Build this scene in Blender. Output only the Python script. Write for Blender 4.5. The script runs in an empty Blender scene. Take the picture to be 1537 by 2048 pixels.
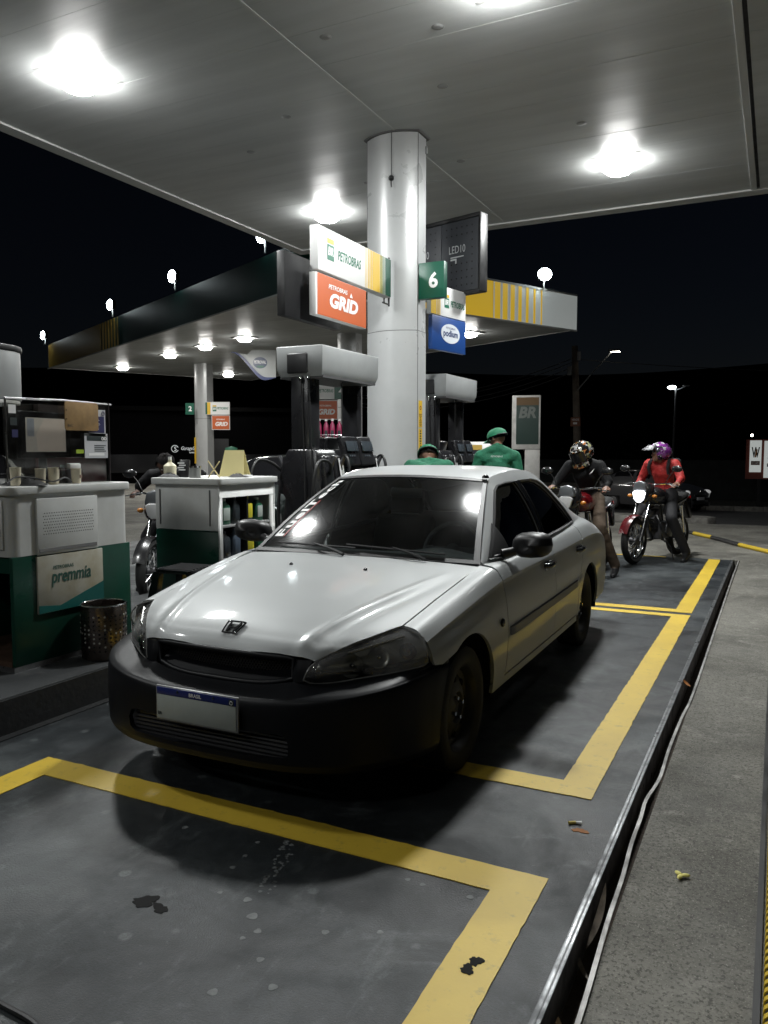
import bpy, bmesh, math, random
import numpy as np
from mathutils import Vector, Matrix
from mathutils.geometry import delaunay_2d_cdt
random.seed(7); rng = np.random.default_rng(7)
R = math.radians; PI = math.pi
sc = bpy.context.scene
COL = sc.collection

# ------------------------------------------------------------------ camera
cam_d = bpy.data.cameras.new('camera'); cam = bpy.data.objects.new('camera', cam_d); COL.objects.link(cam)
cam.location = (0, 0, 1.45)
cam.rotation_euler = (R(90 - 4.326), 0, R(26.516))
cam_d.sensor_fit = 'HORIZONTAL'; cam_d.sensor_width = 36; cam_d.lens = 36 * 1577.85 / 1537
cam_d.clip_end = 2000; cam_d.clip_start = 0.05
sc.camera = cam

# ------------------------------------------------------------------ night sky, faint moonlight, exposure
w = bpy.data.worlds.new('World'); sc.world = w; w.use_nodes = True
nt = w.node_tree; nt.nodes.clear()
sky = nt.nodes.new('ShaderNodeTexSky'); sky.sky_type = 'NISHITA'; sky.sun_disc = False
sky.sun_elevation = R(40); sky.sun_rotation = R(200); sky.air_density = 1.0; sky.dust_density = 0.2; sky.ozone_density = 3.0
bg = nt.nodes.new('ShaderNodeBackground'); bg.inputs[1].default_value = 0.0008
wo = nt.nodes.new('ShaderNodeOutputWorld')
tn = nt.nodes.new('ShaderNodeMix'); tn.data_type = 'RGBA'; tn.blend_type = 'MULTIPLY'; tn.inputs[0].default_value = 1; tn.inputs[7].default_value = (.95, .80, .80, 1)
nt.links.new(sky.outputs[0], tn.inputs[6]); nt.links.new(tn.outputs[2], bg.inputs[0]); nt.links.new(bg.outputs[0], wo.inputs[0])
ld = bpy.data.lights.new('moon', 'SUN'); ld.energy = 0.006; ld.angle = R(0.5); ld.color = (0.8, 0.88, 1)
lo = bpy.data.objects.new('moon', ld); COL.objects.link(lo); lo.rotation_euler = (R(55), 0, R(200 - 180))
sc.view_settings.view_transform = 'Standard'; sc.view_settings.look = 'None'
sc.view_settings.exposure = 0.0; sc.view_settings.gamma = 1.0
sc.cycles.use_denoising = True
try: sc.cycles.denoiser = 'OPENIMAGEDENOISE'
except Exception: pass
sc.cycles.max_bounces = 8; sc.cycles.diffuse_bounces = 4; sc.cycles.glossy_bounces = 4
sc.cycles.transmission_bounces = 6; sc.cycles.transparent_max_bounces = 12
sc.cycles.sample_clamp_indirect = 4.0; sc.cycles.caustics_reflective = False; sc.cycles.caustics_refractive = False
sc.cycles.blur_glossy = 0.6

# ------------------------------------------------------------------ materials
MATS = {}
def mat(name, col=(.5, .5, .5), rough=.5, metal=0., spec=.5, coat=0., coat_rough=.05, emit=None, es=0., var=0., vscale=3., vcol=None,
        bump=0., bscale=40., rvar=0., alpha=None, vdetail=6., vlo=.35, vhi=.65, stretch=None):
    if name in MATS: return MATS[name]
    m = bpy.data.materials.new(name); m.use_nodes = True; MATS[name] = m
    n = m.node_tree.nodes; l = m.node_tree.links; b = n['Principled BSDF']
    b.inputs['Base Color'].default_value = (*col, 1); b.inputs['Roughness'].default_value = rough
    b.inputs['Metallic'].default_value = metal; b.inputs['Specular IOR Level'].default_value = spec
    b.inputs['Coat Weight'].default_value = coat; b.inputs['Coat Roughness'].default_value = coat_rough
    if emit: b.inputs['Emission Color'].default_value = (*emit, 1); b.inputs['Emission Strength'].default_value = es
    if var or bump or rvar:
        tc = n.new('ShaderNodeTexCoord'); co = tc.outputs['Object']
        if stretch:
            mp = n.new('ShaderNodeMapping'); mp.inputs['Scale'].default_value = stretch; l.new(co, mp.inputs[0]); co = mp.outputs[0]
    if var or rvar:
        nz = n.new('ShaderNodeTexNoise'); nz.inputs['Scale'].default_value = vscale; nz.inputs['Detail'].default_value = vdetail
        nz.inputs['Roughness'].default_value = .62; l.new(co, nz.inputs['Vector'])
        mr = n.new('ShaderNodeMapRange'); mr.inputs[1].default_value = vlo; mr.inputs[2].default_value = vhi
        l.new(nz.outputs[0], mr.inputs[0])
        if var:
            mx = n.new('ShaderNodeMix'); mx.data_type = 'RGBA'
            d = vcol or tuple(c * (1 - var) for c in col)
            mx.inputs[6].default_value = (*col, 1); mx.inputs[7].default_value = (*d, 1)
            l.new(mr.outputs[0], mx.inputs[0]); l.new(mx.outputs[2], b.inputs['Base Color'])
        if rvar:
            m2 = n.new('ShaderNodeMapRange'); m2.inputs[3].default_value = max(0.02, rough - rvar); m2.inputs[4].default_value = min(1, rough + rvar)
            l.new(mr.outputs[0], m2.inputs[0]); l.new(m2.outputs[0], b.inputs['Roughness'])
    if bump:
        nb = n.new('ShaderNodeTexNoise'); nb.inputs['Scale'].default_value = bscale; nb.inputs['Detail'].default_value = 5
        l.new(co, nb.inputs['Vector']); bp = n.new('ShaderNodeBump'); bp.inputs['Strength'].default_value = min(1, bump); bp.inputs['Distance'].default_value = .01 * max(1, bump)
        l.new(nb.outputs[0], bp.inputs['Height']); l.new(bp.outputs[0], b.inputs['Normal'])
    if alpha is not None:
        b.inputs['Alpha'].default_value = alpha
    return m

def glass(name, tint=(.03, .035, .04), rough=.02, ior=1.45, boost=1.0, dirt_haze=0.):
    """thin pane: tinted see-through mixed with a mirror coat by fresnel"""
    if name in MATS: return MATS[name]
    m = bpy.data.materials.new(name); m.use_nodes = True; MATS[name] = m
    n = m.node_tree.nodes; l = m.node_tree.links; n.clear()
    out = n.new('ShaderNodeOutputMaterial'); tr = n.new('ShaderNodeBsdfTransparent'); tr.inputs[0].default_value = (*tint, 1)
    gl = n.new('ShaderNodeBsdfGlossy'); gl.inputs[0].default_value = (1, 1, 1, 1); gl.inputs[1].default_value = rough
    fr = n.new('ShaderNodeFresnel'); fr.inputs[0].default_value = ior
    mu = n.new('ShaderNodeMath'); mu.operation = 'MULTIPLY'; mu.inputs[1].default_value = boost; mu.use_clamp = True
    mx = n.new('ShaderNodeMixShader')
    l.new(fr.outputs[0], mu.inputs[0]); l.new(mu.outputs[0], mx.inputs[0]); l.new(tr.outputs[0], mx.inputs[1]); l.new(gl.outputs[0], mx.inputs[2])
    last = mx
    if dirt_haze:
        df = n.new('ShaderNodeBsdfDiffuse'); df.inputs[0].default_value = (.5, .5, .5, 1)
        tc = n.new('ShaderNodeTexCoord'); nz = n.new('ShaderNodeTexNoise'); nz.inputs['Scale'].default_value = 5; nz.inputs['Detail'].default_value = 8
        l.new(tc.outputs['Object'], nz.inputs['Vector'])
        mr = n.new('ShaderNodeMapRange'); mr.inputs[1].default_value = .4; mr.inputs[2].default_value = .8; mr.inputs[4].default_value = dirt_haze
        l.new(nz.outputs[0], mr.inputs[0])
        m2 = n.new('ShaderNodeMixShader'); l.new(mr.outputs[0], m2.inputs[0]); l.new(mx.outputs[0], m2.inputs[1]); l.new(df.outputs[0], m2.inputs[2]); last = m2
    l.new(last.outputs[0], out.inputs[0])
    return m

def emis(name, col, s):
    return mat(name, col, .4, emit=col, es=s)

# ------------------------------------------------------------------ mesh builder
class MB:
    def __init__(s): s.v = []; s.f = []; s.m = []; s.cm = 0
    def add(s, vs, fs):
        o = len(s.v); s.v += [tuple(map(float, p)) for p in vs]; s.f += [tuple(i + o for i in f) for f in fs]; s.m += [s.cm] * len(fs)
        return s
    def mi(s, i): s.cm = i; return s
    def box(s, c, d, rz=0, tilt=None):
        x, y, z = d[0] / 2, d[1] / 2, d[2] / 2
        vs = [Vector((a * x, b * y, e * z)) for e in (-1, 1) for b in (-1, 1) for a in (-1, 1)]
        M = Matrix.Rotation(rz, 3, 'Z')
        if tilt is not None: M = M @ tilt
        return s.add([M @ p + Vector(c) for p in vs], [(0, 2, 3, 1), (4, 5, 7, 6), (0, 1, 5, 4), (2, 6, 7, 3), (0, 4, 6, 2), (1, 3, 7, 5)])
    def bb(s, a, b):
        return s.box([(p + q) / 2 for p, q in zip(a, b)], [abs(q - p) for p, q in zip(a, b)])
    def cyl(s, p0, p1, r0, r1=None, n=12, caps=True):
        r1 = r0 if r1 is None else r1
        p0 = Vector(p0); p1 = Vector(p1); d = (p1 - p0).normalized()
        a = d.orthogonal().normalized(); b = d.cross(a)
        vs = []
        for p, r in ((p0, r0), (p1, r1)):
            vs += [p + (a * math.cos(2 * PI * k / n) + b * math.sin(2 * PI * k / n)) * r for k in range(n)]
        fs = [(k, (k + 1) % n, n + (k + 1) % n, n + k) for k in range(n)]
        if caps: fs += [tuple(range(n - 1, -1, -1)), tuple(range(n, 2 * n))]
        return s.add(vs, fs)
    def tube(s, pts, r, n=8, closed=False, caps=True):
        pts = [Vector(p) for p in pts]; N = len(pts)
        rs = r if isinstance(r, (list, tuple)) else [r] * N
        vs = []; prev = None
        for i, p in enumerate(pts):
            if closed: t = pts[(i + 1) % N] - pts[i - 1]
            else: t = pts[min(i + 1, N - 1)] - pts[max(i - 1, 0)]
            t.normalize()
            a = t.orthogonal().normalized() if prev is None else (prev - t * prev.dot(t)).normalized()
            prev = a; b = t.cross(a)
            vs += [p + (a * math.cos(2 * PI * k / n) + b * math.sin(2 * PI * k / n)) * rs[i] for k in range(n)]
        fs = []
        for i in range(N if closed else N - 1):
            j = (i + 1) % N
            fs += [(i * n + k, i * n + (k + 1) % n, j * n + (k + 1) % n, j * n + k) for k in range(n)]
        if caps and not closed: fs += [tuple(range(n - 1, -1, -1)), tuple(range((N - 1) * n, N * n))]
        return s.add(vs, fs)
    def lathe(s, prof, c=(0, 0, 0), axis='Z', n=24, closed=False):
        """prof: (r, h) pairs turned round the axis"""
        c = Vector(c); vs = []
        for r, h in prof:
            for k in range(n):
                t = 2 * PI * k / n; u, v = r * math.cos(t), r * math.sin(t)
                vs.append(c + Vector({'Z': (u, v, h), 'X': (h, u, v), 'Y': (v, h, u)}[axis]))
        fs = []; P = len(prof)
        for i in range(P if closed else P - 1):
            j = (i + 1) % P
            fs += [(i * n + k, i * n + (k + 1) % n, j * n + (k + 1) % n, j * n + k) for k in range(n)]
        return s.add(vs, fs)
    def prism(s, poly, lo, hi, axis='Z'):
        """2-D polygon swept along an axis: Z -> (x,y), X -> (y,z), Y -> (x,z)"""
        n = len(poly)
        def P(q, h): return {'Z': (q[0], q[1], h), 'X': (h, q[0], q[1]), 'Y': (q[0], h, q[1])}[axis]
        vs = [P(q, lo) for q in poly] + [P(q, hi) for q in poly]
        fs = [(k, (k + 1) % n, n + (k + 1) % n, n + k) for k in range(n)] + [tuple(range(n - 1, -1, -1)), tuple(range(n, 2 * n))]
        return s.add(vs, fs)
    def grid(s, G, flip=False, closed_u=False):
        G = np.asarray(G, float); a, b = G.shape[:2]
        fs = []
        for i in range(a if closed_u else a - 1):
            k = (i + 1) % a
            for j in range(b - 1):
                q = (i * b + j, i * b + j + 1, k * b + j + 1, k * b + j)
                fs.append(q[::-1] if flip else q)
        return s.add(G.reshape(-1, 3), fs)
    def sphere(s, c, r, n=12, m=8, M=None):
        r = (r, r, r) if not isinstance(r, (tuple, list)) else r
        G = []
        for i in range(m + 1):
            a = PI * i / m
            G.append([(math.sin(a) * math.cos(2 * PI * k / n), math.sin(a) * math.sin(2 * PI * k / n), math.cos(a)) for k in range(n + 1)])
        G = np.array(G) * np.array(r)
        if M is not None: G = G @ np.array(M.to_3x3()).T
        return s.grid(G + np.array(c), flip=True)
    def xf(s, M, start=0):
        s.v = s.v[:start] + [tuple(M @ Vector(p)) for p in s.v[start:]]; return s
    def build(s, name, mats, parent=None, smooth=40, bevel=0., loc=None, weld=False, seg=2, fixn=True):
        me = bpy.data.meshes.new(name); me.from_pydata(s.v, [], s.f)
        mats = mats if isinstance(mats, (list, tuple)) else [mats]
        for m in mats: me.materials.append(m)
        if len(mats) > 1: me.polygons.foreach_set('material_index', s.m)
        if bevel or weld or fixn:
            bm = bmesh.new(); bm.from_mesh(me)
            if weld: bmesh.ops.remove_doubles(bm, verts=bm.verts, dist=1e-4)
            if bevel:
                bmesh.ops.remove_doubles(bm, verts=bm.verts, dist=1e-5)
                es = [e for e in bm.edges if len(e.link_faces) == 2 and e.calc_face_angle(0) > R(30)]
                bmesh.ops.bevel(bm, geom=es, offset=bevel, segments=seg, affect='EDGES', profile=.5, clamp_overlap=True)
            if fixn: bmesh.ops.recalc_face_normals(bm, faces=bm.faces)
            bm.to_mesh(me); bm.free()
        if smooth:
            me.polygons.foreach_set('use_smooth', [True] * len(me.polygons))
            me.set_sharp_from_angle(angle=R(smooth))
        me.update()
        return link(name, me, parent, loc)

def link(name, me, parent=None, loc=None):
    o = bpy.data.objects.new(name, me); COL.objects.link(o)
    if parent is not None: o.parent = parent
    if loc is not None: o.location = loc
    return o
def tag(o, label=None, cat=None, group=None, kind=None):
    if label: o['label'] = label
    if cat: o['category'] = cat
    if group: o['group'] = group
    if kind: o['kind'] = kind
    return o
def thing(name, label, cat, loc=(0, 0, 0), rz=0, group=None):
    o = bpy.data.objects.new(name, None); COL.objects.link(o); o.empty_display_size = .2
    o.location = loc; o.rotation_euler = (0, 0, rz)
    return tag(o, label, cat, group)
def struct(o): o['kind'] = 'structure'; return o
def dup(root, loc, rz, label, group=None):
    def cp(o, par):
        c = o.copy(); COL.objects.link(c)
        if par is not None: c.parent = par
        for ch in list(o.children): cp(ch, c)
        return c
    r = cp(root, None); r.location = loc; r.rotation_euler = (0, 0, rz); r['label'] = label
    if group: r['group'] = group
    return r

def text(name, body, m, parent, org, right, up, width=None, height=None, bold=0., shear=0., lift=.0015, ext=.0008, anchor='c', spacing=1.0):
    """flat lettering; org is its centre (or left/bottom with anchor 'l')"""
    cu = bpy.data.curves.new('t', 'FONT'); cu.body = body; cu.size = 1; cu.offset = bold; cu.shear = shear; cu.resolution_u = 3; cu.space_character = spacing
    o = bpy.data.objects.new('t', cu); COL.objects.link(o)
    dg = bpy.context.evaluated_depsgraph_get(); dg.update()
    me = bpy.data.meshes.new_from_object(o.evaluated_get(dg))
    bpy.data.objects.remove(o); bpy.data.curves.remove(cu)
    V = np.empty(len(me.vertices) * 3); me.vertices.foreach_get('co', V); V = V.reshape(-1, 3)
    lo_, hi_ = V.min(0), V.max(0); sz = hi_ - lo_
    if width and height: sx, sy = width / sz[0], height / sz[1]
    elif width: sx = sy = width / sz[0]
    else: sx = sy = height / sz[1]
    r = Vector(right).normalized(); u = Vector(up).normalized(); n_ = r.cross(u)
    off = (lo_ + hi_) / 2 if anchor == 'c' else np.array([lo_[0], lo_[1], 0])
    P = [tuple(Vector(org) + r * float((p[0] - off[0]) * sx) + u * float((p[1] - off[1]) * sy) + n_ * lift) for p in V]
    fs = [tuple(p.vertices) for p in me.polygons]; bpy.data.meshes.remove(me)
    nv = len(P)
    m2 = bpy.data.meshes.new(name); m2.from_pydata(P, [], fs); m2.materials.append(m); m2.update()
    return link(name, m2, parent)

def plate(name, pts, m, parent, th=.003):
    """thin flat sheet with real thickness from a planar outline given counter-clockwise seen from its face"""
    P = [Vector(p) for p in pts]; n_ = Vector((0, 0, 0))
    for i in range(len(P)): n_ += (P[i] - P[0]).cross(P[(i + 1) % len(P)] - P[0])
    n_.normalize(); k = len(P); b = MB()
    b.add([p for p in P] + [p - n_ * th for p in P], [tuple(range(k)), tuple(range(2 * k - 1, k - 1, -1))] + [(i, k + i, k + (i + 1) % k, (i + 1) % k) for i in range(k)])
    return b.build(name, m, parent, smooth=0)

def spline(pts, n=8, closed=False):
    P = [Vector(p) for p in pts]; N = len(P); out = []
    for i in range(N if closed else N - 1):
        if closed: p0, p1, p2, p3 = P[i - 1], P[i], P[(i + 1) % N], P[(i + 2) % N]
        else: p0, p1, p2, p3 = P[max(i - 1, 0)], P[i], P[i + 1], P[min(i + 2, N - 1)]
        for k in range(n):
            t = k / n
            out.append(.5 * ((2 * p1) + (p2 - p0) * t + (2 * p0 - 5 * p1 + 4 * p2 - p3) * t * t + (3 * p1 - p0 - 3 * p2 + p3) * t ** 3))
    if not closed: out.append(P[-1])
    return out
# ================================================================== SETTING
def floor_mat(name, base, dark, light, rough, gloss_var, speck=None, speck_amt=0., fine=60., bump=.15, stains=True):
    m = bpy.data.materials.new(name); m.use_nodes = True; MATS[name] = m
    n = m.node_tree.nodes; l = m.node_tree.links; b = n['Principled BSDF']
    tc = n.new('ShaderNodeTexCoord'); co = tc.outputs['Object']
    def noise(s, d=6, r=.6, dist=0., vec=None):
        z = n.new('ShaderNodeTexNoise'); z.inputs['Scale'].default_value = s; z.inputs['Detail'].default_value = d
        z.inputs['Roughness'].default_value = r; z.inputs['Distortion'].default_value = dist; l.new(vec or co, z.inputs['Vector']); return z.outputs[0]
    def ramp(src, a, c, lo=0., hi=1.):
        r = n.new('ShaderNodeMapRange'); r.inputs[1].default_value = a; r.inputs[2].default_value = c; r.inputs[3].default_value = lo; r.inputs[4].default_value = hi
        r.interpolation_type = 'SMOOTHSTEP'; l.new(src, r.inputs[0]); return r.outputs[0]
    def mix(f, a, c):
        x = n.new('ShaderNodeMix'); x.data_type = 'RGBA'; l.new(f, x.inputs[0])
        for i, q in ((6, a), (7, c)):
            if isinstance(q, tuple): x.inputs[i].default_value = (*q, 1)
            else: l.new(q, x.inputs[i])
        return x.outputs[2]
    c = mix(ramp(noise(1.1, 8, .6, .4), .35, .68), base, dark)
    c = mix(ramp(noise(3.1, 10, .7, .8), .52, .72, 0, .75), c, light)
    # scuffs drawn out along the lane
    mp = n.new('ShaderNodeMapping'); mp.inputs['Scale'].default_value = (7, 1.1, 1); mp.inputs['Rotation'].default_value = (0, 0, .35); l.new(co, mp.inputs[0])
    c = mix(ramp(noise(1.6, 10, .72, .3, mp.outputs[0]), .55, .75, 0, .55), c, light)
    mp2 = n.new('ShaderNodeMapping'); mp2.inputs['Scale'].default_value = (1.2, 6, 1); mp2.inputs['Rotation'].default_value = (0, 0, .15); l.new(co, mp2.inputs[0])
    c = mix(ramp(noise(2.2, 9, .7, .3, mp2.outputs[0]), .56, .74, 0, .5), c, dark)
    if stains:
        vo = n.new('ShaderNodeTexVoronoi'); vo.inputs['Scale'].default_value = 2.6; vo.inputs['Randomness'].default_value = 1.0
        l.new(co, vo.inputs['Vector'])
        dd = n.new('ShaderNodeMath'); dd.operation = 'ADD'; l.new(vo.outputs['Distance'], dd.inputs[0])
        nn = n.new('ShaderNodeMath'); nn.operation = 'MULTIPLY'; nn.inputs[1].default_value = .12; l.new(noise(14, 5), nn.inputs[0]); l.new(nn.outputs[0], dd.inputs[1])
        c = mix(ramp(dd.outputs[0], .08, .15, .30, 0), c, light)
        v2 = n.new('ShaderNodeTexVoronoi'); v2.inputs['Scale'].default_value = 7.5; l.new(co, v2.inputs['Vector'])      # round dried drops
        s2 = n.new('ShaderNodeSeparateColor'); l.new(v2.outputs['Color'], s2.inputs[0])
        m1 = n.new('ShaderNodeMath'); m1.operation = 'LESS_THAN'; m1.inputs[1].default_value = .22; l.new(s2.outputs[0], m1.inputs[0])
        m2 = n.new('ShaderNodeMath'); m2.operation = 'MULTIPLY'; l.new(m1.outputs[0], m2.inputs[0]); l.new(ramp(v2.outputs['Distance'], .12, .20, .7, 0), m2.inputs[1])
        c = mix(m2.outputs[0], c, light)
        c = mix(ramp(noise(22, 9, .75, .4), .42, .66, 0, .55), c, dark)
        c = mix(ramp(noise(34, 8, .75, .2), .58, .74, 0, .6), c, light)
        c = mix(ramp(noise(.55, 5, .6, 1.2), .50, .66, 0, .5), c, light)
    if speck:
        c = mix(ramp(noise(fine, 4, .7), .50, .62, 0, speck_amt), c, speck)
        c = mix(ramp(noise(fine * 2.6, 3, .6), .58, .70, 0, speck_amt), c, tuple(x * 1.9 for x in base))
        c = mix(ramp(noise(9, 6, .7, .5), .60, .75, 0, .6), c, dark)
    l.new(c, b.inputs['Base Color'])
    rr = ramp(noise(2.3, 8, .65, .5), .3, .7, rough - gloss_var, rough + gloss_var); l.new(rr, b.inputs['Roughness'])
    bp = n.new('ShaderNodeBump'); bp.inputs['Strength'].default_value = bump; bp.inputs['Distance'].default_value = .006
    ad = n.new('ShaderNodeMath'); ad.operation = 'ADD'; l.new(noise(fine, 5, .7), ad.inputs[0]); l.new(noise(6, 4, .5), ad.inputs[1])
    l.new(ad.outputs[0], bp.inputs['Height']); l.new(bp.outputs[0], b.inputs['Normal'])
    b.inputs['Specular IOR Level'].default_value = .38
    return m

M_floor = floor_mat('painted_floor', (.031, .037, .041), (.010, .012, .0135), (.115, .127, .13), .46, .16, fine=150, bump=.34, speck=(.016, .016, .016), speck_amt=.55)
M_conc = floor_mat('forecourt_concrete', (.20, .193, .168), (.085, .081, .07), (.31, .30, .265), .8, .1, fine=75, bump=.55, speck=(.055, .052, .045), speck_amt=.75)
M_isl = floor_mat('island_paint', (.045, .048, .05), (.03, .032, .034), (.075, .077, .077), .5, .12, fine=90, bump=.15)
M_asph = floor_mat('asphalt', (.035, .035, .036), (.02, .02, .021), (.06, .06, .06), .8, .1, fine=60, bump=.5, speck=(.015, .015, .015), speck_amt=.6, stains=False)
M_earth = mat('dark_earth', (.02, .022, .016), .95, var=.5, vscale=.6, bump=.6, bscale=8)
M_kerbdark = mat('kerb_paint_dark', (.016, .017, .018), .55, var=.5, vscale=6, bump=.25, bscale=30, rvar=.15)
M_kerb = mat('kerb_concrete', (.22, .21, .19), .85, var=.6, vscale=5, bump=.5, bscale=30)

def yellow_paint():
    m = bpy.data.materials.new('yellow_floor_paint'); m.use_nodes = True; MATS['yellow'] = m
    n = m.node_tree.nodes; l = m.node_tree.links; b = n['Principled BSDF']; tc = n.new('ShaderNodeTexCoord')
    def noise(s, d, r=.6):
        z = n.new('ShaderNodeTexNoise'); z.inputs['Scale'].default_value = s; z.inputs['Detail'].default_value = d; z.inputs['Roughness'].default_value = r
        l.new(tc.outputs['Object'], z.inputs['Vector']); return z.outputs[0]
    def ramp(s, a, c, lo=0., hi=1.):
        r = n.new('ShaderNodeMapRange'); r.inputs[1].default_value = a; r.inputs[2].default_value = c; r.inputs[3].default_value = lo; r.inputs[4].default_value = hi; l.new(s, r.inputs[0]); return r.outputs[0]
    def mix(f, a, c):
        x = n.new('ShaderNodeMix'); x.data_type = 'RGBA'; l.new(f, x.inputs[0])
        for i, q in ((6, a), (7, c)):
            if isinstance(q, tuple): x.inputs[i].default_value = (*q, 1)
            else: l.new(q, x.inputs[i])
        return x.outputs[2]
    c = mix(ramp(noise(2.5, 8), .35, .7), (.68, .475, .045), (.58, .395, .04))
    c = mix(ramp(noise(16, 9, .75), .56, .70, 0, .75), c, (.33, .24, .06))
    c = mix(ramp(noise(5, 12, .8), .635, .67, 0, .85), c, (.05, .045, .035))
    l.new(c, b.inputs['Base Color']); b.inputs['Roughness'].default_value = .5
    bp = n.new('ShaderNodeBump'); bp.inputs['Strength'].default_value = .15; bp.inputs['Distance'].default_value = .004
    l.new(noise(90, 4), bp.inputs['Height']); l.new(bp.outputs[0], b.inputs['Normal'])
    return m
M_yel = yellow_paint()
M_alu = mat('worn_aluminium', (.55, .55, .56), .38, 1., var=.5, vscale=9, rvar=.15, bump=.1, bscale=60)
M_steel = mat('stainless_steel', (.42, .41, .40), .3, 1., var=.4, vscale=4, rvar=.1)
M_black = mat('black_plastic', (.012, .012, .013), .42, rvar=.1, vscale=5)
M_blackgloss = mat('black_gloss', (.008, .008, .009), .12, spec=.6)
M_rubber = mat('rubber', (.012, .012, .012), .75, bump=.2, bscale=60)
M_chrome = mat('chrome', (.75, .75, .76), .12, 1.)
M_white = mat('white_paint', (.72, .72, .70), .45, var=.25, vscale=3, rvar=.1)
M_whitet = mat('white_print', (.8, .8, .79), .5)
M_greyp = mat('grey_panel', (.30, .31, .31), .42, var=.15, vscale=2)
M_green = mat('petrol_green', (.004, .075, .042), .4, rvar=.1, vscale=4)
M_greent = mat('green_print', (.0, .13, .07), .45)
M_orange = mat('sign_orange', (.50, .10, .022), .45)
M_signw = mat('sign_white', (.74, .74, .73), .45)
M_signg = mat('sign_green', (.004, .085, .05), .4)
M_signb = mat('sign_blue', (.012, .055, .22), .4)
M_yprint = mat('sign_yellow', (.66, .42, .03), .45)
M_dark = mat('print_dark', (.02, .03, .03), .5)

# ---- ground sheets
def sheet(name, x0, x1, y0, y1, z, m, depth=.1):
    o = MB().bb((x0, y0, z - depth), (x1, y1, z)).build(name, m, smooth=0); return struct(o)
struct(MB().bb((-320, -60, -.33), (320, 17.3, -.13)).build('ground', M_earth, smooth=0)); struct(MB().bb((-320, 17.3, -1.2), (320, 420, -.9)).build('ground', M_earth, smooth=0))
sheet('forecourt_concrete', -45, -.492, -12, 17.3, -.004, M_conc, .12)
sheet('concrete_apron', -.398, 40, -12, 17.3, -.002, M_conc, .12)
sheet('concrete_strip', -.492, -.398, 11.56, 17.3, -.003, M_conc, .12)
sheet('painted_floor', -3.5, -.492, -8, 11.55, .0, M_floor, .003)
sheet('painted_floor', -9.4, -5.05, -8, 12.5, .0, M_floor, .003)
sheet('forecourt_concrete', -60, -6.5, 17.3, 60, -.006, M_conc, 1.0)
struct(MB().prism([(17.3, -.02), (33, -.80), (33, -1.0), (17.3, -.2)], -6.5, 150, 'X').build('road', M_asph, smooth=0))
sheet('verge', -6.5, 150, 33.16, 90, -.68, M_earth, .3)
def wobble_kerb(name, x0, x1, y, w_, h, m):
    b = MB(); n_ = int(abs(x1 - x0) / 1.0)
    for i in range(n_):
        a = x0 + (x1 - x0) * i / n_; c = x0 + (x1 - x0) * (i + 1) / n_ - .015
        b.box(((a + c) / 2, y + random.uniform(-.012, .012), h / 2 - .08 + random.uniform(-.01, .008)), (c - a, w_, h + .1))
    return struct(b.build(name, m, bevel=.015, smooth=30))
o = wobble_kerb('road_kerb', -6.5, 40, 33.08, .18, .2, M_kerb); o.location.z = -.78
# ---- kerb stones of the road near the bikes, rounded tip
b = MB(); b.prism([(-5.5, 17.15), (-1.75, 17.15), (-1.25, 17.3), (-1.1, 17.55), (-1.3, 17.8), (-1.8, 17.9), (-5.5, 17.9)], -.05, .12)
struct(b.build('traffic_island', M_kerb, bevel=.03))

# ---- lane markings
def line(pts, z=.004):
    D_ = []; rj = random.Random(len(pts))
    for k in range(len(pts)):
        a = Vector(pts[k]); c = Vector(pts[(k + 1) % len(pts)]); L_ = (c - a).length; m_ = max(1, int(L_ / .035)); nn = Vector((-(c - a).y, (c - a).x)) / max(L_, 1e-6)
        D_ += [a + (c - a) * i / m_ + nn * (rj.gauss(0, .0009) + (rj.uniform(.002, .005) if rj.random() < .05 else 0) if i else 0) for i in range(m_)]
    b = MB(); b.prism([tuple(p) for p in D_], z - .003, z); o = b.build('lane_marking', M_yel, smooth=0); o['kind'] = 'structure'; return o
def ub(x0, x1, yf, yb):                       # near bay, open towards the viewer
    line([(x0, -3), (x0, yb), (x1, yb), (x1, -3), (x1 - .155, -3), (x1 - .155, yb - .155), (x0 + .155, yb - .155), (x0 + .155, -3)])
ub(-3.064, -.652, -3, 2.56)
line([(-3.064, 3.244), (-.652, 3.244), (-.652, 7.415), (-3.064, 7.415), (-3.064, 7.30), (-.802, 7.30), (-.802, 3.39), (-2.914, 3.39), (-2.914, 7.28), (-3.064, 7.28)])
line([(-3.064, 7.52), (-.652, 7.52), (-.652, 11.48), (-.80, 11.48), (-.80, 7.66), (-3.064, 7.66)])
line([(-3.45, 11.44), (-1.35, 11.44), (-1.35, 11.50), (-3.45, 11.50)])

# ---- drain channel between floor and apron
st = struct(MB().bb((-.492, -8, -.128), (-.398, 11.56, -.122)).build('drain_channel', mat('drain_silt', (.045, .03, .02), .95, var=.6, vscale=14, bump=.8, bscale=40), smooth=0))
b = MB(); b.bb((-.504, -8, -.12), (-.492, 11.56, .0045)); b.bb((-.52, -8, .0008), (-.504, 11.56, .0042))
b.build('drain_edge', mat('drain_edge_metal', (.30, .31, .32), .42, .8, var=.7, vscale=7, rvar=.15), st, bevel=.001)
pts = [(-.405, -1, .004), (-.405, .2, .004), (-.405, 1.0, .004), (-.406, 1.5, .004), (-.407, 1.8, .004), (-.41, 2.02, .004), (-.424, 2.4, .004), (-.427, 2.67, .006), (-.438, 2.93, .008), (-.440, 3.16, .006), (-.445, 3.35, .005), (-.424, 3.6, .006), (-.430, 3.98, .005), (-.425, 4.5, .004), (-.412, 4.87, .004), (-.412, 5.7, .004), (-.42, 7.5, .004), (-.428, 9.5, .004), (-.43, 11.5, .004)]
sp = spline([Vector(p) for p in pts], 6)
b = MB(); G = []
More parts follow.
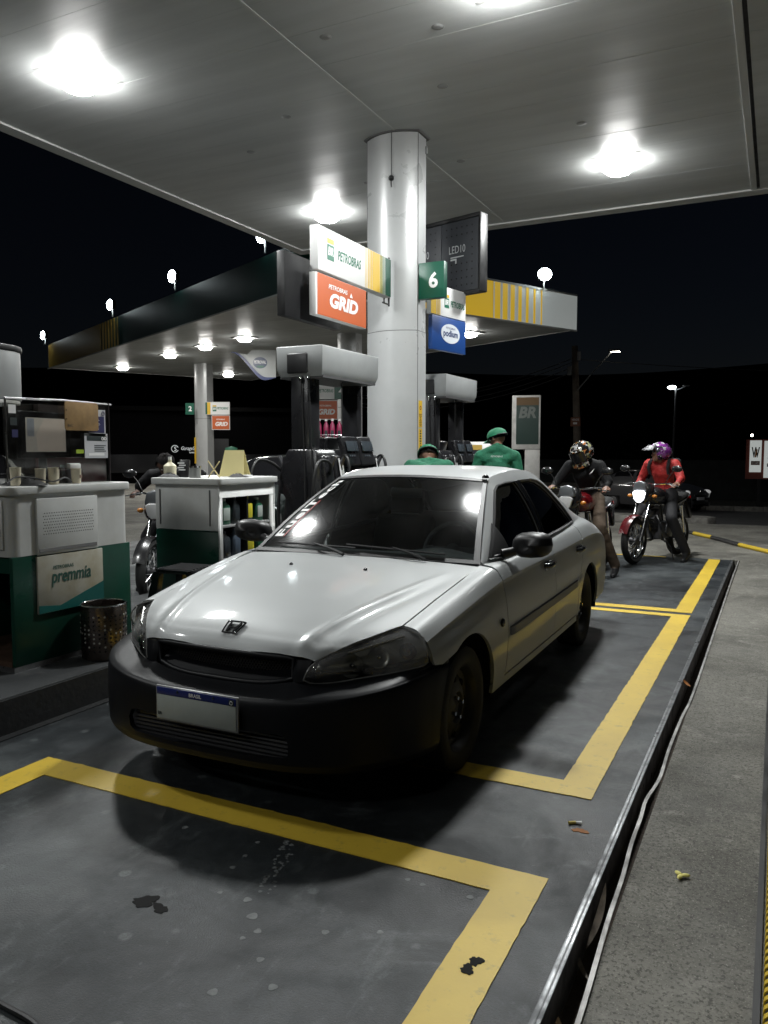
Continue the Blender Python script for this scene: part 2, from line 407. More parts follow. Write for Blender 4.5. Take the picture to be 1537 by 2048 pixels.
for p in sp: G.append([(p.x - .007, p.y, p.z + .0), (p.x + .007, p.y, p.z + .001), (p.x + .007, p.y, p.z - .005), (p.x - .005, p.y, p.z - .03), (p.x - .007, p.y, p.z + .0)])
b.grid(G).build('drain_rail', mat('pale_bent_rail', (.36, .35, .34), .55, .25, var=.6, vscale=6, rvar=.12), st)
b = MB(); b.bb((-.41, -8, -.12), (-.398, 11.56, -.004)); b.build('drain_wall', M_conc, st)
# litter in the drain
def leaf(name, label, p, ang, L, W, m, curl=.25, tilt=0., cat='leaf', group=None):
    b = MB(); G = []
    for i in range(9):
        t = i / 8; wv = W * math.sin(PI * min(1, t * .96 + .03)) ** .8
        G.append([(-wv, t * L, curl * L * (t - .5) ** 2 + .25 * wv), (0, t * L, curl * L * (t - .5) ** 2), (wv, t * L, curl * L * (t - .5) ** 2 + .25 * wv)])
    b.grid(G); n0 = len(b.v); b.grid(np.array(G) - np.array([0, 0, .0012]), flip=True)
    M_ = Matrix.Translation(p) @ Matrix.Rotation(ang, 4, 'Z') @ Matrix.Rotation(tilt, 4, 'X'); b.xf(M_)
    return tag(b.build(name, m, smooth=60), label, cat, group)
M_dry = mat('dry_leaf', (.23, .19, .15), .8, var=.5, vscale=30)
M_dry2 = mat('brown_leaf', (.16, .09, .03), .8, var=.5, vscale=30)
leaf('dry_leaf', 'long dry grey leaf standing in the drain channel', (-.470, 2.36, -.08), -.35, .2, .012, M_dry, .5, 1.0)
leaf('dry_leaf', 'thin curled leaf scrap at the foot of the long leaf in the drain', (-.45, 2.25, -.115), .6, .12, .008, M_dry, .6, .3)
leaf('dry_leaf', 'brown leaf in the drain at the bottom edge of the picture', (-.435, 1.85, -.07), .3, .11, .016, M_dry2, .3, .5)
leaf('dry_leaf', 'small orange leaf in the drain beside the middle bay', (-.45, 5.2, -.02), 1.1, .06, .016, mat('orange_leaf', (.45, .17, .04), .8, var=.4, vscale=40), .5, .6)
def debris(name, label, p, r, m, sx=1.0, rz=0., cat='litter'):
    b = MB(); n_ = 36; ph = [random.uniform(0, 6.28) for _ in range(4)]
    f_ = lambda a: 1 + .22 * math.sin(2 * a + ph[0]) + .16 * math.sin(3 * a + ph[1]) + .10 * math.sin(7 * a + ph[2]) + .06 * math.sin(11 * a + ph[3])
    P = [(math.cos(2 * PI * k / n_) * r * sx * f_(2 * PI * k / n_), math.sin(2 * PI * k / n_) * r * f_(2 * PI * k / n_)) for k in range(n_)]
    b.prism(P, 0, .0012); b.xf(Matrix.Translation(p) @ Matrix.Rotation(rz, 4, 'Z')); return tag(b.build(name, m, smooth=0), label, cat)
M_oil = mat('oil_spot', (.006, .006, .006), .8, spec=.2)
debris('oil_stain', 'larger black oil spot in the near bay', (-1.786, 1.848, .0005), .028, M_oil, 1.6, .4, 'stain')
debris('oil_stain', 'smaller black oil spot right of the larger one', (-1.715, 1.838, .0005), .022, M_oil, 1.3, -.2, 'stain')
debris('paint_chip', 'black worn patch in the yellow line near the bottom edge', (-.722, 2.035, .0045), .022, M_oil, .8, .5, 'stain')
debris('paint_chip', 'black worn spot just below the other in the yellow line', (-.732, 1.99, .0045), .018, M_oil, 1.2, -.4, 'stain')
# pale dried drops on the painted floor
b = MB(); rd_ = random.Random(9)
SPOTS = [(-1.426, 1.935, .0231), (-1.366, 1.879, .0156), (-1.386, 1.83, .012), (-1.28, 1.771, .015), (-1.181, 1.69, .0176), (-1.314, 1.601, .0192), (-1.18, 1.966, .0155), (-1.495, 2.003, .0183), (-1.602, 1.998, .0112), (-1.662, 2.144, .0136), (-2.009, 2.3, .0171), (-1.671, 2.228, .0119), (-1.689, 2.329, .0122), (-.853, 2.34, .0164), (-1.08, 2.345, .0131), (-1.022, 2.339, .013), (-1.031, 2.04, .0137)]
def spot(x, y, r):
    ph = rd_.uniform(0, 6.28); b.prism([(x + r * (1 + .12 * math.sin(3 * a + ph)) * math.cos(a), y + r * (1 + .12 * math.sin(3 * a + ph)) * math.sin(a)) for a in np.linspace(0, 2 * PI, 14, endpoint=False)], .0004, .0010)
for x, y, r in SPOTS: spot(x, y, r * .75)
for k in range(46):
    q = k / 45; x = -1.59 + .115 * q + rd_.choice((-.016, .02)) + rd_.gauss(0, .006); y = 2.40 - .34 * q + rd_.gauss(0, .012); spot(x, y, rd_.uniform(.003, .009))
o = b.build('dried_drops', mat('dried_drop', (.15, .16, .16), .6, var=.4, vscale=40), smooth=0); tag(o, 'pale dried drops speckled over the near bay floor', 'stain', kind='stuff')
# cigarette butt and crushed flowers
t = thing('cigarette_butt', 'yellow and white cigarette butt right of the car', 'cigarette butt', (-.685, 2.99, .006), .6)
MB().cyl((0, 0, 0), (.028, 0, 0), .0065, n=10).build('filter', mat('butt_yellow', (.65, .5, .12), .7), t)
MB().cyl((.028, 0, 0), (.05, -.008, 0), .004, .008, n=10).build('paper', M_whitet, t)
debris('leaf_scrap', 'flat brown leaf scrap beside the cigarette butt', (-.632, 2.955, .001), .018, mat('rust_leaf', (.28, .11, .03), .8), 1.5, .2)
for k, (lx, ly) in enumerate(((-.249, 2.779),)):
    t = thing('fallen_flower', 'small yellow crushed flower on the concrete apron', 'flower', (lx, ly, -.001), .3)
    for q in range(3):
        b = MB(); b.sphere((.014 * math.cos(q * 2.1), .014 * math.sin(q * 2.1), .008), (.016, .009, .006), 8, 6, Matrix.Rotation(q * 2.1, 3, 'Z')); b.build('petal', mat('flower_yellow', (.75, .68, .2), .6), t)
tag(MB().tube(spline([(-2.1, 1.36, .008), (-1.95, 1.335, .008), (-1.78, 1.31, .008), (-1.64, 1.30, .008), (-1.5, 1.26, .008)], 8), .008, 8).build('floor_cable', M_black), 'black cable on the floor at the lower left picture corner', 'cable')
tag(MB().box((.62, 5.1, .001), (.16, .03, .003), .5).build('paper_scrap', M_whitet, smooth=0), 'white paper strip on the apron at the right edge', 'litter')

# ---- striped hose at the right edge and the barrier rope at the back
def striped(name, pts, r, m1, m2, step, label, cat):
    P = spline(pts, 10); t = thing(name, label, cat, (0, 0, 0))
    i = 0
    while i < len(P) - step:
        k = (i // step) % 2; MB().tube(P[i:i + step + 1], r, 8).build('stripe' if k else 'sleeve', m2 if k else m1, t); i += step
    return t
M_ropey = mat('rope_yellow', (.55, .38, .02), .6)
b = MB()
t = thing('striped_hose', 'ribbed yellow and black hose lying along the right picture edge', 'hose', (.038, 0, 0))
for k, m, nm in ((0, M_ropey, 'yellow_band'), (1, M_black, 'black_band')):
    b = MB()
    for i in range(190):
        if i % 2 == k: b.cyl((0, 1.2 + i * .018, .024), (0, 1.2 + (i + 1) * .018, .024), .026 if k == 0 else .022, n=10, caps=True)
    b.build(nm, m, t)
b = MB(); b.bb((-.05, 1.0, -.002), (-.032, 6, .006)); b.build('base_strip', M_black, t)
striped('barrier_rope', [(-1.75, 15.8, .03), (-1.373, 14.98, .03), (-1.1, 14.5, .028), (-.84, 14.0, .03), (-.45, 13.2, .028), (-.085, 12.52, .03), (.4, 11.6, .03), (1.2, 10.3, .03)], .032, M_black, M_ropey, 13, 'black and yellow barrier rope lying on the concrete behind the bay', 'rope')

# ---- pump island
b = MB(); b.prism([(-5.0, -6), (-3.5, -6), (-3.5, 12.6), (-3.62, 12.85), (-3.9, 13.0), (-4.6, 13.0), (-4.88, 12.85), (-5.0, 12.6)], -.01, .198)
isl = struct(b.build('pump_island', M_isl, bevel=.012))
b = MB(); b.bb((-3.515, -6, -.003), (-3.492, 12.6, .185)); b.build('kerb_face', M_kerbdark, isl, smooth=0)
b = MB(); b.bb((-3.492, -6, .0), (-3.44, 12.6, .006)); b.build('kerb_foot', M_kerbdark, isl, smooth=0)

# ---- near canopy: boards, joints, edges
M_ceil = mat('canopy_board', (.50, .52, .515), .42, var=.14, vscale=1.2, rvar=.1, stretch=(.25, 2.5, 1))
M_ceil2 = mat('canopy_trim', (.5, .51, .5), .38, rvar=.1)
ZC = 5.3
cn = thing('canopy', 'large pale metal canopy overhead carried by the wide column', 'canopy', (-4.3, 3.6, 0))
bw = .60
bd = None
for half, (xa, xb) in enumerate(((-8.25, -4.262), (-4.238, -.49), (-.37, 8.2))):
    L = xb - xa; me = None
    nb_ = 36
    for i in range(nb_):
        y = 13.05 - bw * (i + .5)
        if me is None:
            o = MB().box((0, 0, .02), (L, bw - .002, .04)).build('ceiling_board', M_ceil, cn, bevel=.0008, smooth=0); me = o.data
        else: o = link('ceiling_board', me, cn)
        o.location = ((xa + xb) / 2 + 4.3, y - 3.6, ZC + random.uniform(0, .0012))
def cpart(name, a, c, m=M_ceil2, bev=.004):
    o = MB().bb(a, c).build(name, m, cn, bevel=bev, smooth=0); o.location = (4.3, -3.6, 0); return o
cpart('joint_strip', (-4.262, -9, ZC - .004), (-4.238, 13.05, ZC + .01), M_ceil2, 0)
cpart('gutter_strip', (-.487, -9, ZC - .018), (-.41, 13.05, ZC + .02))
cpart('gutter_gap', (-.41, -9, ZC + .01), (-.373, 13.05, ZC + .03), M_black, 0)
cpart('edge_trim', (-8.45, -9, ZC - .022), (-8.25, 13.3, ZC + .02))
cpart('edge_trim', (-8.25, 13.05, ZC - .022), (8.2, 13.3, ZC + .02))
cpart('fascia', (-8.47, -9, ZC - .005), (-8.45, 13.32, ZC + .9), M_signg, 0)
cpart('fascia', (-8.45, 13.3, ZC - .005), (8.2, 13.32, ZC + .9), M_signg, 0)
cpart('roof_sheet', (-8.45, -9, ZC + .9), (8.2, 13.3, ZC + .93), M_ceil2, 0)
cpart('roof_core', (-8.4, -8.9, ZC + .09), (8.15, 13.25, ZC + .85), M_black, 0)

# ---- canopy lamps
M_lens = emis('lamp_lens', (1, 1, .98), 115)
M_lens2 = emis('far_lamp_lens', (1, .98, .93), 70)
def area(parent, loc, size, watts, col=(.97, 1, .99), rot=(0, 0, 0), spread=PI):
    d = bpy.data.lights.new('lamp_light', 'AREA'); d.energy = watts; d.size = size; d.color = col; d.shape = 'SQUARE'; d.spread = spread
    o = bpy.data.objects.new('lamp_light', d); COL.objects.link(o); o.parent = parent; o.location = loc; o.rotation_euler = rot; return o
def canopy_lamp(x, y, label, watts=150, z=ZC, s=.5, lens=None):
    t = thing('canopy_lamp', label, 'lamp', (x, y, z), 0, 'lamps set in the near canopy')
    b = MB(); h = s / 2 + .06
    for sx_, sy_, dx, dy in ((0, -1, h * 2, .06), (0, 1, h * 2, .06), (-1, 0, .06, s), (1, 0, .06, s)):
        b.box((sx_ * (s / 2 + .03), sy_ * (s / 2 + .03), -.0004), (dx, dy, .0008))
    b.build('frame', M_ceil2, t, bevel=.003)
    b = MB()
    prof = [(s * .42, -.002), (s * .42, -.05), (s * .39, -.10), (s * .30, -.135), (s * .15, -.15), (0.001, -.153)]
    b.lathe(prof, n=16); b.build('lens', lens or M_lens, t, smooth=60)
    area(t, (0, 0, -.16), s * .8, watts); return t
# ================================================================== THE SILVER SEDAN (local: x right, y from nose to tail, z up)
def herm_w(knots, q):
    """weights (len(q) x len(knots)) of a cubic hermite interpolant with finite-difference tangents"""
    k = np.asarray(knots, float); q = np.clip(np.asarray(q, float), k[0], k[-1]); n_ = len(k)
    i = np.clip(np.searchsorted(k, q, 'right') - 1, 0, n_ - 2); h = k[i + 1] - k[i]; t = (q - k[i]) / h
    T = np.zeros((n_, n_))
    for j in range(n_):
        if j == 0: T[0, 0] = -1 / (k[1] - k[0]); T[0, 1] = 1 / (k[1] - k[0])
        elif j == n_ - 1: T[j, j] = 1 / (k[j] - k[j - 1]); T[j, j - 1] = -1 / (k[j] - k[j - 1])
        else:
            a = k[j] - k[j - 1]; c = k[j + 1] - k[j]
            T[j, j - 1] = -c / (a * (a + c)); T[j, j + 1] = a / (c * (a + c)); T[j, j] = (c - a) / (a * c)
    W = np.zeros((len(q), n_)); r = np.arange(len(q))
    h00 = 2 * t**3 - 3 * t**2 + 1; h10 = t**3 - 2 * t**2 + t; h01 = -2 * t**3 + 3 * t**2; h11 = t**3 - t**2
    W[r, i] += h00; W[r, i + 1] += h01
    W += (h10 * h)[:, None] * T[i] + (h11 * h)[:, None] * T[i + 1]
    return W
class Surf:
    """C[row][col] = (x,y,z); u = row knots, v = col knots"""
    def __init__(s, C, u, v): s.C = np.asarray(C, float); s.u = u; s.v = v
    def at(s, u, v): return np.einsum('pi,ijk,pj->pk', herm_w(s.u, u), s.C, herm_w(s.v, v))
def c1(xs, ys):
    xs = np.asarray(xs, float); ys = np.asarray(ys, float)
    return lambda q: herm_w(xs, np.atleast_1d(q)) @ ys
def inpoly(P, x, y):
    P = np.asarray(P); n_ = len(P); c = np.zeros(len(x), bool); j = n_ - 1
    for i in range(n_):
        xi, yi = P[i]; xj, yj = P[j]
        with np.errstate(divide='ignore', invalid='ignore'):
            c ^= ((yi > y) != (yj > y)) & (x < (xj - xi) * (y - yi) / (yj - yi + 1e-12) + xi)
        j = i
    return c
def dens(P, step):
    out = []
    for i in range(len(P)):
        a = np.array(P[i], float); c = np.array(P[(i + 1) % len(P)], float); n_ = max(1, int(np.ceil(np.linalg.norm(c - a) / step)))
        out += [a + (c - a) * k / n_ for k in range(n_)]
    return np.array(out)
def fill(poly, holes=(), step=.03, sc_=(1, 1)):
    S = np.array(sc_); loops = [dens(np.array(p) * S, step) for p in [poly, *holes]]
    pts = []; edges = []
    for L in loops:
        o = len(pts); pts += [tuple(p) for p in L]; edges += [(o + k, o + (k + 1) % len(L)) for k in range(len(L))]
    B = np.array(pts); lo_, hi_ = B.min(0), B.max(0)
    gx, gy = np.meshgrid(np.arange(lo_[0] + step / 2, hi_[0], step), np.arange(lo_[1] + step / 2, hi_[1], step)); gx = gx.ravel(); gy = gy.ravel()
    k = inpoly(loops[0], gx, gy)
    for L in loops[1:]: k &= ~inpoly(L, gx, gy)
    I = np.stack([gx[k], gy[k]], 1)
    if len(I):
        d = np.min(np.hypot(I[:, None, 0] - B[None, :, 0], I[:, None, 1] - B[None, :, 1]), 1); I = I[d > step * .55]
    allp = np.concatenate([B, I]) if len(I) else B
    V, _, F, *_r = delaunay_2d_cdt([Vector(p) for p in allp], edges, [], 0, 1e-7)
    V = np.array([tuple(p) for p in V]); cen = np.array([V[list(f)].mean(0) for f in F])
    k = inpoly(loops[0], cen[:, 0], cen[:, 1])
    for L in loops[1:]: k &= ~inpoly(L, cen[:, 0], cen[:, 1])
    F = [tuple(f) for f, q in zip(F, k) if q]
    return V / S, F
def panel(name, lift, poly, m, parent, holes=(), step=.03, th=.014, sc_=(1, 1), sx=1, off=0.):
    """lift(a,b)->Nx3; shading normals come from the smooth surface, so cuts stay clean"""
    V, F = fill(poly, holes, step, sc_); e = 1e-3
    P = lift(V[:, 0], V[:, 1]); A = lift(V[:, 0] + e, V[:, 1]) - lift(V[:, 0] - e, V[:, 1]); B = lift(V[:, 0], V[:, 1] + e) - lift(V[:, 0], V[:, 1] - e)
    N = np.cross(A, B); N /= np.linalg.norm(N, axis=1)[:, None] + 1e-12
    if np.einsum('ij,ij->i', N, P - np.array([0, 2.2, .55])).sum() < 0: N = -N
    P = P + N * off
    if sx < 0: P = P * [-1, 1, 1]; N = N * [-1, 1, 1]
    nf = len(P)
    # face orientation to agree with N
    F2 = []
    for f in F:
        g = np.cross(P[f[1]] - P[f[0]], P[f[2]] - P[f[0]])
        F2.append(f if g @ N[f[0]] > 0 else f[::-1])
    cnt = {}
    for f in F2:
        for k in range(3):
            a, c = f[k], f[(k + 1) % 3]; cnt[(a, c)] = 1
    bnd = [(a, c) for (a, c) in cnt if (c, a) not in cnt]
    vs = [tuple(p) for p in P]; NN = [tuple(q) for q in N]
    if th:
        mp = {}
        for a, c in bnd:
            for q in (a, c):
                if q not in mp:
                    mp[q] = len(vs); vs.append(tuple(P[q])); vs.append(tuple(P[q] - N[q] * th)); NN += [None, None]
        for a, c in bnd: F2.append((mp[c], mp[a], mp[a] + 1, mp[c] + 1))
    me = bpy.data.meshes.new(name); me.from_pydata(vs, [], F2); me.materials.append(m)
    me.polygons.foreach_set('use_smooth', [True] * len(me.polygons)); me.update()
    vn = [q if q is not None else tuple(me.vertices[i].normal) for i, q in enumerate(NN)]
    me.normals_split_custom_set_from_vertices(vn)
    return link(name, me, parent)

def sedan_paint(name, col):
    m = bpy.data.materials.new(name); m.use_nodes = True; MATS[name] = m
    n = m.node_tree.nodes; l = m.node_tree.links; b = n['Principled BSDF']
    b.inputs['Metallic'].default_value = .15; b.inputs['Roughness'].default_value = .5; b.inputs['Coat Weight'].default_value = .32; b.inputs['Coat Roughness'].default_value = .06
    tc = n.new('ShaderNodeTexCoord'); z = n.new('ShaderNodeTexNoise'); z.inputs['Scale'].default_value = 2.2; z.inputs['Detail'].default_value = 5
    l.new(tc.outputs['Object'], z.inputs['Vector'])
    mx = n.new('ShaderNodeMix'); mx.data_type = 'RGBA'; mx.inputs[6].default_value = (*col, 1); mx.inputs[7].default_value = (*[c * .9 for c in col], 1)
    l.new(z.outputs[0], mx.inputs[0]); l.new(mx.outputs[2], b.inputs['Base Color'])
    mr = n.new('ShaderNodeMapRange'); mr.inputs[3].default_value = .02; mr.inputs[4].default_value = .14; l.new(z.outputs[0], mr.inputs[0]); l.new(mr.outputs[0], b.inputs['Coat Roughness'])
    # dents and orange peel show only in the reflections
    z2 = n.new('ShaderNodeTexNoise'); z2.inputs['Scale'].default_value = 3.2; z2.inputs['Detail'].default_value = 1.5; l.new(tc.outputs['Object'], z2.inputs['Vector'])
    bp = n.new('ShaderNodeBump'); bp.inputs['Strength'].default_value = .10; bp.inputs['Distance'].default_value = .02; l.new(z2.outputs[0], bp.inputs['Height'])
    l.new(bp.outputs[0], b.inputs['Normal']); l.new(bp.outputs[0], b.inputs['Coat Normal'])
    return m
M_paint = sedan_paint('silver_paint', (.395, .41, .412))
M_bump = mat('matte_black_bumper', (.0065, .007, .0088), .46, spec=.17, coat=.03, coat_rough=.3, rvar=.06, vscale=3, bump=.03, bscale=12)
M_inner = mat('inner_black', (.004, .004, .004), .9, spec=.1)
M_trim = mat('black_trim', (.012, .012, .013), .5)
M_ws = glass('windscreen_glass', (.60, .65, .64), .11, 1.5, .75, dirt_haze=.012)
M_sg = glass('tinted_glass', (.03, .032, .035), .01, 1.5, 1.5)
M_hl = glass('headlamp_lens', (.90, .90, .86), .04, 1.45, 1.1, dirt_haze=.46)  # pale film stands in for light inside the lamp, beyond real dirt
M_seat = mat('seat_cloth', (.045, .045, .048), .9, bump=.2, bscale=80)
M_dash = mat('dash_plastic', (.07, .075, .08), .6, bump=.1, bscale=120)

CAR = thing('silver_sedan', 'silver sedan with black front bumper parked in the middle bay', 'car', (-2.05, 2.443, 0), R(.45))
# ---- hood height field
zc = c1([.13, .15, .175, .23, .33, .5, .75, 1.0, 1.31, 1.5], [.60, .632, .664, .700, .742, .787, .828, .860, .893, .908])
dr = c1([.13, .18, .3, .5, .8, 1.1, 1.5], [.0, .004, .045, .060, .052, .042, .032])
xcr = c1([.13, .2, .45, .75, 1.15, 1.5], [.365, .372, .44, .515, .60, .66])
hS = c1([0, .3, .36, .435, .49, .56, .62, .67, .8], [0, 0, .010, .03, .06, .05, .035, .012, 0]); hE = c1([0, .3, .36, .435, .49, .56, .62, .67, .8], [.148, .155, .163, .178, .235, .32, .405, .495, .6])
def hood_z(x, y):
    ax = np.abs(x); d = ax - xcr(y)
    ye = y - hS(ax) * np.exp(-np.clip(y - hE(ax), 0, 2) / .10)
    fade = np.clip((1.22 - y) / .5, 0, 1) * np.clip((y - .14) / .08, .35, 1)
    return zc(ye) - dr(y) * (ax / .70) ** 2.3 + fade * (.010 * np.exp(-(d / .026) ** 2) - .008 * np.exp(-((d - .06) / .035) ** 2))
def hood_s(x, y):                      # crease-aligned coordinate, so the mesh runs along the crease
    k = float(xcr(y)[0]); return x * .45 / k if abs(x) < k else x - (k - .45) * math.copysign(1, x)
def hood_lift(q, y):
    k = xcr(y); x = np.where(np.abs(q) < .45, q * k / .45, q + np.sign(q) * (k - .45)); return np.stack([x, y, hood_z(x, y)], 1)
def cpts(pts, n_=10): return [tuple(p)[:2] for p in spline([(a, c, 0) for a, c in pts], n_)]
lampTop = cpts([(.435, .178), (.49, .235), (.56, .32), (.62, .405), (.672, .495)], 6)
seam = cpts([(.672, .495), (.682, .66), (.690, .86), (.697, 1.1), (.703, 1.372)], 6)
half = [(0, .148), (.12, .149), (.24, .153), (.36, .163)] + lampTop + seam[1:]
rear = [(x, 1.285 + .085 * (x / .703) ** 2) for x in np.linspace(.69, 0, 14)]
hp = half + rear
outline = hp + [(-x, y) for x, y in hp[::-1] if x > 1e-6]
outline = [(hood_s(x, y), y) for x, y in dens(outline, .02)]
hood = panel('hood', hood_lift, outline, M_paint, CAR, step=.014, th=.02)
# ---- body side rows: (x,z) at stations y
ys = [.44, .66, .86, 1.10, 1.38, 1.6, 2.2, 2.9, 3.3, 3.6, 4.0, 4.2, 4.36]
fz = lambda x, y: float(hood_z(np.array([x]), np.array([y]))[0]) - .001
r0 = [(.674, fz(.674, .44)), (.688, fz(.688, .66)), (.696, fz(.696, .86)), (.703, fz(.703, 1.1)), (.712, .872), (.748, .872), (.768, .893), (.765, .915), (.745, .932), (.72, .943), (.695, .905), (.702, .84), (.72, .775)]
r1 = [(.738, .705), (.752, .748), (.764, .783), (.775, .822), (.786, .856), (.792, .862), (.800, .872), (.800, .890), (.793, .903), (.785, .905), (.768, .862), (.765, .80), (.758, .745)]
r2 = [(.778, .665), (.800, .712), (.812, .745), (.819, .778), (.824, .805), (.827, .812), (.834, .822), (.834, .832), (.832, .838), (.826, .838), (.812, .805), (.80, .76), (.783, .71)]
r2b = [(.783, .655), (.806, .695), (.819, .722), (.826, .752), (.829, .778), (.831, .785), (.838, .794), (.838, .804), (.836, .808), (.831, .808), (.818, .78), (.806, .738), (.787, .69)]
r3 = [(.80, .595), (.83, .618), (.842, .635), (.847, .650), (.848, .655), (.849, .66), (.852, .665), (.851, .668), (.848, .668), (.845, .668), (.832, .65), (.818, .635), (.795, .61)]
r4 = [(.812, .50), (.836, .505), (.845, .51), (.850, .51), (.852, .515), (.853, .515), (.855, .52), (.853, .525), (.85, .525), (.848, .525), (.836, .515), (.823, .505), (.798, .49)]
r5 = [(.81, .385), (.832, .385), (.84, .38), (.844, .38), (.846, .38), (.847, .38), (.848, .38), (.847, .38), (.845, .38), (.842, .38), (.832, .38), (.82, .38), (.795, .38)]
r6 = [(.795, .27), (.815, .265), (.825, .262), (.829, .26), (.83, .26), (.831, .26), (.832, .26), (.831, .26), (.829, .26), (.826, .262), (.815, .268), (.805, .275), (.78, .28)]
rows = [r0, r1, r2, r2b, r3, r4, r5, r6]
side = Surf([[(x, y, z) for (x, z), y in zip(r, ys)] for r in rows], list(range(8)), ys)
def side_lift(y, u): return side.at(u, y)
ug = np.linspace(0, 7, 141)
def z2u(y, z):
    Z = side.at(ug, np.full(141, y))[:, 2]; return float(np.interp(-z, -Z, ug))
def yz(P, step=.05):
    return [(y, z2u(y, z)) for y, z in dens(P, step)]
def circ(cy, cz, r, a0, a1, n_): return [(cy + r * math.cos(R(a0 + (a1 - a0) * k / n_)), cz + r * math.sin(R(a0 + (a1 - a0) * k / n_))) for k in range(n_ + 1)]
AX1, AX2, WR = .865, 3.47, .285
arch1 = circ(AX1, WR, .345, 130, -4, 22)      # front arch, bumper joint to sill
arch2 = circ(AX2, WR, .345, 184, 50, 22)
def yu(P, y0, y1, u=0.): return [(y, u) for y in np.linspace(y0, y1, 24)]
g = .0035
SCL = (1, .125)
doorF = [(1.372, .868), (1.376, .80), (1.392, .70), (1.402, .55), (1.402, .31)]
fend = [(y, 0.) for y in np.linspace(1.366, .50, 24)] + yz([(.498, .70), (.505, .60), (.51, .574), (.56, .567), (.634, .558)], .03)[:-1]
fend = [(y, 0.) for y in np.linspace(1.366, .50, 24)] + [(y, z2u(y, z)) for y, z in [(.485, .695), (.492, .65), (.50, .60), (.508, .574), (.57, .564)] + arch1[2:] + [(1.209, .30), (1.398, .30)] + doorF[::-1][1:-1]]
fend = [(y - (g if y > 1.34 else 0), u) for y, u in fend]
for s_ in (1, -1):
    panel('fender', side_lift, fend, M_paint, CAR, step=.026, th=.016, sc_=SCL, sx=s_)
    fd = [(y, .02) for y in np.linspace(2.40 - g, 1.40, 20)] + [(y + g, z2u(y, z)) for y, z in doorF[1:]] + [(1.402 + g, z2u(1.42, .312)), (2.395 - g, z2u(2.39, .312))]
    d1 = panel('door', side_lift, fd, M_paint, CAR, step=.03, th=.016, sc_=SCL, sx=s_)
    rd = [(y, .02) for y in np.linspace(3.235, 2.40 + g, 18)] + [(2.395 + g, z2u(2.4, .312)), (3.065, z2u(3.06, .312)), (3.07, z2u(3.07, .45)), (3.10, z2u(3.1, .56)), (3.165, z2u(3.165, .66)), (3.215, z2u(3.215, .76)), (3.232, z2u(3.23, .85))]
    d2 = panel('door', side_lift, rd, M_paint, CAR, step=.03, th=.016, sc_=SCL, sx=s_)
    q = [(y, 0.) for y in np.linspace(4.35, 3.243, 30)] + [(3.24, z2u(3.24, .85)), (3.223, z2u(3.22, .76)), (3.173, z2u(3.17, .66)), (3.108, z2u(3.1, .555)), (3.078, z2u(3.08, .45)), (3.073, z2u(3.07, .30)), (3.128, z2u(3.13, .30))] + [(y, z2u(y, z)) for y, z in circ(AX2, WR, .345, 178, -2, 30)] + [(3.83, z2u(3.83, .29)), (4.35, z2u(4.35, .29))]
    panel('quarter_panel', side_lift, q, M_paint, CAR, step=.03, th=.016, sc_=SCL, sx=s_)
    # sill
    sl = [(y, z2u(y, .302)) for y in np.linspace(3.07, 1.215, 20)] + [(1.215, 7.0), (3.1, 7.0)]
    panel('sill', side_lift, sl, M_paint, CAR, step=.04, th=.016, sc_=SCL, sx=s_)
    # inner dark skin
    ar = lambda cy: circ(cy, WR, .35, 0, 180, 16)
    body = [(y, .1) for y in np.linspace(4.3, .52, 30)] + [(.54, z2u(.54, .5))] + [(y, z2u(y, z)) for y, z in circ(AX1, WR, .352, 140, -4, 20)] + [(3.06, 6.9)] + [(y, z2u(y, z)) for y, z in circ(AX2, WR, .352, 184, -2, 24)] + [(4.3, 6.9)]
    panel('inner_skin', side_lift, body, M_inner, CAR, step=.06, th=0, sc_=SCL, sx=s_, off=-.012)
    # side moulding, follows the doors
    b = MB(); G = []
    for y in np.linspace(1.43, 3.02, 40):
        p = side.at([z2u(y, .505)], [y])[0]; x0 = p[0]
        zt = .528 + .01 * (y - 1.4); e_ = min(1, (y - 1.43) / .02 + .25, (3.02 - y) / .02 + .25)
        G.append([(s_ * (x0 - .004), y, zt + .026), (s_ * (x0 + .012 * e_), y, zt + .021), (s_ * (x0 + .014 * e_), y, zt - .021), (s_ * (x0 - .004), y, zt - .027)])
    b.grid(G).build('side_moulding', mat('moulding_grey', (.035, .036, .037), .42), CAR, smooth=50)
    # door handles
    for y in (2.24, 3.10):
        p = side.at([z2u(y, .775)], [y])[0]; b = MB()
        b.tube([(s_ * (p[0] - .005), y - .085, .772), (s_ * (p[0] + .022), y - .06, .773), (s_ * (p[0] + .028), y, .774), (s_ * (p[0] + .022), y + .06, .775), (s_ * (p[0] - .005), y + .085, .776)], [.014, .017, .018, .017, .014], 8)
        b.box((s_ * (p[0] + .001), y, .768), (.006, .15, .055)); b.build('handle', M_blackgloss, d1 if y < 2.5 else d2, smooth=60)
    # round repeater lamp on the fender
    p = side.at([z2u(1.30, .60)], [1.30])[0]
    MB().lathe([(.022, -.004), (.022, .006), (.018, .012), (.001, .016)], (s_ * p[0], 1.30, .60), 'X', 14).build('side_repeater', M_blackgloss, CAR)
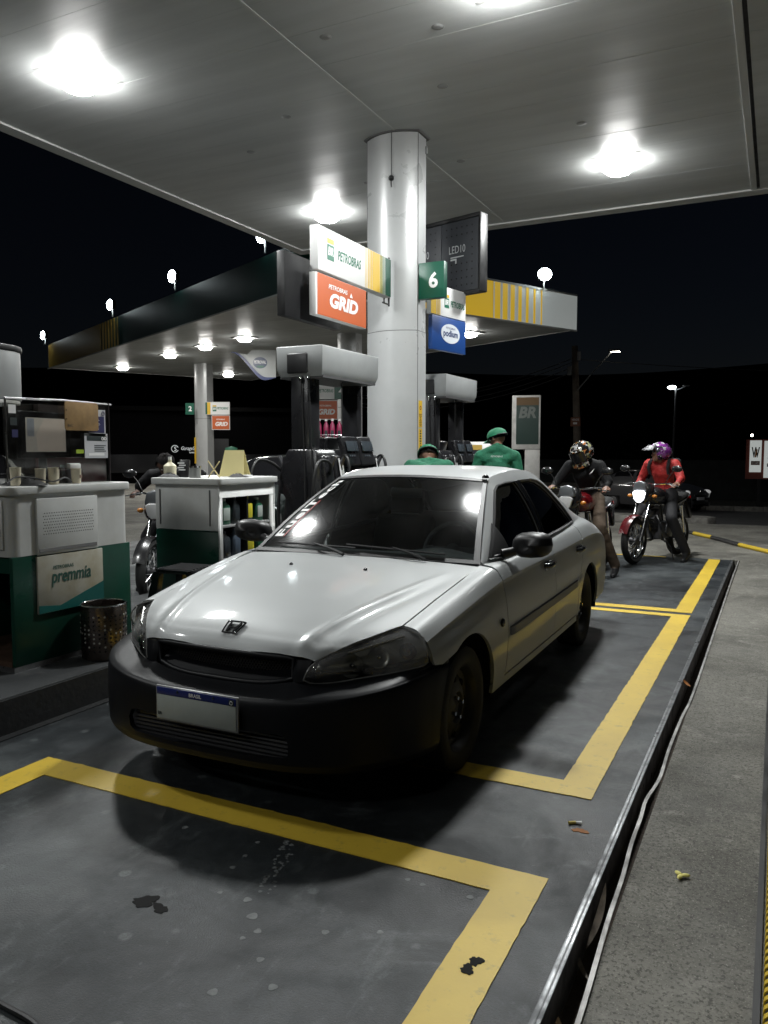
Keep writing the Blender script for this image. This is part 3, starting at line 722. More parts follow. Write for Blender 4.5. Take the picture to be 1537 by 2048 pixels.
# ---- greenhouse side: top line, bulge, belt
yg = [1.385, 1.5, 1.65, 1.9, 2.07, 2.3, 2.6, 2.9, 3.1, 3.35, 3.6, 3.85, 3.97]
Tg = [(.706, .874), (.672, .945), (.630, 1.038), (.560, 1.190), (.515, 1.284), (.530, 1.325), (.535, 1.335), (.530, 1.315), (.525, 1.278), (.548, 1.172), (.585, 1.058), (.63, .955), (.66, .918)]
bz = c1(ys, [q[1] for q in r0]); bx = c1(ys, [q[0] for q in r0])
Bg = [(float(bx(y)[0]) + .002, float(bz(y)[0]) - .004) for y in yg]
def gmix(t, bul):
    return [(a[0] + (c[0] - a[0]) * t + bul * min(1, (abs(a[1] - c[1]) / .25)), y, a[1] + (c[1] - a[1]) * t) for a, c, y in zip(Tg, Bg, yg)]
gh = Surf([gmix(0, 0), gmix(.12, .022), gmix(.45, .036), gmix(.8, .018), gmix(1, 0)], [0, .12, .45, .8, 1], yg)
def gh_lift(y, t): return gh.at(t, y)
tg = np.linspace(0, 1, 121)
def z2t(y, z):
    Z = gh.at(tg, np.full(121, y))[:, 2]; return float(np.interp(-z, -Z, tg))
def gz(P): return [(y, z2t(y, z)) for y, z in dens(P, .04)]
fw = [(1.50, .898), (1.56, .938), (1.70, 1.028), (1.90, 1.152), (2.02, 1.222), (2.09, 1.248), (2.20, 1.262), (2.335, 1.268), (2.385, .912)]
rw = [(2.415, 1.270), (2.70, 1.270), (2.84, 1.256), (2.95, 1.225), (3.08, 1.150), (3.22, 1.045), (3.31, .97), (3.325, .945), (3.29, .938), (2.445, .914)]
for s_ in (1, -1):
    frame = [(y, 0.) for y in np.linspace(1.40, 3.95, 50)] + [(y, 1.) for y in np.linspace(3.95, 1.40, 50)]
    cab = panel('cabin_side', gh_lift, frame, M_paint, CAR, holes=(gz(fw), gz(rw)), step=.03, th=.022, sc_=(1, .38), sx=s_)
    for nm, P in (('front_side_window', fw), ('rear_side_window', rw)):
        c_ = np.mean(P, 0); big = [tuple(c_ + (np.array(p) - c_) * 1.03) for p in P]
        panel(nm, gh_lift, [(y, z2t(y, z)) for y, z in dens(big, .05)], M_sg, CAR, step=.06, th=.003, sc_=(1, .38), sx=s_, off=-.012)
        # rubber seal round the opening
        pp = gh.at([z2t(y, z) for y, z in dens(P, .04)], [y for y, z in dens(P, .04)]) * [s_, 1, 1]
        MB().tube([Vector(q) for q in pp], .0085, 6, closed=True).build('window_seal', M_trim, cab)
    # bright belt moulding
    yy = np.linspace(1.47, 3.31, 30); pp = gh.at([z2t(y, float(bz(y)[0]) + .014) for y in yy], yy) * [s_, 1, 1]
    MB().tube([Vector(q) + Vector((s_ * .004, 0, 0)) for q in pp], .0065, 6).build('belt_moulding', mat('belt_metal', (.35, .35, .36), .25, .9), cab)
    # blacked-out pillar between the windows
    bp_ = [(2.342, 1.268), (2.408, 1.270), (2.438, .914), (2.392, .912)]
    panel('pillar_cover', gh_lift, [(y, z2t(y, z)) for y, z in dens(bp_, .03)], M_blackgloss, CAR, step=.04, th=.004, sc_=(1, .38), sx=s_, off=.003)
    MB().tube([gh.at([z2t(2.333 + .05 * k, 1.262 - .348 * k)], [2.333 + .05 * k])[0] * [s_, 1, 1] + np.array([s_ * .006, 0, 0]) for k in np.linspace(0, 1, 6)], .005, 6).build('window_channel', M_chrome, cab)
    # mirror
    b = MB(); G = []
    for i in range(13):
        a = PI * i / 12; row = []
        for k in range(17):
            t_ = 2 * PI * k / 16
            ex, ez = math.copysign(abs(math.cos(t_)) ** .7, math.cos(t_)), math.copysign(abs(math.sin(t_)) ** .8, math.sin(t_))
            rr = math.sin(a) ** .55
            row.append((s_ * (.902 + .114 * ex * rr * (1 - .04 * math.cos(a))), 1.65 - .075 * math.cos(a) - .02 * ex, .955 + (.072 if ez > 0 else .068) * ez * rr + .008 * ex))
        G.append(row)
    mr_ = b.grid(G).build('mirror', mat('mirror_black', (.008, .008, .009), .42, spec=.45), CAR, smooth=70)
    MB().tube([(s_ * .752, 1.60, .905), (s_ * .80, 1.625, .918), (s_ * .85, 1.65, .94)], [.028, .024, .026], 10).build('mirror_arm', M_black, mr_)
    panel('mirror_sail', gh_lift, [(y, z2t(y, z)) for y, z in dens([(1.455, .884), (1.56, .952), (1.72, 1.055), (1.735, .895)], .03)], M_trim, mr_, step=.04, th=.008, sc_=(1, .38), sx=s_, off=.006)
    MB().lathe([(.001, 0), (.05, .0), (.052, -.004)], (s_ * .902, 1.732, .955), 'Y', 16).build('mirror_glass', M_chrome, mr_)
# ---- roof
tx = c1(yg, [q[0] for q in Tg]); tz = c1(yg, [q[1] for q in Tg])
rc = c1([1.95, 2.05, 2.3, 2.6, 2.9, 3.12, 3.2], [1.288, 1.316, 1.352, 1.362, 1.348, 1.318, 1.30])
def roof_lift(f, y):
    x = f * (tx(y) - .006); af = np.abs(f)
    gg = .20 * af**2 + .80 * af**5
    return np.stack([x, y, rc(y) - (rc(y) - tz(y) + .002) * gg], 1)
rp = [(f, 2.005 + .06 * f * f) for f in np.linspace(-1, 1, 21)] + [(f, 3.12 - .03 * f * f) for f in np.linspace(1, -1, 21)]
roof = panel('roof', roof_lift, rp, M_paint, CAR, step=.04, th=.018, sc_=(.54, 1))
panel('headliner', roof_lift, [(-.97, 2.04), (.97, 2.04), (.97, 3.1), (-.97, 3.1)], M_inner, CAR, step=.12, th=0, sc_=(.54, 1), off=-.022)
b = MB(); b.lathe([(.022, 0), (.02, .012), (.012, .02), (.001, .024)], (.50, 2.055, 1.295), n=12); b.build('antenna_base', M_blackgloss, CAR)
# ---- windscreen and rear window: bottom curve -> top curve
def wind(fb, ft, bul):
    f = np.linspace(-1, 1, 9); Bt = [fb(q) for q in f]; Tp = [ft(q) for q in f]
    rows_ = []
    for t in (0, .35, .7, 1):
        k = 4 * t * (1 - t)
        rows_.append([(a[0] + (c[0] - a[0]) * t, a[1] + (c[1] - a[1]) * t - bul[0] * k, a[2] + (c[2] - a[2]) * t + bul[1] * k) for a, c in zip(Bt, Tp)])
    return Surf(rows_, [0, .35, .7, 1], list(f))
WS = wind(lambda f: (.700 * f, 1.285 + .10 * f * f, .888 - .018 * f * f), lambda f: (.508 * f, 2.002 + .062 * f * f, 1.308 - .024 * f * f), (.012, .018))
def ws_lift(f, t): return WS.at(t, f)
wsp = [(f, .0) for f in np.linspace(-.985, .985, 16)] + [(f, .99) for f in np.linspace(.985, -.985, 16)]
panel('windscreen', ws_lift, wsp, M_ws, CAR, step=.03, th=.004, sc_=(.6, .8))
# black ceramic band + gasket
for nm, P in (('windscreen_gasket', [(-1, 0), (1, 0), (1, 1.), (-1, 1.)]),):
    panel(nm, ws_lift, P, M_trim, CAR, holes=([(-.955, .035), (.955, .035), (.955, .965), (-.955, .965)],), step=.012, th=.006, sc_=(.6, .8), off=.005)
RWn = wind(lambda f: (.62 * f, 3.86 - .05 * f * f, .955 - .012 * f * f), lambda f: (.515 * f, 3.135 - .035 * f * f, 1.305 - .03 * f * f), (-.012, .018))
def rw_lift(f, t): return RWn.at(t, f)
panel('rear_window', rw_lift, [(-.97, 0), (.97, 0), (.97, 1), (-.97, 1)], M_sg, CAR, step=.08, th=.004, sc_=(.6, .8))
panel('rear_gasket', rw_lift, [(-1, -.02), (1, -.02), (1, 1.01), (-1, 1.01)], M_trim, CAR, holes=([(-.94, .04), (.94, .04), (.94, .96), (-.94, .96)],), step=.06, th=.006, sc_=(.6, .8), off=.003)
# ---- trunk lid and tail
tzc = c1([3.8, 3.95, 4.15, 4.3, 4.38, 4.42], [.958, .962, .945, .90, .82, .70])
def trunk_lift(f, y):
    e_ = bx(np.clip(y, 3.8, 4.36)); x = f * (e_ - .004); zz = bz(np.clip(y, 3.8, 4.36))
    return np.stack([x, y + .05 * (1 - f * f) * np.clip((y - 4.1) / .25, 0, 1), zz + (tzc(y) - zz) * (1 - np.abs(f) ** 3)], 1)
panel('trunk_lid', trunk_lift, [(-.99, 3.86), (-.5, 3.89), (.5, 3.89), (.99, 3.86), (.99, 4.36), (-.99, 4.36)], M_paint, CAR, step=.05, th=.016, sc_=(.7, 1))
b = MB(); G = []
for q in np.linspace(-1, 1, 25):
    x = .80 * math.copysign(abs(q) ** .8, q); yb = 4.43 - .12 * abs(q) ** 4
    G.append([(x * .93, yb - .05, .79), (x * .985, yb - .03, .66), (x, yb - .01, .58), (x, yb + .02, .53), (x, yb + .025, .40), (x * .99, yb, .28), (x * .96, yb - .06, .24)])
b.grid(G).build('rear_bumper', M_paint, CAR, smooth=50)
for s_ in (1, -1):
    b = MB(); G = []
    for u_ in np.linspace(0, 1, 8):
        yy = 4.12 + .25 * u_; xx = .803 - .045 * u_ ** 2
        G.append([(s_ * (xx - .02), yy, .775 - .03 * u_), (s_ * (xx + .008), yy, .74 - .02 * u_), (s_ * (xx + .012), yy, .67), (s_ * (xx - .005), yy, .63)])
    b.grid(G).build('tail_lamp', mat('tail_lamp_grey', (.16, .17, .18), .15, coat=1.), CAR, smooth=60)
# ---- front bumper grid
cx = [0, .22, .38, .50, .62, .73, .79, .82, .836]; cy = [0, .006, .026, .062, .13, .25, .38, .52, .63]
nrm = []
for i in range(9):
    a = max(i - 1, 0); c = min(i + 1, 8); dx, dy = cx[c] - cx[a], cy[c] - cy[a]; L_ = math.hypot(dx, dy); nrm.append((-dy / L_, dx / L_))
nrm[0] = (0, 1)
cz = [.478, .482, .492, .502, .513, .530, .543, .550, .553]
def brow(zf, ins): return [(cx[i] + nrm[i][0] * ins(i), cy[i] + nrm[i][1] * ins(i), zf(i)) for i in range(9)]
top = [(0, .120, .512), (.22, .125, .518), (.365, .148, .540), (.47, .190, .534), (.58, .265, .545), (.69, .345, .562), (.765, .435, .571), (.805, .515, .568), (.832, .62, .558)]
bg_ = [brow(lambda i: .195, lambda i: .07), brow(lambda i: .207, lambda i: .03), brow(lambda i: .235, lambda i: .010), brow(lambda i: .262, lambda i: .003), brow(lambda i: .365, lambda i: .0),
       brow(lambda i: (cz[i] + .365) / 2 + .012, lambda i: .0), brow(lambda i: cz[i] - .010, lambda i: .006), brow(lambda i: cz[i] + .004, lambda i: .018), brow(lambda i: cz[i] + .014, lambda i: .045 if i < 6 else .03), top]
for i in (6, 7, 8):
    for rrow in (7, 8): 
        p = bg_[rrow][i]; bg_[rrow][i] = (p[0], p[1], min(p[2], top[i][2] - .004 * (9 - rrow)))
for row in bg_:
    zz_ = row[8][2]; ya = .865 - math.sqrt(max(.0, .348 ** 2 - (zz_ - .285) ** 2)); ya = min(ya, .63)
    sh = ya - .63; row[8] = (row[8][0], row[8][1] + sh, zz_)
    row[7] = (row[7][0] + .002, row[7][1] + sh * .55, row[7][2]); row[6] = (row[6][0], row[6][1] + sh * .2, row[6][2])
BS = Surf(bg_, list(range(10)), list(range(9)))
full = []
def bump_lift(v, u):
    P = BS.at(u, np.abs(v)); P[:, 0] *= np.sign(v) + (v == 0); return P
# intake hole spans rows 3..4 over the middle columns, rounded ends
hole = [(v, 3.05) for v in np.linspace(-1.9, 1.9, 12)] + [(2.15, 3.25), (2.2, 3.6), (2.05, 3.92)] + [(v, 4.0) for v in np.linspace(1.8, -1.8, 12)] + [(-2.05, 3.92), (-2.2, 3.6), (-2.15, 3.25)]
bp0 = [(v, 0.) for v in np.linspace(-8, 8, 60)] + [(v, 9.) for v in np.linspace(8, -8, 60)]
bumper = panel('front_bumper', bump_lift, bp0, M_bump, CAR, holes=(hole,), step=.02, th=.02, sc_=(.13, .05))
for s_ in (1, -1):
    # bumper horn between grille and lamp
    G = np.array([[(s_ * .352, .146, .535), (s_ * .349, .155, .58), (s_ * .352, .168, .626)], [(s_ * .375, .142, .540), (s_ * .375, .148, .585), (s_ * .385, .163, .627)], [(s_ * .405, .145, .545), (s_ * .412, .156, .59), (s_ * .428, .176, .628)]])
    SS = Surf(G, [0, .5, 1], [0, .5, 1]); uu, vv = np.meshgrid(np.linspace(0, 1, 7), np.linspace(0, 1, 7), indexing='ij')
    MB().grid(SS.at(uu.ravel(), vv.ravel()).reshape(7, 7, 3)).build('bumper_horn', M_bump, bumper, smooth=80)
    # headlamp: lens, housing, reflectors
    tipb = [(.402, .147, .552), (.43, .172, .536), (.50, .218, .536), (.58, .27, .549), (.66, .325, .56), (.72, .38, .569), (.775, .455, .576), (.792, .488, .590)]
    tpx = [(.418, .166, .600), (.452, .196, .632), (.51, .262, 0), (.57, .335, 0), (.625, .415, 0), (.668, .490, 0), (.735, .484, .706), (.774, .480, .690)]
    tpx = [(x, y, z if z else fz(x, y) - .006) for x, y, z in tpx]
    mid1 = []; mid2 = []
    for a, c in zip(tipb, tpx):
        k = np.array(a) * .66 + np.array(c) * .34 + np.array([.012, -.024, 0]); mid1.append(tuple(k))
        k = np.array(a) * .3 + np.array(c) * .7 + np.array([.010, -.020, .004]); mid2.append(tuple(k))
    mid1[0] = tuple(np.array(tipb[0]) * .6 + np.array(tpx[0]) * .4 + np.array([0, -.004, 0])); mid2[0] = tuple(np.array(tipb[0]) * .3 + np.array(tpx[0]) * .7 + np.array([0, -.004, 0]))
    HS = Surf([tipb, mid1, mid2, tpx], [0, .34, .7, 1], list(np.linspace(0, 1, 8)))
    def hl_lift(v, u, S=HS): return S.at(u, v)
    rect = [(v, 0.) for v in np.linspace(0, 1, 14)] + [(1., u) for u in np.linspace(.1, .9, 5)] + [(v, 1.) for v in np.linspace(1, 0, 14)] + [(0., u) for u in np.linspace(.9, .1, 5)]
    lamp = panel('headlamp', hl_lift, rect, M_hl, CAR, step=.02, th=.004, sc_=(.5, .13), sx=s_)
    def hs_lift(v, u, S=HS):
        P = S.at(.12 + .76 * u, .06 + .88 * v) + np.array([-.012, .075, 0]); P[:, 2] = .612 + (P[:, 2] - .612) * .86; return P
    panel('housing', hs_lift, rect, mat('lamp_housing', (.42, .42, .40), .3, .6), lamp, step=.03, th=0, sc_=(.5, .13), sx=s_)
    pr_ = HS.at([0.] * 20 + list(np.linspace(0, 1, 8)) + [1.] * 20 + list(np.linspace(1, 0, 8)), list(np.linspace(0, 1, 20)) + [1.] * 8 + list(np.linspace(1, 0, 20)) + [0.] * 8) * [s_, 1, 1]
    MB().tube([Vector(q) for q in pr_[::1]], .0035, 6, closed=True).build('lamp_rim', mat('lamp_rim_grey', (.16, .16, .155), .25), lamp)
    dirn = Matrix.Rotation(R(18 * s_), 3, 'Z')
    for nm, c_, r_, mm in (('low_beam_reflector', (.530, .318, .592), .050, M_chrome), ('high_beam_reflector', (.615, .395, .618), .046, M_chrome), ('turn_lamp', (.710, .475, .635), .036, mat('lamp_amber', (.12, .035, .015), .2, coat=1.))):
        b = MB(); b.lathe([(r_, -.035), (r_ * .95, -.022), (r_ * .7, -.004), (r_ * .3, .014), (.001, .02)], (0, 0, 0), 'Y', 20)
        b.lathe([(.001, -.03), (.008, -.028), (.010, .0), (.012, .02)], (0, 0, 0), 'Y', 10)
        b.xf(Matrix.Translation((s_ * c_[0], c_[1], c_[2])) @ dirn.to_4x4()); b.build(nm, mm, lamp, smooth=35)
    b = MB(); b.tube([(s_ * .44, .20, .575), (s_ * .60, .30, .565), (s_ * .76, .445, .60)], .006, 6); b.tube([(s_ * .46, .215, .625), (s_ * .58, .30, .662), (s_ * .70, .45, .695)], .006, 6); b.build('lamp_bezel', mat('bezel_grey', (.18, .18, .17), .25, .8), lamp)
# ---- grille: frame ring, mesh, backing
gtop = [(x, .150 + .045 * (x / .36) ** 2 * .4, .628) for x in np.linspace(-.345, .345, 25)]
gbot = [(x, .128 + .04 * (x / .345) ** 4, .516 + .030 * abs(x / .345) ** 3.5) for x in np.linspace(.345, -.345, 25)]
GR = bpy.data.objects.new('grille', None); COL.objects.link(GR); GR.parent = CAR
MB().tube([Vector(p) for p in gtop + gbot], .012, 8, closed=True).build('grille_frame', M_bump, GR, smooth=60)
b = MB(); gt = np.array(gtop); gb_ = np.array(gbot[::-1])
lay = [gt + [0, .0, -.004], gt * [.985, 1, 1] + [0, .012, -.022], gb_ * [.97, 1, 1] + [0, .055, .035], gb_ * [.985, 1, 1] + [0, .02, .012], gb_]
b.grid(lay[:2]); b.grid(lay[2:]); b.build('grille_lip', M_bump, GR, smooth=60)
b = MB()
A_ = gt * [.975, 1, 1] + [0, .035, -.02]; B_ = gb_ * [.97, 1, 1] + [0, .06, .025]
GS = Surf([B_[::3], A_[::3]], [0, 1], list(np.linspace(0, 1, 9)))
nw = 46
for k in range(-6, nw + 6):
    for d_ in (-1, 1):
        v0 = k / nw; pts_ = []
        for u_ in (0., .5, 1.):
            v_ = v0 + d_ * u_ * .065
            if -.0 <= v_ <= 1.: pts_.append(GS.at([u_], [v_])[0])
        if len(pts_) > 1: b.tube([Vector(p) for p in pts_], .0022, 4, caps=False)
b.build('grille_mesh', mat('grille_mesh_black', (.02, .02, .021), .35), GR, smooth=0)
MB().grid([A_ + [0, .05, .02], B_ + [0, .05, -.02]]).build('grille_backing', M_inner, GR)
# ---- intercooler in the intake
b = MB()
b.bb((-.40, .07, .245), (.385, .12, .375)); o_core = b.build('intercooler', mat('core_dark', (.012, .012, .013), .7), CAR)
for k in range(7):
    MB().bb((-.40, .055, .252 + k * .017), (.385, .075, .261 + k * .017)).build('cooler_fin', mat('cooler_fin_grey', (.10, .10, .105), .45, .5), o_core, bevel=.001)
for s_ in (1, -1): MB().tube([(s_ * .40, .075, .25), (s_ * .415, .075, .30), (s_ * .40, .075, .37)], .028, 10).build('cooler_tank', mat('cooler_tank_grey', (.11, .11, .115), .5, .6), o_core)
MB().bb((-.44, .13, .22), (.44, .2, .50)).build('radiator_back', M_inner, CAR)
# ---- number plate
PL = bpy.data.objects.new('number_plate', None); COL.objects.link(PL); PL.parent = CAR; PL.location = (0, -.018, .429); PL.rotation_euler = (0, 0, 0)
MB().box((0, .004, 0), (.412, .010, .142)).build('plate_frame', mat('plate_frame_grey', (.30, .30, .30), .4, .5), PL, bevel=.003)
MB().box((0, -.0025, -.014), (.396, .004, .098)).build('plate_face', mat('plate_grey', (.38, .41, .38), .5, var=.12, vscale=8), PL, bevel=.001)
MB().box((0, -.0028, .051), (.396, .004, .030)).build('plate_band', mat('plate_blue', (.004, .016, .14), .4), PL, bevel=.001)
text('plate_lettering', 'BRASIL', M_whitet, PL, (0, -.0045, .051), (1, 0, 0), (0, 0, 1), width=.062, bold=.02)
text('plate_lettering', 'BR', M_dark, PL, (-.182, -.0045, -.042), (1, 0, 0), (0, 0, 1), width=.022, bold=.03)
for x in (-.09, .09): MB().lathe([(.001, -.004), (.005, -.003), (.006, 0)], (x, -.0048, .055), 'Y', 8).build('plate_screw', M_dark, PL)
MB().box((.178, -.0055, .048), (.024, .002, .024)).build('plate_emblem', M_dark, PL); 
b = MB(); b.tube([(.178 + .007 * math.cos(a), -.0072, .048 + .007 * math.sin(a)) for a in np.linspace(0, 2 * PI, 12, endpoint=False)], .0012, 5, closed=True); b.build('plate_emblem_ring', M_whitet, PL)
# ---- hood badge: rounded frame with an H
bz0 = float(hood_z(np.array([0.]), np.array([.235]))[0]); sl_ = math.atan2(float(hood_z(np.array([0.]), np.array([.25]))[0]) - float(hood_z(np.array([0.]), np.array([.215]))[0]), .035)
BD = bpy.data.objects.new('badge', None); COL.objects.link(BD); BD.parent = CAR; BD.location = (0, .232, bz0 + .004); BD.rotation_euler = (sl_, 0, 0)
fr = [(-.044, .035), (.044, .035), (.034, -.035), (-.034, -.035)]
MB().tube([Vector((p.x, p.y, .002)) for p in spline([Vector((x * (1 - .12 * 0), y, 0)) for x, y in [(-.04, .036), (0, .037), (.04, .036), (.044, .028), (.036, -.028), (.03, -.035), (0, -.036), (-.03, -.035), (-.036, -.028), (-.044, .028)]], 4, True)], .0038, 6, closed=True).build('badge_frame', M_blackgloss, BD)
b = MB()
b.prism([(-.030, .030), (-.022, .030), (-.014, .003), (.014, .003), (.022, .030), (.030, .030), (.021, -.029), (.014, -.029), (.011, -.006), (-.011, -.006), (-.014, -.029), (-.021, -.029)], -.002, .004); b.build('badge_letter', M_blackgloss, BD)
# ---- washer jets, wipers, cowl
for s_ in (1, -1):
    z_ = float(hood_z(np.array([.22]), np.array([1.03]))[0]); MB().lathe([(.011, 0), (.010, .006), (.004, .011), (.001, .012)], (s_ * .22, 1.03, z_), n=10).build('washer_jet', M_blackgloss, CAR)
b = MB(); G = []
for f in np.linspace(-1, 1, 17):
    G.append([(.70 * f, 1.255 + .085 * f * f, .862 - .012 * f * f), (.70 * f, 1.30 + .09 * f * f, .884 - .018 * f * f), (.695 * f, 1.34 + .09 * f * f, .912 - .018 * f * f)])
b.grid(G).build('cowl', M_trim, CAR)
def wiper(p0, p1, sweep):
    b = MB(); a = WS.at([p0[1]], [p0[0]])[0]; c = WS.at([p1[1]], [p1[0]])[0]
    n_ = np.array([0, -.5, .85])
    pts_ = [Vector(WS.at([p0[1] + (p1[1] - p0[1]) * t], [p0[0] + (p1[0] - p0[0]) * t])[0] + n_ * .018) for t in np.linspace(0, 1, 9)]
    w_ = MB().tube(pts_, .006, 6).build('wiper', M_trim, CAR)
    piv = Vector(WS.at([.0], [sweep])[0] + n_ * .012 + np.array([0, -.02, 0])); mid_ = pts_[4] + Vector(n_ * .012)
    MB().tube([piv, piv * .6 + mid_ * .4 + Vector(n_ * .008), mid_], [.010, .008, .005], 6).build('wiper_arm', M_trim, w_)
wiper((-.78, .075), (.02, .055), -.05)
wiper((-.08, .085), (.75, .05), .62)
# ---- sticker on the windscreen edge
def ws_text(body, f0, f1, t0, t1, m, height_f, name, dcol=0.):
    cu = bpy.data.curves.new('t', 'FONT'); cu.body = body; cu.offset = .03; cu.resolution_u = 2; cu.space_character = 1.1
    o = bpy.data.objects.new('t', cu); COL.objects.link(o); dg = bpy.context.evaluated_depsgraph_get(); dg.update()
    me = bpy.data.meshes.new_from_object(o.evaluated_get(dg)); bpy.data.objects.remove(o); bpy.data.curves.remove(cu)
    V = np.array([tuple(v.co) for v in me.vertices]); lo_, hi_ = V.min(0), V.max(0); q = (V - lo_) / np.where(hi_ - lo_ > 0, hi_ - lo_, 1)
    t_ = t0 + (t1 - t0) * q[:, 0]; f_ = f0 + (f1 - f0) * q[:, 0] + height_f * (1 - q[:, 1])
    P = WS.at(t_, f_) + np.array([0, -.5, .85]) * (.0045 + dcol)
    m2 = bpy.data.meshes.new(name); m2.from_pydata([tuple(p) for p in P], [], [tuple(p.vertices) for p in me.polygons]); m2.materials.append(m); m2.update(); bpy.data.meshes.remove(me)
    return link(name, m2, CAR)
ws_text('FuelTech', -.93, -.93, .16, .93, M_whitet, .10, 'windscreen_sticker')
b = MB(); b.grid([[tuple(WS.at([t], [f])[0] + np.array([0, -.5, .85]) * .0042) for t in np.linspace(.16, .62, 12)] for f in (-.822, -.812)]); b.build('sticker_underline', mat('sticker_red', (.5, .02, .02), .5), CAR)
# ---- wheels
def wheel(cx_, cy_, s_):
    wt = bpy.data.objects.new('wheel', None); COL.objects.link(wt); wt.parent = CAR; wt.location = (cx_, cy_, WR)
    w2 = .087
    b = MB(); b.lathe([(.19, -w2 * .8), (.215, -w2), (.262, -w2), (.279, -w2 * .86), (.285, -w2 * .55), (.285, w2 * .55), (.279, w2 * .86), (.262, w2), (.215, w2), (.19, w2 * .8)], (0, 0, 0), 'X', 40)
    b.build('tyre', M_rubber, wt, smooth=40)
    b = MB(); o_ = s_
    b.lathe([(.195, o_ * .075), (.188, o_ * .070), (.175, o_ * .03), (.150, o_ * .022), (.10, o_ * .045), (.072, o_ * .05), (.06, o_ * .035), (.035, o_ * .04), (.001, o_ * .045)], (0, 0, 0), 'X', 32); b.lathe([(.19, -.07), (.17, -.05), (.17, .03)], (0, 0, 0), 'X', 24)
    b.build('rim', mat('steel_wheel_black', (.005, .005, .005), .5), wt, smooth=40)
    b = MB()
    for k in range(4):
        a = 2 * PI * k / 4 + .3; b.cyl((o_ * .03, .05 * math.cos(a), .05 * math.sin(a)), (o_ * .062, .05 * math.cos(a), .05 * math.sin(a)), .010, n=6)
    b.build('wheel_nut', M_chrome, wt)
    b = MB()
    for k in range(8):
        a = 2 * PI * k / 8; b.cyl((o_ * .026, .128 * math.cos(a), .128 * math.sin(a)), (o_ * .038, .128 * math.cos(a), .128 * math.sin(a)), .016, n=10)
    b.build('vent_hole', M_inner, wt)
for s_ in (1, -1):
    wheel(s_ * .728, AX1, s_); wheel(s_ * .722, AX2, s_)
    for ax in (AX1, AX2):
        b = MB(); G = [[(s_ * .55, ax + .35 * math.cos(a), WR + .35 * math.sin(a)), (s_ * .822, ax + .35 * math.cos(a), WR + .35 * math.sin(a))] for a in np.linspace(-.15, PI + .15, 20)]
        b.grid(G).build('wheel_well', M_inner, CAR)
# ---- dark inside volumes, cabin
b = MB(); b.bb((-.50, .56, .22), (.50, 1.3, .64)); b.bb((-.40, .24, .22), (.40, .56, .60)); b.bb((-.60, 1.28, .22), (.60, 4.3, .30)); b.bb((-.70, 1.28, .25), (.70, 1.32, .84)); b.bb((-.66, 3.55, .25), (.66, 3.6, .90)); b.bb((-.62, 3.6, .3), (.62, 4.25, .80))
b.build('underbody', M_inner, CAR, smooth=0)
b = MB(); G = []
for x in np.linspace(-.70, .70, 15):
    h = .035 * math.exp(-((x - .34) / .17) ** 2)
    G.append([(x, 1.34, .80), (x, 1.42, .865 + h * .3), (x, 1.60, .875 + h), (x, 1.74, .865 + h * 1.1), (x, 1.80, .80), (x, 1.80, .45)])
b.grid(G).build('dashboard', M_dash, CAR, smooth=60)
b = MB(); b.tube([(.34 + .18 * math.cos(a), 1.93 + .06 * math.sin(a), .86 + .165 * math.sin(a)) for a in np.linspace(0, 2 * PI, 24, endpoint=False)], .014, 8, closed=True); b.cyl((.34, 1.95, .86), (.34, 1.78, .82), .05, .03); b.box((.34, 1.935, .86), (.34, .02, .05)); b.build('steering_wheel', M_dash, CAR)
for x in (-.34, .34):
    st_ = bpy.data.objects.new('seat', None); COL.objects.link(st_); st_.parent = CAR; st_.location = (x, 2.35, .3)
    MB().box((0, 0, .12), (.48, .5, .2)).build('seat_cushion', M_seat, st_, bevel=.05, seg=3)
    MB().box((0, .33, .42), (.46, .13, .58), 0, Matrix.Rotation(R(-16), 3, 'X')).build('seat_back', M_seat, st_, bevel=.05, seg=3)
    MB().box((0, .42, .80), (.26, .09, .18), 0, Matrix.Rotation(R(-10), 3, 'X')).build('headrest', M_seat, st_, bevel=.035, seg=3)
rs = MB().box((0, 3.15, .42), (1.2, .5, .2)).build('rear_bench', M_seat, CAR, bevel=.05); MB().box((0, 3.5, .68), (1.2, .14, .6), 0, Matrix.Rotation(R(-20), 3, 'X')).build('bench_back', M_seat, rs, bevel=.05)
b = MB(); b.box((0, 2.02, 1.20), (.22, .02, .06)); b.build('rear_view_mirror', M_black, CAR, bevel=.01)
# ================================================================== LAMPS OF THE NEAR CANOPY
LW = 200
canopy_lamp(-6.55, 6.12, 'square canopy lamp at the upper left of the picture', LW)
canopy_lamp(-6.62, 11.22, 'square canopy lamp above the white petrol sign', LW)
canopy_lamp(-2.03, 11.08, 'square canopy lamp right of the column', LW)
canopy_lamp(-2.15, 6.42, 'square canopy lamp cut by the top picture edge', LW)
canopy_lamp(.45, 9.7, 'square canopy lamp at the right picture edge beyond the gutter strip', 5, lens=emis('dim_lens', (1, 1, .98), 9))
canopy_lamp(-6.55, 1.3, 'square canopy lamp over the counter outside the picture', 115, lens=emis('side_lens', (1, 1, .98), 25))
canopy_lamp(-6.55, -3.5, 'square canopy lamp behind the viewer on the left', 60, lens=emis('side_lens', (1, 1, .98), 25))
canopy_lamp(-2.15, -3.5, 'added dim fill lamp behind the viewer on the right', 55, lens=emis('dim_lens', (1, 1, .98), 9))  # added to brighten the headlamps; no canopy lamp is known here
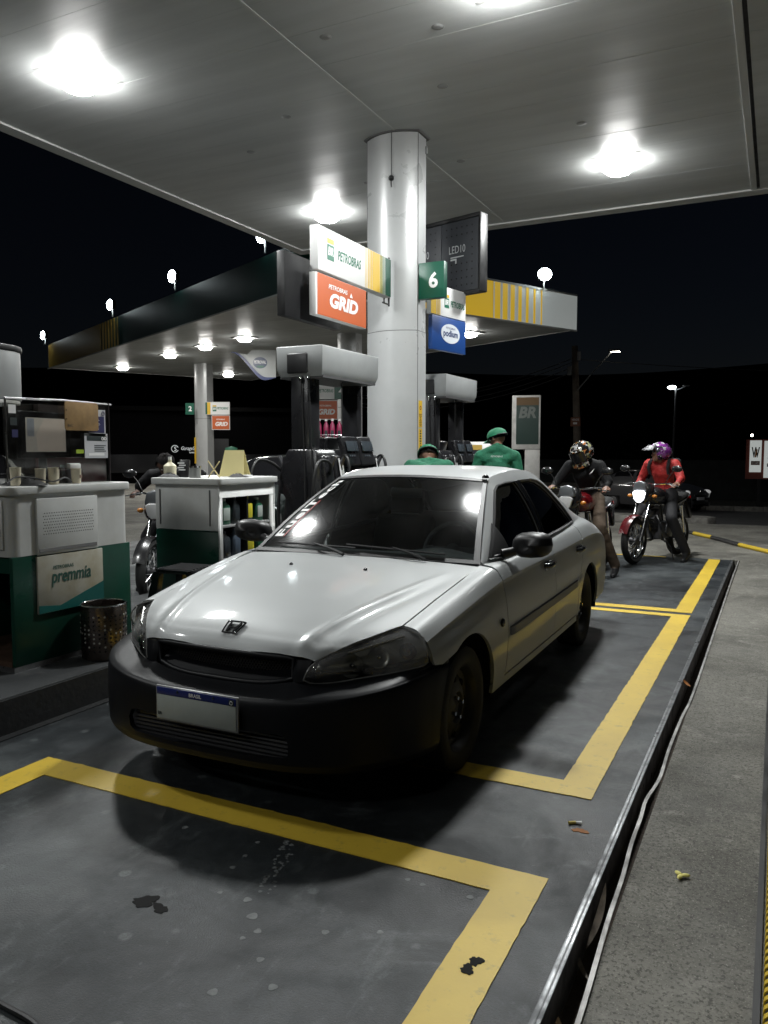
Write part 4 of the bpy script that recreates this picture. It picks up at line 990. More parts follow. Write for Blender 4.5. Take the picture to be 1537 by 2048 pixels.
# small dark fixing marks on the ceiling
M_mark = mat('ceiling_mark', (.13, .13, .13), .7); M_smudge = mat('ceiling_smudge', (.27, .275, .27), .7)
for k, (x, y) in enumerate(((-3.9, 6.6), (-5.2, 7.9), (-6.2, 8.6), (-3.3, 8.0), (-2.2, 9.6), (-3.9, 10.1), (-5.4, 10.3), (-2.9, 6.9))):
    o = MB().lathe([(.001, -.006), (.03, -.006), (.055, -.001), (.06, .002)], (x + 4.3, y - 3.6, ZC), n=12).build('ceiling_cap', M_smudge, cn)

# ================================================================== COLUMN
M_clad = mat('column_cladding', (.50, .51, .51), .33, .15, var=.12, vscale=1.6, rvar=.08)
def col_profile(x0, x1, yf, yb, sag, n_=14):
    c = (x0 + x1) / 2; h = (x1 - x0) / 2
    f = [(c + h * t, yf - sag * (1 - t * t)) for t in np.linspace(-1, 1, n_)]
    k = [(c + h * t, yb + sag * (1 - t * t)) for t in np.linspace(1, -1, n_)]
    return f + k
ct = thing('canopy_column', 'wide pale column carrying the signs beside the fuel pumps', 'column', (-4.34, 9.06, .2))
def cl(P): return [(x + 4.34, y - 9.06) for x, y in P]
for nm, z0, z1, e in (('lower_cladding', 0, 2.735, 0), ('upper_cladding', 2.745, 5.105, -.004)):
    MB().prism(cl(col_profile(-4.69 - e, -4.0 + e, 8.93 - e, 9.19 + e, .13)), z0, z1).build(nm, M_clad, ct, smooth=30)
MB().prism(cl(col_profile(-4.72, -3.97, 8.90, 9.22, .13)), 5.085, 5.10).build('top_collar', M_mark, ct, smooth=30)
MB().prism(cl(col_profile(-4.685, -4.005, 8.935, 9.185, .128)), 2.73, 2.75).build('joint_band', M_mark, ct, smooth=30)
for x in (-4.0, -4.69): MB().bb((x + 4.34 - .003, 8.934 - 9.06, .0), (x + 4.34 + .004, 8.944 - 9.06, 5.1)).build('corner_seam', M_mark, ct, smooth=0)
b = MB(); b.sphere((.05, -.265, 4.55), .035, 10, 8); b.tube([(.05, -.262, 5.1), (.052, -.266, 4.58)], .004, 5); b.cyl((.05, -.27, 4.52), (.06, -.28, 4.44), .006); b.build('sensor', M_black, ct)
b = MB(); b.box((.33, .12, 4.95), (.05, .04, .09)); b.build('junction_box', M_greyp, ct, bevel=.004)
# yellow instruction stickers on the flat side, facing the lane
def col_sticker(z0, z1, m, name): return plate(name, [(.3425, -.085, z0), (.3425, .02, z0), (.3425, .02, z1), (.3425, -.085, z1)], m, ct, .002)
s1 = col_sticker(1.56, 1.89, M_yprint, 'warning_sticker'); s2 = col_sticker(.98, 1.545, M_yprint, 'warning_sticker'); s3 = col_sticker(.80, .965, M_signg, 'notice_sticker')
MB().lathe([(.014, 0), (.026, .001), (.026, .0), ], (.3428, -.032, 1.80), 'X', 16).build('warning_ring', mat('sticker_redblack', (.2, .02, .02), .5), ct)
def lines(parent, z0, z1, n_, m, x=.3428, y0=-.075, y1=.012, seed=1):
    rr = random.Random(seed); b = MB(); h = (z1 - z0) / n_
    for i in range(n_):
        z = z1 - (i + .5) * h; w_ = (y1 - y0) * rr.uniform(.45, 1); c_ = (y0 + y1) / 2
        b.bb((x, c_ - w_ / 2, z - h * .28), (x + .0012, c_ + w_ / 2, z + h * .28))
    return b.build('printed_lines', m, parent, smooth=0)
lines(ct, 1.57, 1.73, 8, mat('print_brown', (.22, .12, .01), .5), seed=2); lines(ct, 1.0, 1.53, 17, M_dark, seed=3, y0=-.06, y1=0.0); lines(ct, .82, .95, 5, mat('print_pale', (.3, .4, .36), .5), seed=4)

# ================================================================== SIGNS ON THE COLUMN
def bands(parent, o, r, u, n_, x0, x1, z0, z1):
    """white -> yellow -> green vertical bands on a face: o origin, r right, u up"""
    o, r, u = Vector(o), Vector(r), Vector(u); nn = r.cross(u); L = x1 - x0
    def strip(a, c, m, nm='colour_band'):
        P = [o + r * a + u * z0 + nn * .003, o + r * c + u * z0 + nn * .003, o + r * c + u * z1 + nn * .003, o + r * a + u * z1 + nn * .003]
        plate(nm, P, m, parent, .0025)
    k = 5
    for i in range(k):
        a = x0 + L * (.0 + .055 * i); strip(a, a + L * (.008 + .0085 * i), M_yprint)
    strip(x0 + L * .28, x0 + L * .56, M_yprint)
    for i in range(4):
        a = x0 + L * (.58 + .05 * i); strip(a, a + L * (.034 - .006 * i), mat('band_olive', (.33, .30, .03), .45) if i < 2 else mat('band_green', (.05, .14, .04), .45))
    strip(x0 + L * .78, x1, M_signg)
def br_logo(parent, o, r, u, h):
    o, r, u = Vector(o), Vector(r), Vector(u); nn = r.cross(u)
    def q(a, c, z0, z1, m, nm): plate(nm, [o + r * a + u * z0 + nn * .003, o + r * c + u * z0 + nn * .003, o + r * c + u * z1 + nn * .003, o + r * a + u * z1 + nn * .003], m, parent, .0025)
    w_ = h * .62
    q(-w_ / 2, w_ / 2, h * .28, h * .5, M_yprint, 'logo_yellow'); q(-w_ / 2, w_ / 2, -h * .5, h * .22, M_greent, 'logo_green')
    text('logo_letters', 'BR', M_whitet, parent, o + u * (-h * .08), r, u, width=w_ * .82, height=h * .4, bold=.03, shear=.15, lift=.0045)
def sign_white(parent, o, r, u, L, h, th=.09, logo=True, bx_=(.60, 1.0), end='none'):
    """box sign whose face starts at o (lower near corner), r along the face, u up"""
    o, r, u = Vector(o), Vector(r), Vector(u); nn = r.cross(u)
    b = MB(); P = [o, o + r * L, o + r * L + u * h, o + u * h]
    b.add([*P, *[p - nn * th for p in P]], [(0, 1, 2, 3), (7, 6, 5, 4), (0, 4, 5, 1), (1, 5, 6, 2), (2, 6, 7, 3), (3, 7, 4, 0)])
    b.build('sign_box', M_signw, parent, bevel=.006)
    return o, r, u
A = thing('petrol_sign', 'white and yellow petrol company sign projecting from the column above the orange sign', 'sign', (-4.25, 8.72, 3.3), 0)
o0 = Vector((0, -1.70, .01)); rr_ = Vector((0, 1, 0)); uu_ = Vector((0, 0, 1))
sign_white(A, o0, rr_, uu_, 1.68, .45, .10); bands(A, o0, rr_, uu_, 9, 1.02, 1.675, .006, .444)
br_logo(A, o0 + rr_ * .25 + uu_ * .245, rr_, uu_, .22)
text('company_name', 'PETROBRAS', M_greent, A, o0 + rr_ * .66 + uu_ * .225, rr_, uu_, width=.52, height=.105, bold=.025, shear=.18, lift=.003)
b = MB(); b.tube([(-.05, .03, -.08), (-.05, .03, .5)], .012, 6); b.tube([(-.05, -.14, -.06), (-.05, .03, -.06)], .01, 6); b.tube([(-.05, -.1, 0), (-.05, -.1, -.06)], .01, 6); b.build('bracket', M_black, A)
Gd = thing('fuel_grade_sign', 'orange fuel grade sign hanging under the white sign on the column', 'sign', (-4.25, 7.5, 2.85), 0)
b = MB(); b.bb((-.08, -.53, 0), (0, .56, .43)); b.build('sign_box', M_signw, Gd, bevel=.006)
plate('sign_face', [(.003, -.50, .008), (.003, .555, .008), (.003, .555, .425), (.003, -.50, .425)], M_orange, Gd, .003)
text('grade_maker', 'PETROBRAS', M_whitet, Gd, (.003, -.08, .325), (0, 1, 0), (0, 0, 1), width=.40, height=.048, bold=.02, shear=.15, lift=.003)
text('grade_name', 'GRID', M_whitet, Gd, (.003, .05, .19), (0, 1, 0), (0, 0, 1), width=.62, height=.155, bold=.05, shear=.2, lift=.003)
MB().prism([(.17, .285), (.235, .285), (.20, .335)], .006, .0075, 'X').build('letter_accent', M_whitet, Gd)
# price board behind it, dark
Lb = thing('price_board', 'black price board hanging behind the orange fuel sign', 'display', (-4.46, 7.35, 2.82), 0)
b = MB(); b.bb((-.10, -.62, 0), (.0, .5, .64)); b.build('case', M_black, Lb, bevel=.008)
# number six box
S6 = thing('pump_number_sign', 'green box sign with the number 6 on the column side', 'sign', (-3.8, 8.98, 3.31))
b = MB(); b.bb((-.19, -.04, 0), (.145, .06, .43)); b.build('sign_box', M_signg, S6, bevel=.005)
text('number', '6', M_whitet, S6, (.005, -.042, .215), (1, 0, 0), (0, 0, 1), height=.19, bold=.03, lift=.002)
# right pair of signs, turned a little
dC = Vector((math.sin(R(11.5)), math.cos(R(11.5)), 0)); uz = Vector((0, 0, 1))
C2 = thing('petrol_sign', 'small white petrol company sign on the lane side of the column above the blue sign', 'sign', (-3.98, 9.3, 3.2))
sign_white(C2, (0, 0, 0), dC, uz, .82, .38, .07)
def cb(a, c, m): plate('colour_band', [dC * a + uz * .005 + Vector((.003, 0, 0)), dC * c + uz * .005 + Vector((.003, 0, 0)), dC * c + uz * .375 + Vector((.003, 0, 0)), dC * a + uz * .375 + Vector((.003, 0, 0))], m, C2, .0025)
cb(.0, .12, M_yprint)
for i in range(3): cb(.135 + .03 * i, .15 + .03 * i, M_yprint)
br_logo(C2, dC * .36 + uz * .2, dC, uz, .17); text('company_name', 'PETROBRAS', M_greent, C2, dC * .62 + uz * .18, dC, uz, width=.34, height=.08, bold=.025, shear=.18, lift=.003)
C3 = thing('fuel_grade_sign', 'blue fuel grade sign with an oval logo right of the column', 'sign', (-3.97, 9.32, 2.76))
nC = dC.cross(uz); b = MB(); P = [Vector((0, 0, 0)), dC * .79, dC * .79 + uz * .43, uz * .43]; b.add([*P, *[p - nC * .06 for p in P]], [(0, 1, 2, 3), (7, 6, 5, 4), (0, 4, 5, 1), (1, 5, 6, 2), (2, 6, 7, 3), (3, 7, 4, 0)]); b.build('sign_box', M_signb, C3, bevel=.005)
oc = dC * .42 + uz * .23 + nC * .004
ov = [oc + dC * (.22 * math.cos(a)) + uz * (.125 * math.sin(a)) for a in np.linspace(0, 2 * PI, 28, endpoint=False)]
plate('oval', ov, mat('oval_silver', (.62, .65, .70), .35), C3, .004)
text('grade_name', 'podium', mat('oval_ink', (.01, .03, .12), .5), C3, oc - uz * .01, dC, uz, width=.34, height=.11, bold=.03, lift=.002); text('grade_maker', 'PETROBRAS', mat('oval_ink', (.01, .03, .12), .5), C3, oc + uz * .07, dC, uz, width=.22, height=.026, lift=.002)
# LED price display, two panels
dL = Vector((-math.cos(R(16)), math.sin(R(16)), 0)); rL = -dL; nL = rL.cross(uz)
LD = thing('price_display', 'switched off two panel price display right of the column', 'display', (-3.61, 10.0, 3.6))
M_led = mat('led_panel', (.040, .043, .05), .5); M_ledd = mat('led_dot', (.004, .004, .004), .6); M_ledt = mat('led_print', (.5, .52, .52), .5)
for k in range(2):
    a0, a1 = -.62 * (k + 1) + .006, -.62 * k
    P = [rL * a0, rL * a1, rL * a1 + uz * .93, rL * a0 + uz * .93]; b = MB(); b.add([*P, *[p - nL * .12 for p in P]], [(0, 1, 2, 3), (7, 6, 5, 4), (0, 4, 5, 1), (1, 5, 6, 2), (2, 6, 7, 3), (3, 7, 4, 0)])
    pn = b.build('led_panel', M_led, LD, bevel=.008)
    b = MB()
    for i in range(6):
        for j in range(9):
            if 4 <= j <= 6 and i < 5: continue
            p = rL * (a0 + .09 + i * .085) + uz * (.08 + j * .095); b.cyl(p, p + nL * .004, .011, n=6)
    b.build('led_dots', M_ledd, pn)['kind'] = 'stuff'
    text('display_lettering', 'LED10', M_ledt, LD, rL * (a0 + .27) + uz * .56, rL, uz, width=.27, height=.10, lift=.003)
    b = MB(); c_ = rL * (a0 + .27) + uz * .46
    for x, z, w_, h in ((0, .0, .22, .014), (-.06, -.03, .10, .022), (-.02, -.055, .022, .06)): 
        P = [c_ + rL * (x - w_ / 2) + uz * (z - h / 2) + nL * .004, c_ + rL * (x + w_ / 2) + uz * (z - h / 2) + nL * .004, c_ + rL * (x + w_ / 2) + uz * (z + h / 2) + nL * .004, c_ + rL * (x - w_ / 2) + uz * (z + h / 2) + nL * .004]
        plate('display_mark', P, M_ledt, LD, .003)
b = MB(); P = [rL * .03 + uz * -.03, rL * -1.27 + uz * -.03]
for z0, z1 in ((-.035, -.005), (.935, .985)):
    Q = [rL * -1.26 + uz * z0 + nL * .01, rL * .03 + uz * z0 + nL * .01, rL * .03 + uz * z1 + nL * .01, rL * -1.26 + uz * z1 + nL * .01]; b.add([*Q, *[p - nL * .16 for p in Q]], [(0, 1, 2, 3), (7, 6, 5, 4), (0, 4, 5, 1), (1, 5, 6, 2), (2, 6, 7, 3), (3, 7, 4, 0)])
Q = [rL * .004 + uz * -.03 + nL * .005, rL * .04 + uz * -.03 + nL * .005, rL * .04 + uz * .98 + nL * .005, rL * .004 + uz * .98 + nL * .005]; b.add([*Q, *[p - nL * .16 for p in Q]], [(0, 1, 2, 3), (7, 6, 5, 4), (0, 4, 5, 1), (1, 5, 6, 2), (2, 6, 7, 3), (3, 7, 4, 0)])
b.build('frame', M_black, LD, bevel=.004)

# ================================================================== FAR CANOPY (turned about 26 degrees)
FA = Vector((-9.607, 14.79, 0)); fu = Vector((-.8955, .4451, 0)); fv = Vector((.4426, .8968, 0))
fr = math.atan2(.4451, -.8955)
FC = thing('canopy', 'second petrol station canopy across the yard with lamps along its top edge', 'canopy', FA, 0)
FL, FW = 20.13, 9.5; z0, z1 = 5.0, 5.95
def fbox(name, a0, a1, b0, b1, za, zb, m, bev=0):
    b = MB(); P = [fu * a0 + fv * b0, fu * a1 + fv * b0, fu * a1 + fv * b1, fu * a0 + fv * b1]
    b.add([p + uz * za for p in P] + [p + uz * zb for p in P], [(0, 3, 2, 1), (4, 5, 6, 7), (0, 1, 5, 4), (1, 2, 6, 5), (2, 3, 7, 6), (3, 0, 4, 7)])
    return b.build(name, m, FC, smooth=0)
for i in range(8): fbox('ceiling_panel', .1 + i * (FL - .2) / 8 + .006, .1 + (i + 1) * (FL - .2) / 8 - .006, .1, FW - .1, z0, z0 + .05, M_ceil)
fbox('roof_core', .05, FL - .05, .05, FW - .05, z0 + .06, z1 - .1, M_black)
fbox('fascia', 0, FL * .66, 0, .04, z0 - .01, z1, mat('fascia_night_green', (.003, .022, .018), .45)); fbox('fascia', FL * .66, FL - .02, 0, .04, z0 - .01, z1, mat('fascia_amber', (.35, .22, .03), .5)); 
for i in range(7): fbox('fascia_stripe', FL * .66 - .12 - i * .3, FL * .66 - .12 - i * .3 + .14 - i * .012, -.012, .0, z0, z1 - .01, mat('fascia_amber', (.35, .22, .03), .5))
fbox('fascia', FL - .02, FL, 0, FW, z0 - .01, z1, M_white)
fbox('fascia', 0, FL, FW - .04, FW, z0 - .01, z1, M_white)
M_fy = mat('fascia_yellow_glow', (.62, .40, .03), .5, emit=(.62, .40, .03), es=.62); M_fw = mat('fascia_white_glow', (.6, .64, .62), .5, emit=(.6, .64, .62), es=.30)  # emission stands in for light falling on these panels
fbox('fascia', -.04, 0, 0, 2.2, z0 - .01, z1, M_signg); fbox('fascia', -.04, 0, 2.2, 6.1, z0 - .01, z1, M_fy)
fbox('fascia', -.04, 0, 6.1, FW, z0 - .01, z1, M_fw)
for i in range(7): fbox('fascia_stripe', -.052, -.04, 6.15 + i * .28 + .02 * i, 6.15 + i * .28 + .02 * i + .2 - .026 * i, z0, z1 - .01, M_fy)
fbox('fascia_edge', -.06, 0, 0, FW, z1, z1 + .05, M_white); fbox('fascia_edge', -.06, 0, 0, FW, z0 - .05, z0 - .01, M_white); fbox('fascia_edge', 0, FL, -.05, 0, z0 - .05, z0 - .01, M_ceil2)
FLAMPS = ((-14.89, 20.195, 'far canopy lamp nearest to the orange sign'), (-17.25, 21.2, 'far canopy lamp above and left of the grey pump hood'), (-19.89, 22.45, 'far canopy lamp above the thin column'), (-24.54, 24.83, 'far canopy lamp nearest to the canopy left corner'), (-22.41, 29.12, 'far canopy lamp at the back, right of the thin column'), (-8.33, 22.4, 'far canopy lamp right of the blue sign'))
for x, y, lb in FLAMPS:
    t = thing('canopy_lamp', lb, 'lamp', (x, y, 5.0), fr, 'lamps set in the far canopy')
    MB().box((0, 0, -.015), (.62, .62, .03)).build('frame', M_ceil2, t); MB().lathe([(.22, -.02), (.22, -.07), (.18, -.12), (.08, -.14), (.001, -.145)], n=14).build('lens', M_lens2, t)
    area(t, (0, 0, -.15), .4, 95, (1, .98, .93))
def floodlight(p, aim, label, watts=6):
    t = thing('floodlight', label, 'lamp', p, aim, 'floodlights on the far canopy edge')
    MB().cyl((0, 0, -.32), (0, 0, 0), .022).build('post', M_greyp, t); MB().box((0, -.03, .06), (.40, .12, .28)).build('housing', M_black, t, bevel=.01)
    MB().sphere((0, -.09, .06), (.19, .07, .17), 18, 12).build('lens', emis('flood_lens', (.86, .97, 1), 60), t, smooth=80)
    d = bpy.data.lights.new('flood_light', 'SPOT'); d.energy = watts; d.spot_size = R(130); d.spot_blend = .6; d.color = (.85, .96, 1); d.shadow_soft_size = .1
    o = bpy.data.objects.new('flood_light', d); COL.objects.link(o); o.parent = t; o.location = (0, -.12, .06); o.rotation_euler = (R(55), 0, 0)
ez = z1 + .32
for a, lb in ((FL - .05, 'floodlight on the left corner of the far canopy'), (11.5, 'second floodlight from the left on the far canopy'), (6.2, 'largest floodlight on the long dark side of the far canopy'), (1.0, 'floodlight near the corner of the far canopy under the near canopy edge')):
    p = FA + fu * a - fv * .12 + uz * ez; floodlight(p, math.atan2(-.3, -.95) + PI / 2 + .9, lb, 8)
p = FA + fv * 7.93 - fu * (-.0) + uz * ez - fu * .16; floodlight(p, .5, 'floodlight above the yellow side of the far canopy', 10)
# columns of the far canopy
def fcol(x, y, label, w_=.62, d=.4):
    t = thing('canopy_column', label, 'column', (x, y, 0), 0); MB().prism([(q[0], q[1]) for q in col_profile(-w_ / 2, w_ / 2, -d / 2, d / 2, .1)], 0, 5.0).build('cladding', M_clad, t, smooth=30)
    MB().prism([(q[0], q[1]) for q in col_profile(-w_ / 2 - .002, w_ / 2 + .002, -d / 2 - .002, d / 2 + .002, .1)], 2.8, 2.815).build('joint_band', M_mark, t, smooth=30); return t
c2 = fcol(-20.9, 25.55, 'thin pale column with the number 2 sign under the far canopy', .62, .4)
c3 = fcol(-11.68, 21.1, 'pale far canopy column seen above the grey pump hood', .62, .4)
plate('warning_sticker', [(-.27, -.31, 1.0), (-.17, -.33, 1.0), (-.17, -.33, 2.05), (-.27, -.31, 2.05)], M_yprint, c2, .004)
def small_signs(c, num, dn, dp, dg, zb, flip, where):
    x, y = c.location.x, c.location.y; vr = Vector((math.cos(R(26.5)), math.sin(R(26.5)), 0)); vn = vr.cross(uz)
    def bx3(par, a0, a1, za, zb_, th, m, nm):
        P = [vr * a0 + uz * za, vr * a1 + uz * za, vr * a1 + uz * zb_, vr * a0 + uz * zb_]; b = MB(); b.add([*P, *[p - vn * th for p in P]], [(0, 1, 2, 3), (7, 6, 5, 4), (0, 4, 5, 1), (1, 5, 6, 2), (2, 6, 7, 3), (3, 7, 4, 0)]); return b.build(nm, m, par, smooth=0)
    base = Vector((x, y, 0)) + vn * .55
    t = thing('pump_number_sign', 'small green sign with the number %s %s' % (num, where), 'sign', base + vr * dn + uz * zb + vn * .12)
    bx3(t, -.17, .17, 0, .45, .1, M_signg, 'sign_box'); text('number', num, M_whitet, t, vr * .02 + uz * .23, vr, uz, height=.2, bold=.03, lift=.004)
    t = thing('petrol_sign', 'small white petrol sign beside the number %s %s' % (num, where), 'sign', base + vr * dp + uz * zb)
    bx3(t, -.48, .48, 0, .5, .1, M_signw, 'sign_box'); a_ = (-.48, -.28) if not flip else (.30, .48)
    for a, c_, m in ((a_[0], a_[0] + .07, M_signg if not flip else M_yprint), (a_[0] + .07, a_[1], M_yprint)): plate('colour_band', [vr * a + uz * .01 + vn * .004, vr * c_ + uz * .01 + vn * .004, vr * c_ + uz * .49 + vn * .004, vr * a + uz * .49 + vn * .004], m, t, .003)
    k = -.12 if not flip else -.32
    br_logo(t, vr * k + uz * .25 + vn * .002, vr, uz, .24); text('company_name', 'PETROBRAS', M_greent, t, vr * (k + .33) + uz * .25, vr, uz, width=.44, height=.10, bold=.02, shear=.15, lift=.004)
    t = thing('fuel_grade_sign', 'small orange fuel grade sign under the number %s sign %s' % (num, where), 'sign', base + vr * dg + uz * (zb - .6))
    bx3(t, -.36, .36, 0, .57, .08, M_signw, 'sign_box'); plate('sign_face', [vr * -.34 + uz * .02 + vn * .004, vr * .34 + uz * .02 + vn * .004, vr * .34 + uz * .55 + vn * .004, vr * -.34 + uz * .55 + vn * .004], M_orange, t, .003)
    text('grade_name', 'GRID', M_whitet, t, vr * .03 + uz * .23, vr, uz, width=.5, height=.17, bold=.05, shear=.2, lift=.005); text('grade_maker', 'PETROBRAS', M_whitet, t, vr * .0 + uz * .41, vr, uz, width=.34, height=.05, bold=.02, lift=.005)
small_signs(c2, '2', -.42, .66, .78, 2.95, False, 'under the far canopy')
small_signs(c3, '4', -.26, -.70, -.70, 3.02, True, 'seen through the pump')
# ================================================================== FUEL PUMPS
M_pump = mat('pump_black', (.014, .014, .016), .3, rvar=.1, vscale=3, coat=.3, coat_rough=.2)
M_scr = mat('pump_screen', (.05, .06, .07), .08, spec=.7)
M_hose = mat('hose_black', (.012, .012, .012), .45)
def make_pump(label):
    t = thing('fuel_pump', label, 'fuel pump', (-4.27, 7.28, .2), 0, 'fuel pumps on the near island')
    # lower body with sloped front on both lane sides
    prof = [(-.20, 0), (.20, 0), (.20, .78), (.235, .84), (.20, 1.22), (.16, 1.28), (-.16, 1.28), (-.20, 1.22), (-.235, .84), (-.20, .78)]
    MB().prism(prof, -.57, .57, 'Y').build('body', M_pump, t, bevel=.012)
    for ya, yb in ((-.56, -.34), (.46, .57)):
        MB().bb((-.13, ya, 1.28), (.08, yb, 2.02)).build('pillar', M_pump, t, bevel=.015)
    # hood: faceted long box with sloped underside
    P0 = [(-.27, -.605), (.27, -.605), (.27, .605), (-.27, .605)]
    lev = [(2.0, .90), (2.075, .985), (2.29, 1.0), (2.30, .985)]
    b = MB(); G = [[(x * k, y * (1 - (1 - k) * .55), z) for x, y in P0 + P0[:1]] for z, k in lev]; b.grid(G); n0 = len(b.v)
    b.add([G[0][i] for i in range(4)], [(3, 2, 1, 0)]); b.add([G[-1][i] for i in range(4)], [(0, 1, 2, 3)])
    hd = b.build('hood', M_greyp, t, weld=True, bevel=.008, smooth=25)
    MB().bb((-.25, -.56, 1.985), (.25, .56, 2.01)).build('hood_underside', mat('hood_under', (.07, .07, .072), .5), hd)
    for s_ in (1, -1): MB().box((-.02, s_ * .602, 2.13), (.24, .03, .20)).build('hood_hatch', M_black, hd, bevel=.02, seg=3)
    for s_ in (1, -1):
        # display heads
        tl = Matrix.Rotation(R(-14 * s_), 3, 'Y')
        for y, hgt in ((.02, .30), (.36, .30)):
            d = MB().box((s_ * .215, y, 1.26), (.07, .30, .32), 0, tl).build('display', M_pump, t, bevel=.02, seg=3)
            MB().box((s_ * .252, y, 1.315), (.012, .24, .11), 0, tl).build('screen', M_scr, d, bevel=.004)
            b = MB()
            for i in range(3):
                for j in range(3): b.box((s_ * (.262 - .002 * i), y - .06 + .045 * j, 1.215 - .03 * i), (.012, .03, .018), 0, tl)
            b.build('keypad', mat('key_grey', (.06, .07, .08), .3), d)['kind'] = 'stuff'
        # nozzles in their boots with white number labels
        for k, y in enumerate((-.47, -.28, .55)):
            bt = MB().box((s_ * .235, y, 1.02), (.10, .15, .40), 0, Matrix.Rotation(R(-10 * s_), 3, 'Y')).build('nozzle_boot', M_pump, t, bevel=.03, seg=3)
            if k != 0:
                o = Vector((s_ * .295, y, 1.10)); r_ = Vector((0, s_, 0)); u_ = Vector((-.17 * s_, 0, .985)); nn = r_.cross(u_)
                plate('label', [o - r_ * .04 - u_ * .09, o + r_ * .04 - u_ * .09, o + r_ * .04 + u_ * .09, o - r_ * .04 + u_ * .09], M_whitet, bt, .003)
                text('label_number', str(5 + k), M_dark, bt, o + u_ * .0, r_, u_, height=.06, bold=.02)
            h = [(s_ * .26, y, 1.16), (s_ * .33, y, 1.22), (s_ * .40, y - .03, 1.10), (s_ * .42, y - .08, .75), (s_ * .40, y - .10, .38), (s_ * .36, y - .05, .22), (s_ * .32, y + .03, .30), (s_ * .30, y + .02, .70), (s_ * .24, y + .02, .95)]
            if k == 0: h = [(s_ * .25, y + .02, 1.0), (s_ * .34, y - .12, 1.14), (s_ * .36, y - .36, 1.16), (s_ * .36, y - .46, .95), (s_ * .34, y - .42, .6), (s_ * .30, y - .25, .35), (s_ * .28, y - .05, .4), (s_ * .24, y, .8)]
            MB().tube(spline(h, 7), .016, 8).build('hose', M_hose, t, smooth=60)
            MB().tube([(s_ * .25, y, 1.02), (s_ * .29, y, 1.14), (s_ * .33, y, 1.21)], [.02, .024, .018], 8).build('nozzle', mat('nozzle_metal', (.15, .15, .16), .3, .7), bt)
        # hanging hose retractors under the hood
        for xr, y in (((.10, -.585), (.01, -.585), (.2, -.1)) if s_ > 0 else ((.2, -.1),)):
            MB().tube(spline([(s_ * xr, y, 2.0), (s_ * (xr + .015), y + .01, 1.5), (s_ * (xr + .04), y - .01, 1.0), (s_ * (xr + .05), y - .03, .6)] if xr < .15 else [(s_ * xr, y, 2.0), (s_ * xr, y, 1.6), (s_ * xr, y + .02, 1.45)], 6), .0065, 6).build('hose', M_hose, t)
            MB().lathe([(.016, 0), (.02, .03), (.014, .05)], (s_ * xr, y, 1.95), n=10).build('hose_clamp', M_chrome, t)
    return t
pA = make_pump('near fuel pump with grey hood, left of the column')
pB = dup(pA, (-4.27, 10.48, .2), 0, 'fuel pump with grey hood right of the column, behind the attendants')
# grey round-ended hood cut by the left picture edge
pC = thing('fuel_pump', 'grey rounded pump hood cut by the left picture edge', 'fuel pump', (-4.87, 3.08, .2), 0, 'fuel pumps on the near island')
n_ = 10; out_ = [(.28 * math.cos(a), .52 + .28 * math.sin(a)) for a in np.linspace(0, PI, n_)] + [(.28 * math.cos(a), -.6 + .28 * math.sin(a)) for a in np.linspace(PI, 2 * PI, n_)]
MB().prism([(x * .97, y * .985) for x, y in out_], 1.60, 1.93).build('hood', M_greyp, pC, bevel=.01, smooth=40)
MB().prism(out_, 1.93, 1.965).build('hood_cap', M_black, pC, bevel=.006, smooth=40); MB().prism([(x * .96, y * .97) for x, y in out_], 1.575, 1.60).build('hood_base', M_white, pC, bevel=.004, smooth=40)
MB().bb((-.2, -1.1, 0), (.2, -.4, 1.2)).build('body', M_pump, pC, bevel=.02); MB().bb((-.12, -.95, 1.2), (.12, -.7, 1.6)).build('pillar', M_pump, pC, bevel=.01)

# ================================================================== COUNTERS ON THE ISLAND
M_cabw = mat('counter_white', (.60, .61, .60), .42, var=.22, vscale=2.2, rvar=.12, vcol=(.47, .47, .45))
M_cabg = mat('counter_green', (.004, .055, .034), .35, var=.3, vscale=3, rvar=.1)
def rrect(x0, x1, y0, y1, r=.05, n_=5):
    P = []
    for cx_, cy_, a0 in ((x1 - r, y0 + r, -90), (x1 - r, y1 - r, 0), (x0 + r, y1 - r, 90), (x0 + r, y0 + r, 180)):
        P += [(cx_ + r * math.cos(R(a0 + 90 * k / n_)), cy_ + r * math.sin(R(a0 + 90 * k / n_))) for k in range(n_ + 1)]
    return P
# first counter: local origin at front right corner
K1 = thing('service_counter', 'white and green counter with computer at the left picture edge', 'counter', (-3.83, 3.0, .198))
P = rrect(-.68, 0, 0, .90, .06)
def ring(b, P, z0, z1): b.prism(P, z0, z1)
b = MB(); b.prism(P, .66, 1.01); b.build('upper_panel', M_cabw, K1, smooth=35)
# lower green part with an open front facing the viewer
b = MB(); b.bb((-.68, .06, .03), (-.655, .9, .66)); b.bb((-.03, 0.0, .03), (0, .9, .66)); b.bb((-.655, .6, .03), (-.03, .62, .66)); b.bb((-.655, .02, .56), (-.03, .6, .66)); b.build('lower_panel', M_cabg, K1, bevel=.006)
b = MB(); b.bb((-.66, .0, .03), (-.03, .6, .06)); b.build('shelf', mat('rusty_shelf', (.09, .05, .03), .7, var=.5, vscale=8), K1); MB().bb((-.66, -.01, .0), (.0, .89, .03)).build('plinth', M_alu, K1)
b = MB(); b.prism(rrect(-.70, .022, -.025, .925, .07), 1.01, 1.058); b.build('counter_top', M_cabw, K1, bevel=.008, smooth=35)
b = MB(); b.bb((-.60, -.012, .70), (-.06, .0, .985)); d_ = b.build('front_flap', M_white, K1, bevel=.005)
